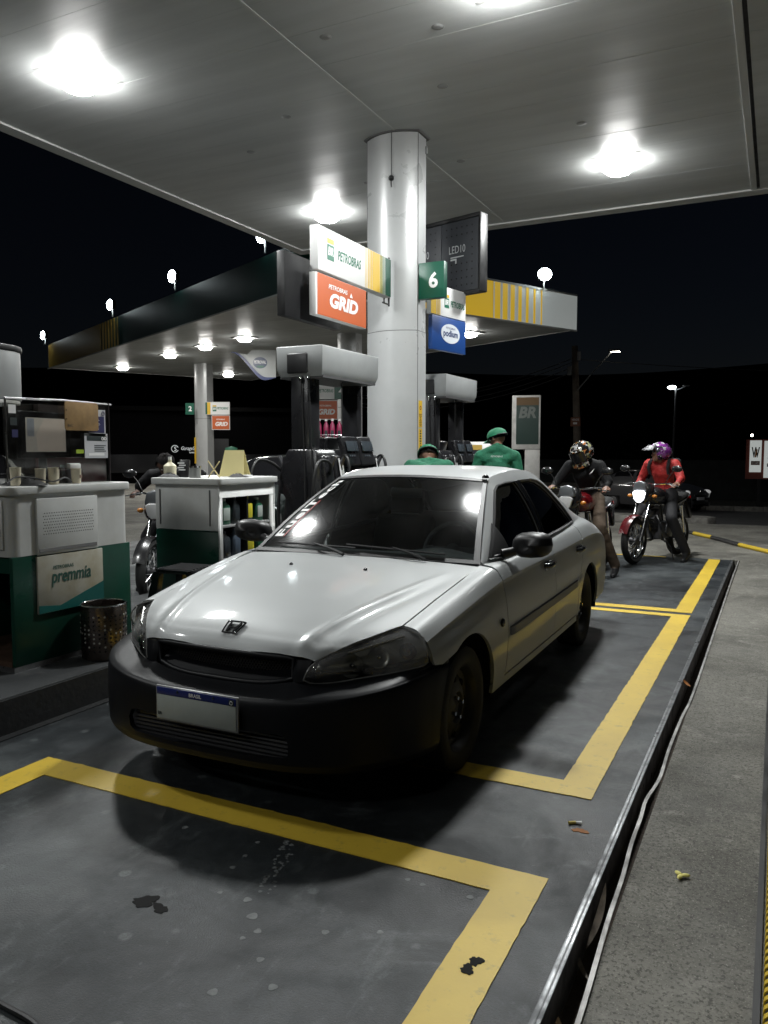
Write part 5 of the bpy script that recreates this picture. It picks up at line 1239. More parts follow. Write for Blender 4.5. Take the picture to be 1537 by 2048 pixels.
# perforated vent panel on the lane side
v_ = MB().bb((.0, .16, .655), (.018, .615, .985)).build('vent_panel', M_cabw, K1, bevel=.006)
me_ = None
for j in range(8):
    for i in range(22):
        y = .205 + i * .0172 + (.0086 if j % 2 else 0); z = .775 + j * .0175
        if me_ is None: o = MB().cyl((0, 0, 0), (.0012, 0, 0), .0034, n=6).build('vent_hole', M_dark, v_); me_ = o.data
        else: o = link('vent_hole', me_, v_)
        o.location = (.018, y, z)
MB().bb((.018, .17, .672), (.021, .60, .692)).build('vent_slot', mat('slot_grey', (.16, .16, .16), .6), v_)
# company plate
pm = MB().bb((.0, .155, .31), (.014, .65, .648)).build('company_plate', mat('plate_cream', (.42, .41, .36), .5, var=.35, vscale=4, vcol=(.30, .27, .18)), K1, bevel=.003)
plate('plate_corner', [(.0165, .157, .312), (.0165, .648, .312), (.0165, .648, .44), (.0165, .31, .34), (.0165, .157, .36)], mat('plate_teal', (.0, .09, .08), .5), pm, .002)
text('plate_name', 'premmia', mat('premmia_ink', (.02, .08, .06), .5), pm, (.0145, .40, .505), (0, 1, 0), (0, 0, 1), width=.30, height=.10, bold=.02, shear=.15)
text('plate_maker', 'PETROBRAS', mat('premmia_ink', (.02, .08, .06), .5), pm, (.0145, .34, .572), (0, 1, 0), (0, 0, 1), width=.15, height=.022, bold=.02)
b = MB()
for k in range(5): b.bb((-.012, .0, 0), (.0, .001, .001))
# scratches: dark chipped patches on the flap
for x, z, w_, h in ((-.1, .93, .10, .04), (-.09, .80, .05, .05), (-.2, .95, .06, .02)): debris_ = MB().bb((x - w_ / 2, -.0135, z - h / 2), (x + w_ / 2 * .6, -.012, z + h / 2 * .8)).build('worn_patch', mat('worn_grey', (.18, .18, .17), .7), d_)

# second counter with oil shelves
K2 = thing('service_counter', 'white and green counter with oil bottle shelves left of the car', 'counter', (-3.83, 4.85, .198))
b = MB(); b.bb((-.65, 0, .64), (-.01, .03, 1.0)); b.bb((-.65, .03, .64), (-.62, .74, 1.0)); b.bb((-.65, .71, .64), (0, .74, 1.0)); b.build('upper_panel', M_cabw, K2, bevel=.01)
b = MB(); b.bb((-.65, .0, .02), (-.01, .03, .637)); b.bb((-.65, .03, .02), (-.62, .74, .637)); b.bb((-.65, .71, .02), (0, .74, .637)); b.bb((-.03, .0, .02), (.0, .74, .40)); b.build('lower_panel', M_cabg, K2, bevel=.01)
b = MB(); b.bb((-.02, .0, .90), (.0, .74, 1.0)); b.bb((-.02, .0, .40), (0, .035, .90)); b.bb((-.02, .66, .40), (0, .74, .90)); b.build('shelf_frame', M_cabw, K2, bevel=.004)
for z in (.40, .665): MB().bb((-.60, .035, z), (-.002, .70, z + .02)).build('shelf', mat('shelf_metal', (.42, .43, .43), .4, .3), K2, bevel=.003)
MB().bb((-.58, .03, .30), (-.57, .71, 1.0)).build('back_panel', M_black, K2); MB().bb((-.5, .36, .42), (-.012, .368, .9)).build('shelf_divider', M_black, K2)
b = MB(); b.prism(rrect(-.68, .025, -.03, .77, .035), 1.0, 1.05); b.build('counter_top', M_cabw, K2, bevel=.008, smooth=35)
for x in (-.60, -.10): MB().bb((x, -.008, .68), (x + .008, .0, .96)).build('panel_seam', M_mark, K2)
# oil bottles
def oil_bottle(p, h, m_body, m_lab, label, lab_h=.5):
    t = thing('oil_bottle', label, 'bottle', p, random.uniform(-.15, .15), 'oil bottles on the counter shelves')
    prof = []
    b = MB(); G = []
    for z, k in ((0, .92), (.02, 1), (.6, 1), (.74, .9), (.85, .45), (.9, .3), (.93, .3)):
        G.append([(.035 * k * math.copysign(abs(math.cos(a)) ** .6, math.cos(a)), .055 * k * math.copysign(abs(math.sin(a)) ** .6, math.sin(a)), z * h) for a in np.linspace(0, 2 * PI, 17)])
    b.grid(G); b.build('bottle_body', m_body, t, smooth=60); MB().cyl((0, 0, .9 * h), (0, 0, h), .018, n=10).build('cap', m_lab, t)
    MB().bb((.033, -.036, .15 * h), (.0365, .036, (.15 + lab_h) * h)).build('label', m_lab, t, bevel=.003); return t
M_bg = mat('bottle_green', (.01, .10, .05), .35); M_bd = mat('bottle_dark', (.015, .02, .025), .35); M_bb_ = mat('bottle_bluegrey', (.05, .07, .10), .35); M_by = mat('label_yellow', (.55, .50, .03), .5); M_bw = mat('label_pale', (.4, .45, .42), .5)
X0, Y0 = -3.83, 4.85
for (y, z, h, mb, ml, lb, lh) in ((.12, .69, .20, M_bg, M_bw, 'green oil bottle with pale label, upper shelf left', .5), (.25, .69, .21, M_bd, M_bd, 'dark oil bottle, upper shelf second', .4), (.42, .69, .21, M_bd, M_by, 'dark bottle with yellow label, upper shelf', .55), (.56, .69, .19, M_bg, M_bw, 'green bottle with pale label, upper shelf right end', .5),
                                  (.12, .424, .21, M_bd, M_bd, 'dark bottle, lower shelf left end', .5), (.25, .424, .22, M_bb_, M_bb_, 'blue grey bottle on the lower shelf', .5), (.43, .424, .23, M_bd, M_by, 'dark bottle with tall yellow label, lower shelf', .75), (.57, .424, .22, M_bg, M_bg, 'green bottle, lower shelf right end', .5)):
    oil_bottle((X0 - .06, Y0 + y, .198 + z - .002), h, mb, ml, lb, lh)

# things on the second counter
zt = .198 + 1.051
def stand_sign(p, rz):
    t = thing('folding_card', 'cream folded card sign standing on the second counter', 'sign', p, rz)
    plate('card_face', [(-.11, -.07, 0), (.11, -.07, 0), (.085, 0, .22), (-.085, 0, .22)], mat('card_cream', (.72, .63, .30), .6), t, .004)
    plate('card_back', [(.11, .09, 0), (-.11, .09, 0), (-.085, .004, .22), (.085, .004, .22)], mat('card_cream', (.72, .63, .30), .6), t, .004)
stand_sign((-4.12, 5.42, zt), .25)
t = thing('card_machine', 'small black card terminal with pale print on the second counter', 'card terminal', (-4.30, 5.0, zt), .3)
MB().box((0, 0, .07), (.085, .03, .14), 0, Matrix.Rotation(R(-12), 3, 'X')).build('case', M_black, t, bevel=.006); b = MB()
for i in range(4): b.box((-.02 + .012 * (i % 2), -.022 - .003 * i, .115 - .018 * i), (.055, .003, .010), 0, Matrix.Rotation(R(-12), 3, 'X'))
b.build('screen_text', M_whitet, t)
t = thing('crossed_stand', 'small crossed wooden stand on the second counter', 'stand', (-4.05, 5.06, zt), .2)
for s_ in (1, -1): MB().cyl((-.05 * s_, 0, 0), (.05 * s_, 0, .13), .005, n=6).build('stick', mat('stick_cream', (.6, .5, .25), .6), t)
t = thing('tin', 'short grey tin on the second counter', 'tin', (-4.15, 4.95, zt)); MB().lathe([(.001, 0), (.045, 0), (.045, .085), (.04, .09), (.001, .088)], n=18).build('can', mat('tin_grey', (.3, .31, .3), .4, .5), t); MB().lathe([(.047, .08), (.047, .092), (.04, .094)], n=18).build('lid', M_chrome, t)
def cloth(p, s, label, m, seed):
    rr = random.Random(seed); b = MB(); n_ = 14; G = []
    for i in range(n_):
        a = 2 * PI * i / n_; row = []
        for k in range(6):
            q = k / 5; rad = s * q * (1 + .18 * math.sin(3 * a + seed) + .1 * math.sin(5 * a)); hh = s * .28 * (1 - q * q) * (1 + .35 * math.sin(4 * a + 2 * q * 3 + seed)) 
            row.append((rad * math.cos(a), rad * .7 * math.sin(a), max(.002, hh)))
        G.append(row)
    b.grid(G, closed_u=True); o = b.build('cloth', m, smooth=70); o.location = p; return tag(o, label, 'cloth')
M_cloth = mat('dark_cloth', (.012, .012, .013), .7, bump=.4, bscale=30)
cloth((-4.42, 4.96, zt), .10, 'black rag at the left end of the second counter', M_cloth, 3)
cloth((-3.92, 5.2, zt), .09, 'crumpled dark rag with pale papers on the second counter', M_cloth, 5)
tag(MB().box((-3.95, 5.33, zt + .008), (.10, .16, .012), .4).build('paper_pad', M_whitet), 'white paper pad on the second counter near the pump', 'paper')
t = thing('soap_bottle', 'cream pump bottle beside the rag at the left end of the second counter', 'bottle', (-4.47, 5.02, zt)); MB().lathe([(.001, 0), (.05, 0), (.052, .09), (.03, .11), (.015, .12), (.015, .14), (.001, .14)], n=16).build('bottle_body', mat('bottle_cream', (.62, .58, .42), .5), t); MB().cyl((0, 0, .14), (0, 0, .165), .014).build('cap', M_whitet, t)

# things on the first counter
M_navy = mat('print_navy', (.02, .02, .09), .5)
z1_ = .198 + 1.06
SC = thing('counter_screen', 'clear plastic screen box with stickers on the first counter', 'screen', (-3.95, 3.0, z1_))
M_plx = glass('plexi', (.80, .80, .78), .10, 1.4, .8, dirt_haze=.05)
pl_ = MB().bb((-.06, .13, 0), (-.055, .90, .50)).build('screen_sheet', M_plx, SC); MB().bb((-.35, .335, 0), (-.345, .90, .50)).build('screen_sheet', M_plx, SC)
MB().bb((-.35, .90, 0), (-.04, .906, .52)).build('screen_sheet', mat('screen_dark', (.025, .02, .02), .3), SC)
MB().tube([(-.05, .12, .505), (-.05, .55, .515), (-.05, .93, .508)], .007, 6).build('top_rail', M_alu, SC); MB().tube([(-.06, .13, 0), (-.06, .13, .50)], .006, 6).build('side_rail', M_steel, SC); MB().tube([(-.05, .905, 0), (-.05, .905, .51)], .008, 6).build('side_rail', M_black, SC)
MB().bb((-.345, .56, 0), (-.065, .895, .16)).build('red_box', mat('box_red', (.14, .012, .018), .3), SC, bevel=.006); MB().bb((-.345, .56, .16), (-.30, .895, .5)).build('back_board', mat('board_dark', (.03, .022, .02), .4), SC)
for y, z, w_, h, m in ((.145, .42, .05, .05, M_whitet), (.155, .35, .045, .045, M_dark), (.165, .28, .04, .045, M_navy)): MB().bb((-.054, y, z), (-.0525, y + w_, z + h)).build('sticker', m, SC, smooth=0)
# monitor
MN = thing('computer_monitor', 'black computer monitor behind the plastic screen', 'monitor', (-4.13, 3.48, z1_), 0)
MB().bb((-.02, -.175, .155), (.02, .205, .445)).build('case', M_blackgloss, MN, bevel=.008); MB().bb((.0205, -.135, .195), (.0225, .165, .405)).build('screen', mat('screen_glow', (.35, .33, .29), .3, emit=(.42, .40, .36), es=.32), MN)
plate('screen_shape', [(.0235, -.05, .20), (.0235, .16, .20), (.0235, .16, .40), (.0235, .0, .40), (.0235, -.06, .30)], mat('screen_glow2', (.42, .37, .32), .3, emit=(.46, .41, .36), es=.36), MN, .001)
MB().bb((.0225, -.125, .29), (.0235, -.075, .40)).build('screen_menu', mat('screen_menu', (.2, .22, .25), .3, emit=(.25, .27, .3), es=.25), MN)
MB().cyl((-.01, .01, .0), (-.01, .01, .18), .025).build('stand', M_black, MN); MB().lathe([(.001, .02), (.1, .012), (.11, 0)], (-.01, .01, 0), n=20).build('foot', M_black, MN)
# clip board hung over the screen
CB = thing('clipboard', 'brown wooden clipboard hung on the screen', 'clipboard', (-3.985, 3.55, z1_ + .30), 0)
MB().prism(rrect(-.02, .25, .03, .21, .018), 0, .006).xf(Matrix(((0, 0, 1, 0), (1, 0, 0, 0), (0, 1, 0, 0), (0, 0, 0, 1)))).build('board', mat('hardboard', (.36, .22, .085), .6, var=.4, vscale=7), CB, bevel=.001)
for z in (.10, .155): MB().cyl((.006, -.012, z), (.010, -.012, z), .004, n=8).build('rivet', M_chrome, CB)
text('board_print', 'BIC', M_dark, CB, (.0065, .02, .06), (0, 1, 0), (0, 0, 1), width=.04, height=.014)
# posters
def poster(name, label, y0, y1, za, zb, base, deco):
    t = thing(name, label, 'poster', (-3.998, 3.0, z1_), 0); MB().bb((0, y0, za), (.0022, y1, zb)).build('sheet', base, t, smooth=0)
    for k, (a, c, d, e, m) in enumerate(deco): MB().bb((.0022, y0 + a * (y1 - y0), za + d * (zb - za)), (.0034 + .0004 * k, y0 + c * (y1 - y0), za + e * (zb - za))).build('printed_block', m, t, smooth=0)
    return t
M_navy = mat('print_navy', (.02, .02, .09), .5); M_pp = mat('poster_paper', (.52, .52, .54), .5)
pt = poster('poster', 'white and dark blue poster upper right on the screen', .735, .875, .27, .47, M_pp, ((.0, .92, .25, .78, M_navy),))
for k, wd in enumerate((.9, 1., .7)): text('poster_text', ('CALL', 'PROMO', 'PETROBRAS')[k], M_whitet, pt, (.004, .79, .405 - .03 * k), (0, 1, 0), (0, 0, 1), width=.07 * wd, height=.012)
b = MB(); b.tube([(.0045, .855 + .012 * math.cos(a), .445 + .014 * math.sin(a)) for a in np.linspace(0, 2 * PI, 12, endpoint=False)], .002, 5, closed=True); b.build('poster_ring', M_navy, pt)
pt = poster('notice', 'white notice with large 00 on the screen above the red box', .695, .89, .155, .315, M_pp, ((.1, .95, .70, .90, M_dark), (.16, .84, .10, .20, M_whitet)))
text('notice_number', '00', M_whitet, pt, (.0045, .855, .282), (0, 1, 0), (0, 0, 1), width=.045, height=.024, bold=.03)
for k in range(4): MB().bb((.0026, .775, .198 + .012 * k), (.0036, .775 + random.uniform(.06, .10), .203 + .012 * k)).build('printed_line', M_dark, pt, smooth=0)
lb_ = MB().bb((.0, .62, .185), (.0012, .68, .21)); o = thing('sticker_letters', 'lime green sticker on the screen behind the clipboard', 'sticker', (-3.99, 3.0, z1_)); lb_.build('sticker', mat('lime', (.30, .42, .03), .5), o)
# cups
for k, (x, y, h) in enumerate(((-3.93, 3.12, .105), (-3.94, 3.30, .095), (-3.93, 3.385, .10), (-3.925, 3.555, .09), (-4.02, 3.47, .085))):
    t = thing('paper_cup', ('cream cup at the left end of the row', 'cream cup, second from the left', 'cream cup in the middle of the row', 'cream printed cup at the right end of the row', 'smaller cream cup behind the row')[k] + ' on the first counter', 'cup', (x, y, z1_ - .002), 0, 'cups on the first counter')
    MB().lathe([(.001, .002), (.027, .002), (.031, h), (.033, h + .003), (.030, h), (.026, .006), (.001, .006)], n=18).build('cup', mat('cup_cream', (.62, .56, .42), .55, var=.15, vscale=9), t)
    if k == 3: MB().bb((.030, .0, .035), (.032, .018, .055)).build('print', mat('cup_print', (.25, .16, .12), .6), t)
t = thing('white_box', 'small white and grey dispenser under the monitor', 'dispenser', (-4.03, 3.60, z1_ - .002)); MB().bb((-.05, -.04, .0), (.05, .05, .085)).build('base', mat('disp_grey', (.10, .10, .11), .5), t, bevel=.008); MB().bb((-.05, -.04, .088), (.05, .05, .125)).build('lid', M_white, t, bevel=.01)
cloth((-3.95, 3.20, z1_), .14, 'black rag spread beside the cups on the first counter', M_cloth, 8)
cb_ = MB(); cb_.tube(spline([(-3.88, 3.02, z1_ + .02), (-3.9, 3.1, z1_ + .05), (-3.9, 3.2, z1_ + .045), (-3.86, 3.32, z1_ + .02), (-3.87, 3.42, z1_ + .04), (-3.88, 3.48, z1_ + .01)], 6), .005, 6); tag(cb_.build('cable', M_black), 'thin black cable curling between the cups', 'cable')

# bin and stool
BN = thing('waste_bin', 'perforated steel waste bin standing on the island by the first counter', 'bin', (-3.665, 3.50, .2))
b = MB(); b.lathe([(.125, 0), (.132, .01), (.135, .30), (.135, .33), (.127, .33), (.125, .02), (.001, .02)], n=32); b.build('drum', mat('bin_steel', (.24, .20, .18), .28, .95, var=.3, vscale=5, rvar=.1), BN)
MB().tube([(.134 * math.cos(a), .134 * math.sin(a), .33) for a in np.linspace(0, 2 * PI, 28, endpoint=False)], .005, 6, closed=True).build('rim', M_chrome, BN)
me_ = None
for j in range(9):
    for i in range(26):
        a = 2 * PI * i / 26
        if math.cos(a - R(-50)) < -.1: continue
        if me_ is None: o = MB().cyl((0, 0, 0), (.002, 0, 0), .0062, n=8).build('hole', mat('bin_hole', (.006, .006, .006), .6), BN); me_ = o.data; me2 = MB().cyl((0, 0, 0), (.002, 0, 0), .0062, n=8).build('hole', mat('bin_hole_lit', (.50, .49, .46), .5), BN); m2d = me2.data; me2.location = (.135, 0, .06)  # pale copy paints the light seen in some of the holes
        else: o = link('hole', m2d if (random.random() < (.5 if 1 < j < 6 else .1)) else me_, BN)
        o.location = (.1345 * math.cos(a), .1345 * math.sin(a), .06 + j * .026); o.rotation_euler = (0, 0, a)
ST = thing('plastic_stool', 'black plastic stool in the gap between the two counters', 'stool', (-3.80, 4.42, .2), .1)
MB().prism(rrect(-.17, .17, -.17, .17, .05), .395, .425).build('seat', M_blackgloss, ST, bevel=.008)
b = MB()
for k in range(7): b.bb((-.14, -.14 + k * .042, .425), (.14, -.12 + k * .042, .429))
b.build('seat_rib', mat('stool_rib', (.03, .03, .032), .35), ST)['kind'] = 'stuff'
for sx_ in (1, -1):
    for sy_ in (1, -1):
        b = MB(); G = [[((.14 + .05 * (1 - z / .4)) * sx_ + dx_ * (1.3 - z), (.14 + .05 * (1 - z / .4)) * sy_ + dy_ * (1.3 - z), z) for dx_, dy_ in ((-.03, -.03), (.03, -.03), (.03, .03), (-.03, .03), (-.03, -.03))] for z in (0., .2, .4)]
        b.grid(G).build('leg', M_blackgloss, ST)
t = thing('metal_can', 'small metal can on the floor under the stool', 'can', (-3.72, 4.45, .2)); MB().lathe([(.001, 0), (.04, 0), (.042, .1), (.036, .105), (.001, .10)], n=16).build('can', M_steel, t)
# rack of pink coolant bottles on the far pump
t = thing('bottle_rack', 'wire rack on a pale cabinet holding the pink coolant bottles behind the pump', 'rack', (-9.1, 15.5, 0), R(26))
MB().bb((-.35, -.2, 0), (.35, .2, 1.70)).build('cabinet', M_white, t, bevel=.01)
for z in (1.72, 1.84): MB().tube([(-.33, -.2, z), (.33, -.2, z), (.33, .2, z), (-.33, .2, z)], .008, 5, closed=True).build('wire', M_chrome, t)
for x in (-.33, 0, .33): MB().cyl((x, -.2, 1.7), (x, -.2, 1.86), .007, n=5).build('wire', M_chrome, t)
M_pink = mat('coolant_pink', (.35, .02, .09), .35)
for k in range(4):
    p = Vector((-9.1, 15.5, 1.705)) + Matrix.Rotation(R(26), 3, 'Z') @ Vector((-.24 + .15 * k, -.06 + .1 * (k % 2), 0)); t = thing('coolant_bottle', 'pink coolant bottle in the rack, %s from the left' % ('first', 'second', 'third', 'fourth')[k], 'bottle', p, R(26), 'coolant bottles in the rack')
    b = MB(); G = [[(.062 * q * math.copysign(abs(math.cos(a)) ** .6, math.cos(a)), .05 * q * math.copysign(abs(math.sin(a)) ** .6, math.sin(a)), z) for a in np.linspace(0, 2 * PI, 13)] for z, q in ((0, 1), (.27, 1), (.36, .85), (.42, .4), (.46, .38))]; b.grid(G); b.build('bottle_body', M_pink, t, smooth=60); MB().cyl((0, 0, .45), (0, 0, .50), .035, n=10).build('cap', M_whitet, t); MB().bb((-.035, -.054, .08), (.035, -.05, .24)).build('label', M_dark, t)
# white notice pump behind the attendants
t = thing('price_totem', 'pale cabinet with dark yellow-headed panels between the attendants', 'cabinet', (-4.42, 12.25, .2), R(14))
MB().prism([(-.30, 0), (.46, 0), (.46, .95), (.30, 1.42), (-.30, 1.42)], -.2, .2, 'Y').build('case', M_white, t, bevel=.015)
for x, w_ in ((-.235, .10), (-.02, .26)):
    MB().bb((x - w_ / 2, -.206, .95), (x + w_ / 2, -.2, 1.37)).build('panel', mat('panel_navy', (.02, .02, .03), .4), t); MB().bb((x - w_ / 2, -.212, 1.29), (x + w_ / 2, -.206, 1.37)).build('panel_head', mat('panel_gold', (.45, .30, .06), .5), t)
    MB().bb((x - w_ / 2, -.212, 1.12), (x + w_ / 2, -.206, 1.135)).build('panel_bar', M_whitet, t)
# ================================================================== MOTORCYCLES (local: front towards -y, rider's left = +x)
M_spoke = mat('spoke_metal', (.6, .6, .6), .3, .9)
M_eng = mat('engine_metal', (.09, .09, .095), .4, .6)
M_bikeblk = mat('bike_black', (.012, .012, .013), .25, coat=.4)
def bike_wheel(par, y, r=.305, w_=.05):
    wt = bpy.data.objects.new('wheel', None); COL.objects.link(wt); wt.parent = par; wt.location = (0, y, r)
    MB().lathe([(r - .075, -w_ * .6), (r - .04, -w_), (r - .01, -w_ * .55), (r, 0), (r - .01, w_ * .55), (r - .04, w_), (r - .075, w_ * .6)], (0, 0, 0), 'X', 36).build('tyre', M_rubber, wt)
    MB().lathe([(r - .072, -w_ * .62), (r - .085, -w_ * .5), (r - .092, 0), (r - .085, w_ * .5), (r - .072, w_ * .62)], (0, 0, 0), 'X', 36).build('rim', M_chrome, wt)
    b = MB()
    for k in range(26):
        a = 2 * PI * k / 26; s_ = 1 if k % 2 else -1; a2 = a + (.35 if k % 4 < 2 else -.35)
        b.cyl((s_ * .035, .05 * math.cos(a2), .05 * math.sin(a2)), (0, (r - .09) * math.cos(a), (r - .09) * math.sin(a)), .0035, n=5, caps=False)
    b.build('spokes', M_spoke, wt)['kind'] = 'stuff'
    MB().lathe([(.001, -.055), (.05, -.05), (.06, -.035), (.06, .035), (.05, .05), (.001, .055)], (0, 0, 0), 'X', 20).build('hub', M_eng, wt); MB().lathe([(.10, -.045), (.12, -.045), (.12, -.041), (.10, -.041)], (0, 0, 0), 'X', 28, closed=True).build('brake_disc', M_steel, wt)
def make_bike(label, loc, rz, m_tank, m_front, lit=False, group='motorcycles in the yard'):
    t = thing('motorcycle', label, 'motorcycle', loc, rz, group)
    bike_wheel(t, -.66); bike_wheel(t, .64, .30, .058)
    top = Vector((0, -.33, .98)); ax = Vector((0, -.66, .305))
    for s_ in (1, -1):
        f = MB().tube([ax + Vector((s_ * .085, 0, 0)), ax.lerp(top, .42) + Vector((s_ * .085, 0, 0))], [.03, .034], 10).build('fork', M_bikeblk, t); MB().tube([ax.lerp(top, .40) + Vector((s_ * .085, 0, 0)), top + Vector((s_ * .085, 0, 0))], .018, 10).build('fork_tube', M_chrome, f)
    b = MB(); G = [[(x, -.66 - .335 * math.cos(a) * 1.0, .305 + .335 * math.sin(a) + (.012 - abs(x) * .25)) for x in (-.06, -.03, 0, .03, .06)] for a in np.linspace(.35, 2.2, 12)]
    b.grid(G).build('front_fender', m_front, t, smooth=70)
    # headlamp cowl: faceted mask with a lens
    b = MB(); sec = [(-.52, .86, .10, .09), (-.50, .98, .12, .12), (-.44, 1.06, .10, .08), (-.36, 1.09, .06, .04)]
    G = []
    for y, z, wx, hz in ((-.53, .88, .085, .085), (-.50, .90, .115, .115), (-.43, .93, .13, .13), (-.34, .95, .11, .11)):
        G.append([(wx * math.copysign(abs(math.cos(a)) ** .7, math.cos(a)), y - .04 * max(0, -math.sin(a)), z + hz * math.sin(a)) for a in np.linspace(0, 2 * PI, 17)])
    b.grid(G); b.build('headlamp_cowl', M_bikeblk, t, smooth=60)
    b = MB(); b.prism([(-.085, .93), (-.06, .84), (-.02, .80), (.02, .80), (.06, .84), (.085, .93), (.05, .955), (-.05, .955)], -.575, -.53, 'Y'); b.build('headlamp', emis('bike_headlamp', (.92, .96, 1.), 5.) if lit else mat('bike_lens', (.5, .5, .5), .1, spec=.8), t, bevel=.012, seg=3)
    MB().prism([(-.10, .95), (.10, .95), (.075, 1.06), (0, 1.085), (-.075, 1.06)], -.55, -.50, 'Y').build('wind_deflector', mat('cowl_grey', (.17, .18, .19), .3, .5), t, bevel=.015, seg=3)
    hb = MB().tube(spline([(-.36, -.18, 1.02), (-.24, -.24, 1.04), (-.1, -.33, 1.03), (.1, -.33, 1.03), (.24, -.24, 1.04), (.36, -.18, 1.02)], 6), .011, 8).build('handlebar', M_chrome, t)
    for s_ in (1, -1):
        MB().cyl((s_ * .25, -.235, 1.04), (s_ * .37, -.175, 1.018), .017, n=10).build('grip', M_rubber, hb); MB().tube([(s_ * .22, -.27, 1.04), (s_ * .30, -.30, 1.03), (s_ * .40, -.26, 1.01)], .006, 6).build('lever', M_chrome, hb)
        m_ = MB().sphere((s_ * .36, -.24, 1.235), (.075, .02, .045), 14, 8).build('mirror', M_bikeblk, t, smooth=80); MB().tube([(s_ * .22, -.26, 1.05), (s_ * .27, -.25, 1.15), (s_ * .33, -.24, 1.22)], .006, 6).build('mirror_stem', M_bikeblk, m_)
        MB().sphere((s_ * .17, -.46, .88), (.035, .03, .025), 10, 6).build('indicator', mat('indicator_amber', (.45, .16, .02), .3), t); MB().cyl((s_ * .10, -.44, .88), (s_ * .16, -.46, .88), .008, n=6).build('indicator_stem', M_bikeblk, t)
    # tank, seat, tail
    def loft(secs, n_=16, pw=.75):
        return [[(wx * math.copysign(abs(math.cos(a)) ** pw, math.cos(a)), y, z + hz * math.copysign(abs(math.sin(a)) ** pw, math.sin(a))) for a in np.linspace(0, 2 * PI, n_ + 1)] for y, z, wx, hz in secs]
    b = MB(); b.grid(loft([(-.31, .86, .03, .03), (-.28, .86, .12, .10), (-.15, .87, .15, .125), (.02, .85, .14, .11), (.14, .81, .10, .07), (.17, .80, .03, .03)])); b.build('tank', m_tank, t, smooth=70)
    b = MB(); b.grid(loft([(.10, .80, .03, .02), (.13, .80, .10, .04), (.3, .79, .13, .045), (.55, .82, .12, .04), (.80, .86, .09, .035), (.84, .86, .03, .02)])); b.build('seat', M_rubber, t, smooth=70)
    b = MB(); b.grid(loft([(.45, .74, .08, .05), (.7, .80, .09, .05), (.92, .84, .05, .035), (.95, .84, .02, .02)])); b.build('tail', m_tank, t, smooth=70)
    MB().box((0, .96, .80), (.10, .03, .05)).build('tail_lamp', mat('tail_red', (.4, .01, .01), .2), t, bevel=.008)
    MB().prism([(.80, .78), (.98, .80), (1.02, .52), (.97, .50)], -.05, .05, 'X').build('rear_fender', M_bikeblk, t, bevel=.01)
    b = MB(); b.bb((-.13, -.16, .30), (.13, .20, .52)); b.cyl((0, -.12, .46), (0, -.26, .66), .085, .075, 14); b.lathe([(.09, .12), (.1, .14), (.08, .16), (.001, .165)], (0, .05, .42), 'X', 16); b.lathe([(.09, -.12), (.1, -.14), (.08, -.16), (.001, -.165)], (0, .05, .42), 'X', 16); b.build('engine', M_eng, t, bevel=.015)
    b = MB()
    for k in range(6): b.box((0, -.14 - .018 * k, .50 + .026 * k), (.19, .19, .007), 0, Matrix.Rotation(R(35), 3, 'X'))
    b.build('cooling_fins', M_eng, t)['kind'] = 'stuff'
    b = MB(); b.tube([top, (0, -.28, .92), (0, .1, .74), (0, .55, .74)], .022, 8); b.tube([(0, -.28, .88), (0, -.30, .55), (0, -.15, .30), (0, .2, .28)], .02, 8); b.tube([(0, .1, .74), (0, .2, .30)], .02, 8); b.build('frame', M_bikeblk, t)
    for s_ in (1, -1):
        MB().tube([(s_ * .09, .18, .36), (s_ * .09, .64, .30)], .022, 8).build('swing_arm', M_bikeblk, t); MB().tube([(s_ * .11, .60, .34), (s_ * .11, .50, .72)], [.028, .022], 10).build('shock_absorber', M_chrome, t); MB().cyl((s_ * .1, .12, .30), (s_ * .26, .12, .31), .012, n=8).build('foot_peg', M_bikeblk, t)
    MB().tube(spline([(-.06, -.28, .55), (-.12, -.36, .42), (-.13, -.2, .27), (-.13, .1, .25), (-.14, .4, .32), (-.15, .9, .45)], 6), [.02] * 24 + [.03] * 3 + [.04] * 4, 10).build('exhaust', M_chrome, t)
    for s_ in (1, -1): MB().tube(spline([(s_ * .13, -.3, .62), (s_ * .2, -.34, .5), (s_ * .22, -.3, .33), (s_ * .16, -.1, .26)], 5), .011, 6).build('crash_bar', M_bikeblk, t)
    MB().tube(spline([(.05, .02, .28), (.16, .05, .2), (.24, .0, .02)], 5), .01, 6).build('side_stand', M_bikeblk, t)
    return t
M_redp = mat('bike_red', (.16, .008, .012), .2, coat=1.); M_greyp2 = mat('bike_grey', (.12, .12, .13), .25, .4, coat=.6)
BK1 = make_bike('dark motorcycle with lit headlamp under the rider in red', (-1.44, 11.18, 0), R(-17.5), M_bikeblk, mat('fender_darkred', (.09, .006, .009), .25, coat=.8), True)
BK2 = make_bike('motorcycle just behind the silver sedan under the rider in black', (-2.05, 9.40, 0), R(-8), M_redp, M_bikeblk, False)
BK3 = make_bike('dark red motorcycle seen in the gap between the counters', (-5.62, 6.35, 0), R(22), M_redp, M_bikeblk, False)

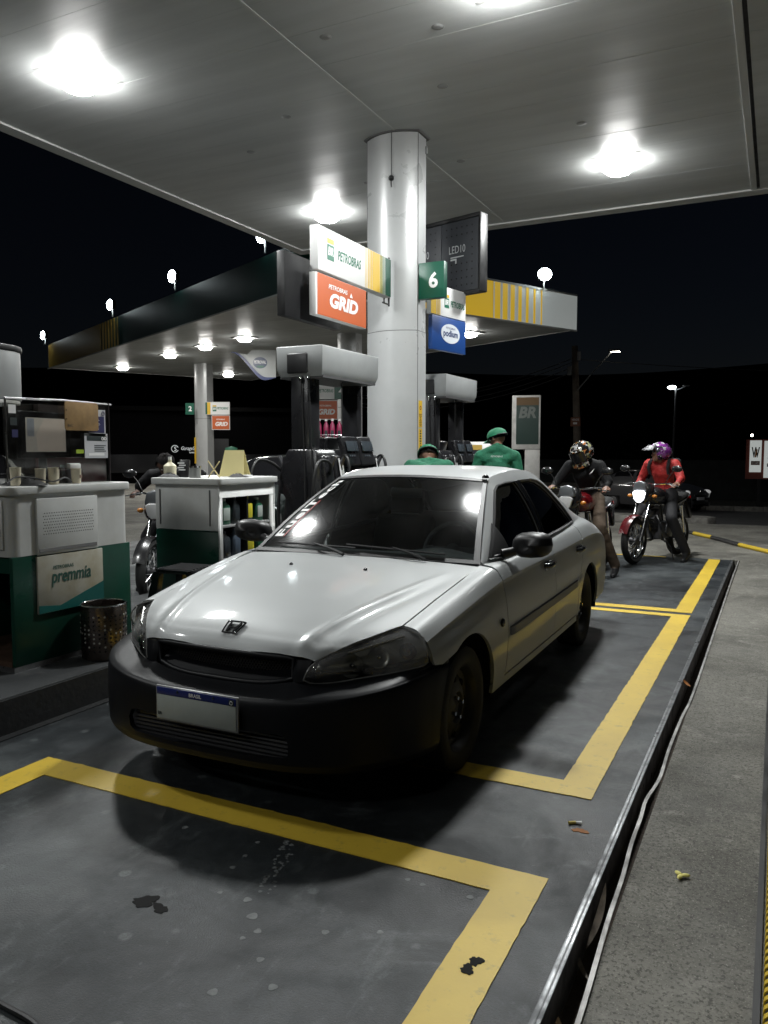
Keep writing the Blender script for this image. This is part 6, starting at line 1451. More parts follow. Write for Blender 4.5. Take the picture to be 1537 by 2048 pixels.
# ================================================================== PEOPLE: one skin from voxel-merged tapered limbs
def skin_from(segs, mats, name, parent, vox=.011, extra=None):
    """segs: (p0, p1, r0, r1, material, flat) ; returns one continuous mesh"""
    b = MB(); prim = []
    for p0, p1, r0, r1, mi, fl in segs:
        p0, p1 = Vector(p0), Vector(p1); n0 = len(b.v); d = p1 - p0; L = d.length; ax_ = d.normalized() if L > 1e-6 else Vector((0, 0, 1)); rot = ax_.to_track_quat('Z', 'Y').to_matrix()
        if fl is not None:                      # elliptical section: (side vector, factor across the other axis)
            sv = Vector(fl[0]); sv = (sv - ax_ * sv.dot(ax_)).normalized(); tv = ax_.cross(sv); rot = Matrix((sv, tv, ax_)).transposed()
        fy = fl[1] if fl is not None else 1.0; prof = []
        for k in range(7): a = -PI / 2 + PI / 2 * k / 6; prof.append((r0 * math.cos(a), r0 * math.sin(a) * .8))
        for k in range(7): a = PI / 2 * k / 6; prof.append((r1 * math.cos(a), L + r1 * math.sin(a) * .8))
        G = [[p0 + rot @ Vector((max(r, 1e-4) * math.cos(2 * PI * k / 14), max(r, 1e-4) * fy * math.sin(2 * PI * k / 14), h)) for k in range(15)] for r, h in prof]
        b.grid(G, flip=True); prim.append((p0, p1, r0, r1, mi, fy))
    me = bpy.data.meshes.new(name); me.from_pydata(b.v, [], b.f); bm = bmesh.new(); bm.from_mesh(me); bmesh.ops.remove_doubles(bm, verts=bm.verts, dist=1e-4); bmesh.ops.recalc_face_normals(bm, faces=bm.faces); bm.to_mesh(me); bm.free()
    o = bpy.data.objects.new('tmp', me); COL.objects.link(o)
    m = o.modifiers.new('r', 'REMESH'); m.mode = 'VOXEL'; m.voxel_size = vox; s = o.modifiers.new('s', 'SMOOTH'); s.factor = .5; s.iterations = 5
    dg = bpy.context.evaluated_depsgraph_get(); dg.update(); me2 = bpy.data.meshes.new_from_object(o.evaluated_get(dg)); bpy.data.objects.remove(o)
    me2.name = name; me2.materials.clear()
    for q in mats: me2.materials.append(q)
    n_ = len(me2.polygons); Cn = np.empty(n_ * 3); me2.polygons.foreach_get('center', Cn); Cn = Cn.reshape(-1, 3); best = np.full(n_, 1e9); idx = np.zeros(n_, int)
    for p0, p1, r0, r1, mi, fy in prim:
        a = np.array(p0); d = np.array(p1) - a; L2 = max(d @ d, 1e-9); t = np.clip(((Cn - a) @ d) / L2, 0, 1); q = np.linalg.norm(Cn - (a + t[:, None] * d), axis=1) - (r0 + (r1 - r0) * t) * (.5 + .5 * fy)
        k = q < best; best[k] = q[k]; idx[k] = mi
    me2.polygons.foreach_set('material_index', idx.tolist()); me2.polygons.foreach_set('use_smooth', [True] * n_); me2.update()
    return link(name, me2, parent)
def person(label, loc, rz, J, mats, head_dir=(0, -1, 0), head_tilt=0., hair=None, sleeve='long', scale=1., fingers=True, helmet=False):
    """J: joints in local space, facing -y. materials: 0 top, 1 trousers, 2 shoes, 3 skin, 4 collar"""
    t = thing('person', label, 'person', loc, rz); V_ = {k: Vector(v) for k, v in J.items()}
    S = []; ud = (V_['chest'] - V_['pelvis']).normalized(); sd = (V_['shl'] - V_['shr']).normalized()
    S.append((V_['pelvis'], V_['spine'], .145, .135, 1 if False else 0, (sd, .74))); S.append((V_['spine'], V_['chest'], .138, .165, 0, (sd, .68))); S.append((V_['pelvis'] - ud * .04, V_['pelvis'] + ud * .02, .15, .145, 1, (sd, .80)))
    S.append((V_['chest'] + ud * .02, V_['neck'], .135, .062, 0, (sd, .7))); S.append((V_['neck'] - ud * .01, V_['head'] - Vector((0, 0, .04)), .056, .055, 3, None))
    for q in 'lr':
        S.append((V_['neck'], V_['sh' + q] + Vector((0, 0, .0)), .058, .062, 0, None))
        S.append((V_['chest'].lerp(V_['sh' + q], .35) + ud * .04, V_['sh' + q], .085, .074, 0, None)); S.append((V_['sh' + q], V_['el' + q], .066, .056, 0, None))
        fs = 0 if sleeve == 'long' else 3
        S.append((V_['el' + q], V_['wr' + q], .050, .034, fs, None)); dh = (V_['wr' + q] - V_['el' + q]).normalized(); w0 = V_['wr' + q]
        # hand: palm and five fingers
        hd = V_.get('hd' + q, w0 + dh * .1) - w0; hd.normalize(); side = hd.cross(Vector((0, 0, 1))); side = side.normalized() if side.length > .1 else Vector((1, 0, 0)); nrm_ = side.cross(hd)
        S.append((w0, w0 + hd * .075, .028, .036, 3, (side, .55)))
        if fingers:
            for k in range(4):
                b0 = w0 + hd * .085 + side * (-.027 + .018 * k); L_ = (.036, .042, .040, .032)[k]; m1 = b0 + hd * L_ - nrm_ * .012; S.append((b0, m1, .0095, .009, 3, None)); S.append((m1, m1 + hd * L_ * .55 - nrm_ * .025, .009, .008, 3, None))
            sg = 1 if q == 'l' else -1; tb = w0 + hd * .03 + side * (.03 * -1); S.append((tb, tb - side * .025 + hd * .035 - nrm_ * .01, .012, .010, 3, None)); S.append((tb - side * .025 + hd * .035 - nrm_ * .01, tb - side * .025 + hd * .062 - nrm_ * .022, .010, .009, 3, None))
        hp_ = V_['hip' + q]; S.append((hp_, V_['kn' + q], .100, .076, 1, None)); S.append((V_['kn' + q], V_['an' + q], .076, .060, 1, None)); to = V_['to' + q] - V_['an' + q]
        hz = Vector((V_['an' + q].x, V_['an' + q].y, V_['an' + q].z - .055)); S.append((hz - to * .15, hz + to * .55, .045, .042, 2, None)); S.append((hz + to * .4, hz + to, .044, .034, 2, None)); S.append((V_['an' + q] + (V_['kn' + q] - V_['an' + q]) * .04, hz, .045, .046, 2, None))
    # head: skull, face, nose, chin, ears
    hd_ = V_['head']; f = Vector(head_dir).normalized(); f = (f + Vector((0, 0, -math.tan(head_tilt)))).normalized(); rt = f.cross(Vector((0, 0, 1))).normalized(); up = rt.cross(f)
    S.append((hd_ + up * .025 - f * .018, hd_ + up * .03 + f * .02, .088, .082, 3, (rt, 1.0))); S.append((hd_ + f * .03 + up * .0, hd_ + f * .052 - up * .075, .066, .042, 3, (rt, .9))); S.append((hd_ + f * .088 + up * .012, hd_ + f * .108 - up * .022, .010, .015, 3, None))
    for s_ in (1, -1): S.append((hd_ + rt * .080 * s_ - f * .005 + up * .02, hd_ + rt * .082 * s_ - f * .005 - up * .015, .016, .012, 3, (f, 1.2)))
    S.append((hd_ + f * .085 - up * .050 - rt * .018, hd_ + f * .085 - up * .050 + rt * .018, .010, .010, 3, None))
    skin_from(S, mats, 'body', t)
    H = (hd_, f, rt, up)
    for s_ in (1, -1):
        e = hd_ + f * .083 + rt * .031 * s_ + up * .012; MB().sphere(e, (.011, .011, .008), 8, 6).build('eye', M_whitet, t); MB().sphere(e + f * .009, .0052, 6, 5).build('pupil', M_dark, t)
        MB().tube([e + f * .006 + up * .018 - rt * .016, e + f * .010 + up * .021, e + f * .006 + up * .017 + rt * .016], .004, 5).build('eyebrow', M_dark, t)
    if hair:
        b = MB(); G = []
        for i in range(9):
            a = R(8) + R(100) * i / 8; row = []
            for k in range(19):
                th = 2 * PI * k / 18; fr_ = math.cos(th); cut = min(a, R(58) if fr_ > .5 else R(112)); r_ = .100 + .005 * math.sin(7 * th + 3 * a)
                row.append(tuple(hd_ + up * .03 + (up * math.cos(cut) + (f * fr_ * 1.06 + rt * math.sin(th) * .96) * math.sin(cut)) * r_))
            G.append(row)
        b.grid(G); b.build('hair', hair, t, smooth=80)
    return t, H
def cap(t, H, m):
    hd, f, rt, up = H; b = MB(); G = []
    for i in range(8):
        a = R(4) + R(86) * i / 7; G.append([tuple(hd + up * .030 + (up * max(0., math.cos(a)) ** .8 * .90 + (f * math.cos(th) * 1.10 + rt * math.sin(th)) * math.sin(a)) * .110) for th in np.linspace(0, 2 * PI, 25)])
    b.grid(G); c_ = b.build('cap', m, t, smooth=80)
    b = MB(); G = [[tuple(hd + up * (.034 - .012 * j - .022 * (s_ * s_)) + f * (.108 * (1 - .25 * s_ * s_) + j * .075 * (1 - .45 * s_ * s_)) + rt * s_ * .078) for j in (0, .5, 1, 1.3)] for s_ in np.linspace(-1, 1, 11)]
    b.grid(G); b.grid(np.array(G) - np.array([0, 0, .005]), flip=True); b.build('brim', m, c_, smooth=80)
    b = MB(); b.tube([tuple(hd + up * .045 + (f * math.cos(th) * 1.11 + rt * math.sin(th) * 1.01) * .1135 - up * .012) for th in np.linspace(R(125), R(235), 10)], .006, 6); b.build('strap', M_dark, c_)
M_shirt = mat('shirt_green', (.012, .15, .078), .8, var=.35, vscale=9, bump=2.2, bscale=13); M_skin = mat('skin_brown', (.20, .10, .065), .5); M_trd = mat('trousers_dark', (.015, .016, .02), .8); M_shoe = mat('shoe_black', (.012, .012, .013), .5); M_hair = mat('hair_black', (.006, .005, .005), .8, spec=.1, bump=.8, bscale=60); M_capg = mat('cap_green', (.008, .16, .075), .7)
def stand(h=1.72, sh=.20, arm=.06):
    k = h / 1.75
    J = dict(pelvis=(0, 0, .93 * k), spine=(0, .01, 1.10 * k), chest=(0, .015, 1.28 * k), neck=(0, .02, 1.50 * k), head=(0, -.01, 1.625 * k))
    for q, s in (('l', 1), ('r', -1)):
        J.update({'sh' + q: (s * sh, .02, 1.405 * k), 'el' + q: (s * (sh + arm), .03, 1.13 * k), 'wr' + q: (s * (sh + arm + .02), -.06, .89 * k), 'hip' + q: (s * .09, 0, .90 * k), 'kn' + q: (s * .10, -.02, .50 * k), 'an' + q: (s * .11, .02, .10), 'to' + q: (s * .13, -.17, .07)})
    return J
J = stand(1.75); J['head'] = (-.0, -.05, 1.60); t, H = person('attendant in green cap and green shirt seen from behind, standing', (-2.86, 8.62, 0), R(196), J, [M_shirt, M_trd, M_shoe, M_skin], head_dir=(.8, -.6, 0), head_tilt=.3, hair=M_hair, sleeve='short'); cap(t, H, M_capg)
LG = text('shirt_print', 'PETROBRAS', M_whitet, t, (0, .147, 1.405), (-1, 0, 0), (0, 0, 1), width=.13, height=.018, lift=.004)
J = stand(1.72); J.update(spine=(0, -.06, 1.05), chest=(0, -.22, 1.20), neck=(0, -.40, 1.345), head=(.02, -.50, 1.40), shl=(.19, -.30, 1.31), shr=(-.19, -.30, 1.31), ell=(.25, -.45, 1.06), elr=(-.25, -.45, 1.06), wrl=(.2, -.62, .92), wrr=(-.2, -.62, .92), hipl=(.09, .03, .90), hipr=(-.09, .03, .90), pelvis=(0, .03, .92))
t, H = person('attendant in green cap bending beside the sedan at the column foot', (-3.02, 6.98, 0), R(200), J, [M_shirt, M_trd, M_shoe, M_skin], head_dir=(.1, -.9, 0), head_tilt=.75, hair=M_hair, sleeve='short'); cap(t, H, M_capg)
# riders: seated on the bikes, built in the bike's own frame
def helmet(t, H, m, openface=False, name='helmet'):
    hd, f, rt, up = H; c = hd + up * .02; b = MB(); G = []
    for i in range(15):
        a = R(3) + R(135) * i / 14; row = []
        for k in range(29):
            th = 2 * PI * k / 28; fr_ = math.cos(th); aa = a
            lim = R(62) if (fr_ > .62) else R(138)
            aa = min(a, lim) ; rr = .142 * (1 - .10 * max(0, (aa - R(95)) / R(40)))
            row.append(tuple(c + (up * math.cos(aa) * .98 + (f * fr_ * 1.10 + rt * math.sin(th) * .92) * math.sin(aa)) * rr))
        G.append(row)
    b.grid(G); hm = b.build(name, m, t, smooth=80)
    if not openface:
        b = MB(); G = [[tuple(c + (f * math.cos(th) * 1.16 + rt * math.sin(th) * .96) * .142 - up * (.075 + z)) for z in (0, .03, .055)] for th in np.linspace(-R(62), R(62), 15)]; b.grid(G); b.grid(np.array(G) * 1.0 - np.array(f) * .012, flip=True); b.build('chin_bar', m, hm, smooth=70)
        b = MB(); G = [[tuple(c + (f * math.cos(th) * 1.12 + rt * math.sin(th) * .94) * .140 + up * (.06 - z)) for z in (0, .06, .125)] for th in np.linspace(-R(60), R(60), 15)]; b.grid(G).build('visor', M_blackgloss, hm, smooth=80)
    else:
        b = MB(); G = [[tuple(c + (f * math.cos(th) * (1.05 + .55 * q) + rt * math.sin(th) * .93) * .146 + up * (.085 - .055 * q)) for q in (0, .35, .7, 1.)] for th in np.linspace(-R(58), R(58), 13)]; b.grid(G); b.grid(np.array(G) + np.array(up) * .01, flip=True); b.build('peak', mat('helmet_pale', (.5, .5, .52), .3, var=.8, vscale=22, vlo=.45, vhi=.55), hm, smooth=80)
    return hm
def patch_mat(name, cols, scale):
    m = bpy.data.materials.new(name); m.use_nodes = True; n = m.node_tree.nodes; l = m.node_tree.links; bs = n['Principled BSDF']; tc = n.new('ShaderNodeTexCoord'); v = n.new('ShaderNodeTexVoronoi'); v.inputs['Scale'].default_value = scale
    nz = n.new('ShaderNodeTexNoise'); nz.inputs['Scale'].default_value = 9; mx = n.new('ShaderNodeMix'); mx.data_type = 'VECTOR'; mx.inputs[0].default_value = .12; l.new(tc.outputs['Object'], nz.inputs['Vector']); l.new(tc.outputs['Object'], mx.inputs[4]); l.new(nz.outputs[1], mx.inputs[5]); l.new(mx.outputs[1], v.inputs['Vector'])
    sp_ = n.new('ShaderNodeSeparateColor'); l.new(v.outputs['Color'], sp_.inputs[0]); r = n.new('ShaderNodeValToRGB'); r.color_ramp.interpolation = 'CONSTANT'; l.new(sp_.outputs[0], r.inputs[0])
    while len(r.color_ramp.elements) < len(cols): r.color_ramp.elements.new(.5)
    for k, c in enumerate(cols): r.color_ramp.elements[k].position = k / len(cols); r.color_ramp.elements[k].color = (*c, 1)
    l.new(r.outputs[0], bs.inputs['Base Color']); bs.inputs['Roughness'].default_value = .2; bs.inputs['Coat Weight'].default_value = .6; return m
M_hel1 = patch_mat('helmet_tiger', [(.01, .01, .01), (.5, .5, .48), (.012, .012, .012), (.45, .17, .05), (.01, .01, .01), (.4, .40, .22), (.01, .01, .01), (.3, .3, .3), (.01, .01, .01)], 34); M_hel2 = patch_mat('helmet_violet', [(.16, .03, .20), (.45, .44, .46), (.22, .05, .26), (.02, .02, .03), (.12, .02, .14)], 24)
def seated(lean=.0, foot=(.40, .10)):
    J = dict(pelvis=(0, .22, .90), spine=(0, .20 - lean * .3, 1.05), chest=(0, .15 - lean * .7, 1.18), neck=(0, .10 - lean, 1.345), head=(0, .05 - lean * 1.15, 1.43))
    for q, s in (('l', 1), ('r', -1)):
        J.update({'sh' + q: (s * .19, .12 - lean, 1.29), 'el' + q: (s * .31, .02 - lean * .6, 1.10), 'wr' + q: (s * .32, -.13, 1.05), 'hd' + q: (s * .33, -.22, 1.035), 'hip' + q: (s * .10, .18, .88), 'kn' + q: (s * .24, -.10, .58), 'an' + q: (s * foot[0], foot[1], .12), 'to' + q: (s * (foot[0] + .03), foot[1] - .18, .075)})
    return J
M_jred = mat('jacket_red', (.42, .018, .016), .7, var=.45, vscale=10, bump=2.2, bscale=15); M_trk = mat('trousers_black', (.01, .01, .012), .8); M_jblk = mat('jacket_black', (.006, .006, .007), .75, spec=.25, bump=.6, bscale=12); M_kha = mat('trousers_khaki', (.085, .062, .045), .85, spec=.2, bump=1.6, bscale=16); M_shb = mat('shoe_dark', (.015, .015, .016), .5)
def on_bike(bk, label, J, mats, **k):
    return person(label, tuple(bk.location), bk.rotation_euler.z, J, mats, **k)
J = seated(.02, (.36, .12)); J['kl'] = 0; del J['kl']; J.update(wrr=(-.30, -.05, .98), elr=(-.30, .12, 1.08), hdr=(-.2, -.10, .93), wrl=(.33, -.14, 1.05))
t, H = on_bike(BK1, 'rider in red jacket and violet helmet sitting on the dark motorcycle', J, [M_jred, M_trk, M_shb, M_skin], head_dir=(-.75, -.6, 0), hair=M_hair); helmet(t, H, M_hel2, True)
b = MB()
for s_ in (1, -1): b.tube(spline([(s_ * .13, .02, 1.16), (s_ * .135, -.015, 1.26), (s_ * .125, .05, 1.345), (s_ * .125, .16, 1.33), (s_ * .13, .24, 1.2)], 5), .022, 6)
b.build('backpack_strap', M_trk, t); MB().box((0, .34, 1.16), (.30, .16, .42)).build('backpack', M_trk, t, bevel=.05, seg=3)
J = seated(.10, (.36, .12)); t, H = on_bike(BK2, 'rider in black jacket and colourful helmet behind the silver sedan', J, [M_jblk, M_kha, M_shb, M_skin], head_dir=(-.35, -.9, 0), head_tilt=.5, hair=M_hair); helmet(t, H, M_hel1, False)
o = MB().tube([(.10, -.075, 1.20), (.12, -.08, 1.215), (.15, -.07, 1.26)], [.004, .009, .002], 6).build('jacket_mark', M_whitet, t)
J = seated(.22, (.34, .12)); J.update({k_: (J[k_][0], J[k_][1], J[k_][2] - d_) for k_, d_ in (('head', .11), ('neck', .09), ('chest', .05), ('shl', .08), ('shr', .08))}); t, H = on_bike(BK3, 'dark haired man in black leaning over the red motorcycle', J, [M_jblk, M_trk, M_shb, mat('skin_deep', (.09, .045, .03), .6)], head_dir=(.25, -.9, 0), head_tilt=.7, hair=M_hair)
# ================================================================== OTHER CARS (local: nose towards -y)
def car_paint(name, col, metal=.3): return mat(name, col, .3, metal, coat=.9, coat_rough=.05)
def simple_car(label, loc, rz, paint, L=3.9, W=1.66, H=1.46, lamps=None, glassm=None):
    t = thing('parked_car', label, 'car', loc, rz); hw = W / 2
    yk = np.array([0, .05, .25, .6, 1.0, 1.25, 1.75, 2.1, 2.6, 3.2, 3.55, 3.75, 3.86, 3.9]) * L / 3.9
    zt = np.array([.50, .66, .78, .88, .96, 1.0, 1.36, H, H + .01, H - .05, H - .22, 1.05, .95, .7]); zb = np.array([.55, .62, .70, .80, .88, .92, .94, .95, .96, .97, .98, .96, .9, .65]); zb = np.minimum(zb, zt - .02)
    wl = np.array([.60, .80, .93, .98, 1, 1, 1, 1, 1, 1, .98, .95, .90, .8]) * hw; wt = np.array([.5, .70, .82, .86, .86, .84, .70, .66, .66, .66, .68, .72, .8, .7]) * hw
    q = np.linspace(0, yk[-1], 60); f = lambda a: herm_w(yk, q) @ a
    ZT, ZB, WL, WT = f(zt), f(zb), f(wl), f(wt); rows_ = []
    def sec(i):
        y = q[i] - L / 2; a = WL[i]; c = WT[i]; zb_, zt_ = ZB[i], ZT[i]
        return [(a * .93, y, .20), (a * .99, y, .30), (a, y, .50), (a * .985, y, .5 + (zb_ - .5) * .7 if zb_ > .5 else .5), (a * .955, y, zb_), (a * .93 + (c - a * .93) * .45, y, zb_ + (zt_ - zb_) * .5), (c, y, zt_ - (zt_ - zb_) * .12), (c * .85, y, zt_ - .02 * min(1, (zt_ - zb_) / .1)), (c * .45, y, zt_), (0, y, zt_ + .005)]
    G = np.array([sec(i) for i in range(60)]); full = np.concatenate([G, (G * [-1, 1, 1])[:, ::-1][:, 1:]], 1)
    parts = {'body': MB(), 'windscreen': MB(), 'rear_window': MB()}; nr = full.shape[1]
    yA, yB, yC, yD, yE = (np.array([1.22, 2.02, 3.3, 3.72, 0]) * L / 3.9)
    for i in range(59):
        ym = (q[i] + q[i + 1]) / 2
        for j in range(nr - 1):
            jj = j if j < 9 else 17 - j; ax = abs((full[i, j, 1]))
            key = 'body'
            ay1 = abs(ym - AXF * 0)
            if 7 <= jj <= 8 or jj == 8:
                if yA < ym < yB: key = 'windscreen'
                elif yC < ym < yD: key = 'rear_window'
            if jj in (5,) and (jj == j or True) and 1.62 * L / 3.9 < ym < 3.25 * L / 3.9 and not (2.28 * L / 3.9 < ym < 2.36 * L / 3.9): key = 'side_window' + ('a' if j < 9 else 'b') + ('0' if ym < 2.3 * L / 3.9 else '1')
            # wheel openings
            if jj <= 2:
                cy_, cz_ = ym, (full[i, j, 2] + full[i, j + 1, 2]) / 2
                if any((ym - w_) ** 2 + (cz_ - .29) ** 2 < .33 ** 2 for w_ in (.72 * L / 3.9, 3.18 * L / 3.9)): continue
            P = [full[i, j], full[i, j + 1], full[i + 1, j + 1], full[i + 1, j]]; parts.setdefault(key, MB()).add(P, [(0, 1, 2, 3)])
    for k, b in parts.items(): b.build('side_window' if k.startswith('side') else k, paint if k == 'body' else (glassm or M_blackgloss), t, weld=True, smooth=50)
    MB().bb((-hw * .8, -L / 2 + .3, .18), (hw * .8, L / 2 - .3, .6)).build('underbody', M_inner, t)
    for s_ in (1, -1):
        for w_ in (.72, 3.18):
            wt_ = bpy.data.objects.new('wheel', None); COL.objects.link(wt_); wt_.parent = t; wt_.location = (s_ * (hw - .10), w_ * L / 3.9 - L / 2, .285)
            MB().lathe([(.19, -.08), (.26, -.085), (.285, -.05), (.285, .05), (.26, .085), (.19, .08)], (0, 0, 0), 'X', 28).build('tyre', M_rubber, wt_); MB().lathe([(.19, s_ * .07), (.17, s_ * .04), (.06, s_ * .05), (.001, s_ * .055)], (0, 0, 0), 'X', 20).build('rim', mat('wheel_silver', (.35, .35, .36), .3, .8), wt_)
        # oval headlamp on the nose corner
        b = MB(); b.sphere((s_ * hw * .70, -L / 2 + .14, .70), (.15, .10, .085), 16, 10, Matrix.Rotation(R(-28 * s_), 3, 'Z')); b.build('headlamp', lamps or mat('car_lens', (.55, .57, .58), .12, coat=1.), t)
        m_ = MB().sphere((s_ * (hw + .08), -L / 2 + 1.55, .98), (.09, .06, .06), 12, 8).build('mirror', M_black, t); MB().cyl((s_ * (hw - .06), -L / 2 + 1.5, .95), (s_ * (hw + .04), -L / 2 + 1.54, .97), .02).build('mirror_arm', M_black, m_)
    MB().bb((-.32, -L / 2 - .002, .56), (.32, -L / 2 + .08, .64)).build('grille', M_black, t, bevel=.01); MB().bb((-.42, -L / 2 - .012, .30), (.42, -L / 2 + .05, .42)).build('lower_grille', M_black, t, bevel=.015); MB().bb((-.2, -L / 2 - .018, .44), (.2, -L / 2 + .02, .54)).build('number_plate', M_pp, t, bevel=.003); MB().lathe([(.001, -.03), (.045, -.026), (.05, 0)], (0, -L / 2 + .01, .72), 'Y', 16).build('badge', M_chrome, t)
    for x0, x1 in ((-.6, .0), (.05, .62)): MB().tube([(x0, -L / 2 + 1.30 * L / 3.9, 1.04), (x1, -L / 2 + 1.36 * L / 3.9, 1.08)], .008, 5).build('wiper', M_trim, t)
    return t
AXF = 0
simple_car('dark green car in the other lane behind the second counter', (-6.75, 10.2, 0), R(8), car_paint('paint_darkgreen', (.012, .02, .018), .4), 4.1, 1.7, 1.40)
simple_car('small grey hatchback on the road behind the rider in red', (-3.93, 29.4, -.60), R(62), car_paint('paint_grey', (.08, .08, .083), .2), 3.7, 1.6, 1.42, mat('car_lens_bright', (.8, .82, .84), .12, coat=1., emit=(1, 1, 1), es=.25))
simple_car('pale car far behind the first counter at the left edge', (-13.2, 9.6, 0), R(65), car_paint('paint_white', (.55, .55, .54), .1), 4.0, 1.68, 1.44)

# ================================================================== BACKGROUND
# pylon sign
t = thing('pylon_sign', 'tall white pylon sign with dark green face and BR letters', 'sign', (-7.6, 26, 0), R(18))
MB().bb((-.50, -.14, 1.55), (.44, .14, 3.35)).build('sign_case', M_white, t, bevel=.02); MB().bb((-.06, -.12, 0), (.44, .12, 1.55)).build('post', M_white, t, bevel=.02)
MB().bb((-.36, -.15, 1.72), (.38, -.13, 3.28)).build('sign_face', mat('pylon_green', (.004, .03, .022), .3), t); MB().bb((-.36, -.155, 3.02), (.38, -.15, 3.28)).build('face_band', mat('pylon_gold', (.13, .07, .02), .4), t)
text('sign_letters', 'BR', mat('pylon_letters', (.16, .18, .17), .5), t, (.01, -.152, 2.78), (1, 0, 0), (0, 0, 1), width=.58, height=.38, bold=.04, shear=.2)
# utility pole with wires and lamp arm
t = thing('utility_pole', 'concrete utility pole with street lamp arm and small orange board', 'pole', (-9.2, 40, 0))
MB().cyl((.2, 0, 0), (-.1, 0, 6.75), .21, .15, 14).build('pole', mat('pole_concrete', (.19, .16, .13), .85, var=.4, vscale=3), t)
MB().bb((-.42, -.2, 5.3), (-.18, .1, 5.75)).build('meter_box', M_greyp, t, bevel=.02); MB().cyl((.15, -.15, 6.0), (.15, -.15, 6.45), .09).build('transformer', mat('insulator', (.45, .45, .46), .4), t)
MB().bb((-.18, -.26, 2.75), (.30, -.22, 3.2)).build('street_board', mat('board_rust', (.20, .07, .03), .6), t); text('board_text', 'VENDE', M_whitet, t, (.06, -.262, 3.08), (1, 0, 0), (0, 0, 1), width=.36, height=.1); MB().bb((-.05, -.265, 2.85), (.15, -.26, 2.95)).build('board_mark', M_whitet, t)
MB().tube([(.1, -.1, 4.55), (.9, -.3, 5.4), (1.75, -.5, 6.25)], .035, 6).build('lamp_arm', M_greyp, t)
lh = MB().box((1.95, -.55, 6.36), (.55, .25, .12)).build('lamp_head', M_greyp, t, bevel=.03); MB().box((2.0, -.55, 6.29), (.40, .2, .03)).build('lamp_lens', emis('street_lens', (1, .93, .80), 16), lh)
for k, (z, dz) in enumerate(((6.2, .0), (6.0, .05), (5.75, -.1), (5.5, -.05))):
    P = [Vector((-9.25, 40, z)) * (1 - q) + Vector((-28, 46, z - .3 + dz)) * q - Vector((0, 0, 1.3 * 4 * q * (1 - q))) for q in np.linspace(0, 1, 20)]
    tag(MB().tube(P, .022, 5).build('overhead_wire', mat('wire_grey', (.12, .12, .12), .6)), '%s overhead wire running left from the utility pole' % ('highest', 'second highest', 'third', 'lowest')[k], 'wire', 'overhead wires')
P = [Vector((-9.25, 40, 6.1)) * (1 - q) + Vector((30, 62, 7.5)) * q - Vector((0, 0, 1.2 * 4 * q * (1 - q))) for q in np.linspace(0, 1, 20)]
tag(MB().tube(P, .018, 5).build('overhead_wire', mat('wire_grey', (.12, .12, .12), .6)), 'faint overhead wire running right from the utility pole', 'wire', 'overhead wires')
t = thing('street_lamp', 'twin-arm street lamp on a thin post above the rider in red', 'lamp', (-6.25, 55, 0)); MB().cyl((0, 0, -.8), (.12, 0, 5.55), .09, .06, 10).build('post', mat('lamp_post_grey', (.10, .10, .10), .6), t)
MB().tube([(-.35, 0, 5.7), (.12, 0, 5.5), (.85, -.1, 5.75)], .04, 6).build('arms', M_greyp, t); MB().sphere((-.12, -.1, 5.68), (.26, .2, .12), 12, 8).build('lamp_lens', emis('street_lens2', (.85, .93, 1), 30), t); MB().box((.75, -.1, 5.75), (.4, .2, .1), .2).build('lamp_head', M_white, t)
# billboard
t = thing('billboard', 'lit white advertising boards on a red hoarding at the right picture edge', 'billboard', (-.9, 34.5, -.05), R(8))
MB().bb((-.25, .0, .45), (4.5, .1, 2.0)).build('hoarding', mat('hoarding_red', (.16, .03, .015), .6), t); 
[MB().bb((x, .1, -.7), (x + .12, .2, .6)).build('post', M_bikeblk, t) for x in (.2, 2.2, 4.2)]
bl1 = MB().bb((-.12, -.04, .72), (.30, .0, 1.97)).build('board', mat('board_lit', (.6, .62, .6), .5, emit=(.6, .64, .62), es=.5), t); bl2 = MB().bb((.40, -.06, .50), (4.4, -.0, 1.95)).build('board', mat('board_lit', (.6, .62, .6), .5), t)
text('board_logo', 'W', M_dark, t, (.09, -.042, 1.50), (1, 0, 0), (0, 0, 1), width=.30, height=.42, bold=.03); MB().prism([(.05, 1.30), (.11, 1.30), (.16, 1.62), (.10, 1.62)], -.046, -.0425, 'Y').build('logo_bar', mat('logo_orange', (.5, .2, .04), .5), t)
MB().bb((-.07, -.046, 1.0), (.25, -.042, 1.16)).build('board_block', mat('block_brown', (.2, .07, .03), .5), t)
text('board_name', 'STAR', M_whitet, t, (.09, -.047, 1.08), (1, 0, 0), (0, 0, 1), width=.26, height=.09, bold=.02)
text('board_text', 'ALUGUEL DE', M_dark, t, (.52, -.062, 1.25), (1, 0, 0), (0, 0, 1), width=1.9, height=.24, bold=.04, anchor='l'); text('board_text', 'andaimes.com', M_dark, t, (.50, -.062, .93), (1, 0, 0), (0, 0, 1), width=2.0, height=.2, bold=.04, anchor='l')
# wall and bank beyond the road
w_ = MB().bb((-14, 38, -.7), (6, 38.3, 1.1)); tag(w_.build('boundary_wall', mat('wall_dark', (.02, .022, .022), .9, spec=.1, var=.4, vscale=2)), 'long low dark wall beyond the road', 'wall')
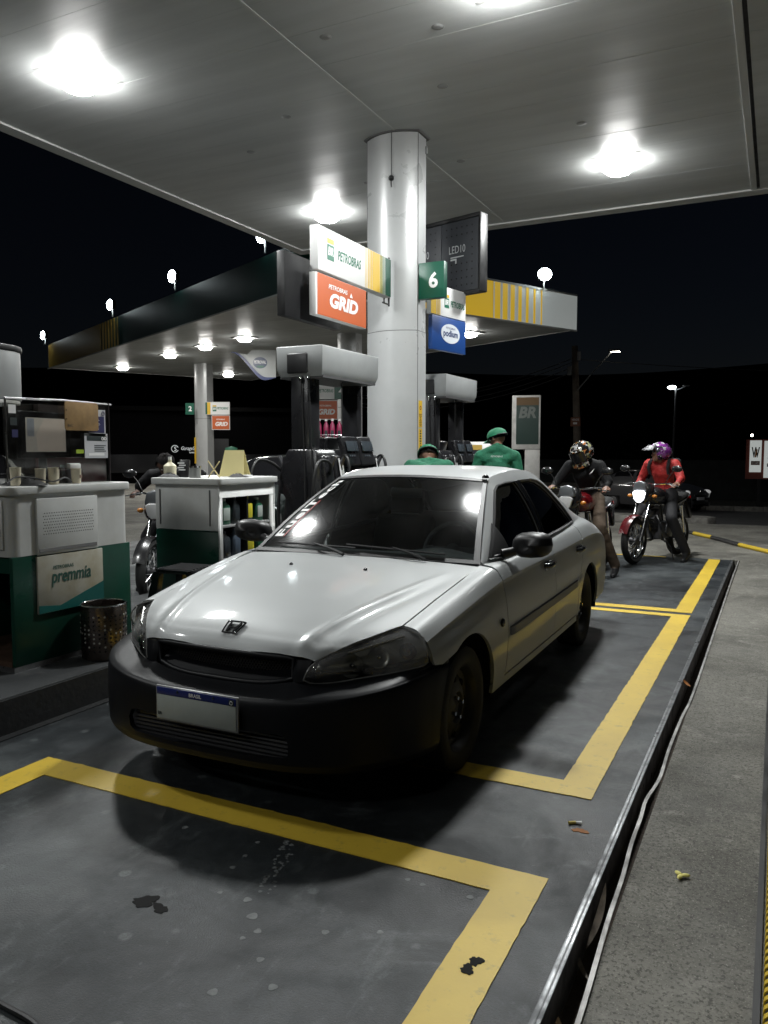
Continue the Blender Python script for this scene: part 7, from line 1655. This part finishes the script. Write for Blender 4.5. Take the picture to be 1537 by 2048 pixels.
# shop with white lettering behind the yard
t = thing('shop_building', 'dark shop front with white lettering beyond the far column', 'building', (-25.2, 29.6, 0), R(42))
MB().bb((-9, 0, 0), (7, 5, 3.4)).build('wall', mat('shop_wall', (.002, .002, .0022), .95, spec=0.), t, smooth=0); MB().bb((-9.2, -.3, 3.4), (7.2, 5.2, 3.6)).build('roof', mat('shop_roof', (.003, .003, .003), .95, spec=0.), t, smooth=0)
for x in (-6, -2.6, 3.4): w0 = MB().bb((x - 1.2, -.03, .5), (x + 1.2, .0, 1.35)).build('window', M_blackgloss, t); MB().bb((x - 1.25, -.05, .44), (x + 1.25, -.03, .5)).build('sill', mat('shop_roof', (.003, .003, .003), .95, spec=0.), w0)
MB().bb((.9, -.04, 0), (1.9, .0, 2.1)).build('door', M_black, t)
sh_l = mat('shop_letters', (.6, .62, .63), .4, emit=(.7, .75, .78), es=.35)
text('shop_name', 'GarageShow', sh_l, t, (.15, -.02, 1.62), (1, 0, 0), (0, 0, 1), width=.95, height=.22, shear=.2); b = MB(); b.tube([(-.62 + .16 * math.cos(a), -.03, 1.62 + .16 * math.sin(a)) for a in np.linspace(.4, 2 * PI - .4, 16)], .014, 5); b.build('shop_emblem', sh_l, t); text('emblem_letter', 'S', sh_l, t, (-.60, -.02, 1.62), (1, 0, 0), (0, 0, 1), height=.2)
text('shop_subtitle', 'BARBEARIA', sh_l, t, (.3, -.02, 1.44), (1, 0, 0), (0, 0, 1), width=.5, height=.06)
# hanging wave sign with oval logo behind the grey pump hood
t = thing('wave_sign', 'white and blue curved sign with oval logo left of the grey pump hood', 'sign', (-15.98, 22.15, 3.95), R(34))
n_ = 16; up_ = [(x, .95) for x in np.linspace(.65, -.05, 4)]; lowc = [(-.75 + 1.5 * q, .85 - .95 * math.sin(min(1, q * 1.25) * PI / 2) ** 2 + .55 * max(0, q - .62) ** 1.5) for q in np.linspace(0, 1, n_)]
MB().prism(lowc + [(.75, .95), (-.05, .95), (-.2, .8)], -.03, .03, 'Y').build('panel', mat('wave_white', (.42, .44, .44), .4), t, bevel=.004)
MB().prism([(x, z) for x, z in lowc] + [(x, z + .14 * math.sin(PI * k / (n_ - 1)) + .01) for k, (x, z) in list(enumerate(lowc))[::-1]], -.04, .034, 'Y').build('blue_edge', mat('wave_blue', (.02, .035, .13), .4), t)
ov = MB().prism([(.22 + .24 * math.cos(a), .52 + .19 * math.sin(a)) for a in np.linspace(0, 2 * PI, 24, endpoint=False)], -.045, -.03, 'Y').build('oval', mat('oval_navy', (.02, .04, .10), .4), t); text('oval_text', 'PETROVAL', M_whitet, t, (.22, -.046, .54), (1, 0, 0), (0, 0, 1), width=.40, height=.11, bold=.03); MB().prism([(.08, .42), (.36, .42), (.30, .36), (.15, .36)], -.049, -.045, 'Y').build('oval_hill', mat('hill_green', (.03, .14, .08), .5), t)
# round green sign by the far column
t = thing('shield_sign', 'small green shield sign right of the thin far column', 'sign', (-19.6, 25.6, 0), R(38)); MB().cyl((0, .05, 0), (0, .05, 1.2), .03).build('post', M_greyp, t); MB().prism([(-.24, 1.62), (0, 1.70), (.24, 1.62), (.2, 1.35), (0, 1.15), (-.2, 1.35)], -.02, .02, 'Y').build('shield', mat('shield_green', (.01, .13, .07), .4), t, bevel=.005); MB().prism([(-.16, 1.48), (.16, 1.52), (.16, 1.42), (-.16, 1.38)], -.026, -.02, 'Y').build('shield_mark', M_whitet, t)
# distant small lights
for k, (x, y, z) in enumerate(((-2.5, 90, 3.2), (-1.2, 120, 6.1), (1.0, 130, 7.0))):
    tag(MB().sphere((x, y, z), .14, 8, 6).build('distant_lamp', emis('distant_lens', (1, .97, .9), 8)), ('bright', 'faint left', 'faint right')[k] + ' distant lamp point above the road', 'lamp', 'distant lamps')
# ---- black masses of trees on the skyline
M_tree = mat('night_foliage', (.010, .014, .008), .95, spec=.05, var=.5, vscale=.5); M_bark = mat('bark', (.03, .024, .018), .9)
def tree(p, h, r, label, seed):
    rr = np.random.default_rng(seed); t = thing('tree', label, 'tree', p, 0, 'dark trees on the skyline')
    b = MB(); b.cyl((0, 0, -.2), (0, 0, h * .5), .22, .13, 8)
    for k in range(5): a = rr.uniform(0, 6.28); b.cyl((0, 0, h * (.3 + .05 * k)), (r * .6 * math.cos(a), r * .6 * math.sin(a), h * (.62 + .05 * k)), .09, .03, 6)
    b.build('trunk', M_bark, t)
    n_ = 1500; cl_ = rr.normal(size=(16, 3)) * [r * .5, r * .5, h * .16] + [0, 0, h * .66]; c = cl_[rr.integers(0, 16, n_)] + rr.normal(size=(n_, 3)) * [r * .24, r * .24, h * .085]
    a = rr.normal(size=(n_, 3)); a /= np.linalg.norm(a, axis=1)[:, None]; e = np.cross(a, rr.normal(size=(n_, 3))); e /= np.linalg.norm(e, axis=1)[:, None]; s = rr.uniform(.18, .42, (n_, 1))
    V = np.stack([c - a * s, c + e * s * .5, c + a * s, c - e * s * .5], 1).reshape(-1, 3); me = bpy.data.meshes.new('crown'); me.from_pydata(V.tolist(), [], [tuple(range(4 * i, 4 * i + 4)) for i in range(n_)]); me.materials.append(M_tree); me.update(); link('crown', me, t)
rt_ = random.Random(5)
for k in range(26):
    ang = R(-14 + 80 * k / 25); d = rt_.uniform(62, 84); h = rt_.uniform(2.8, 3.8); tree((-math.sin(ang) * d, math.cos(ang) * d, -.9), h, rt_.uniform(2.2, 3.0), 'dark unlit tree on the night skyline beyond the road', 100 + k)
b = MB(); G = []
for k in range(60):
    ang = R(-22 + 98 * k / 59); d = 95; G.append([(-math.sin(ang) * d, math.cos(ang) * d, -1), (-math.sin(ang) * (d + 6), math.cos(ang) * (d + 6), 7 + .5 * math.sin(k * .3)), (-math.sin(ang) * (d + 30), math.cos(ang) * (d + 30), 14 + .8 * math.sin(k * .23))])
struct(b.grid(G).build('added_dark_bank', mat('dark_bank_black', (.004, .005, .004), .95, spec=.05)))  # added black bank, stands in for the darkness of the low sky
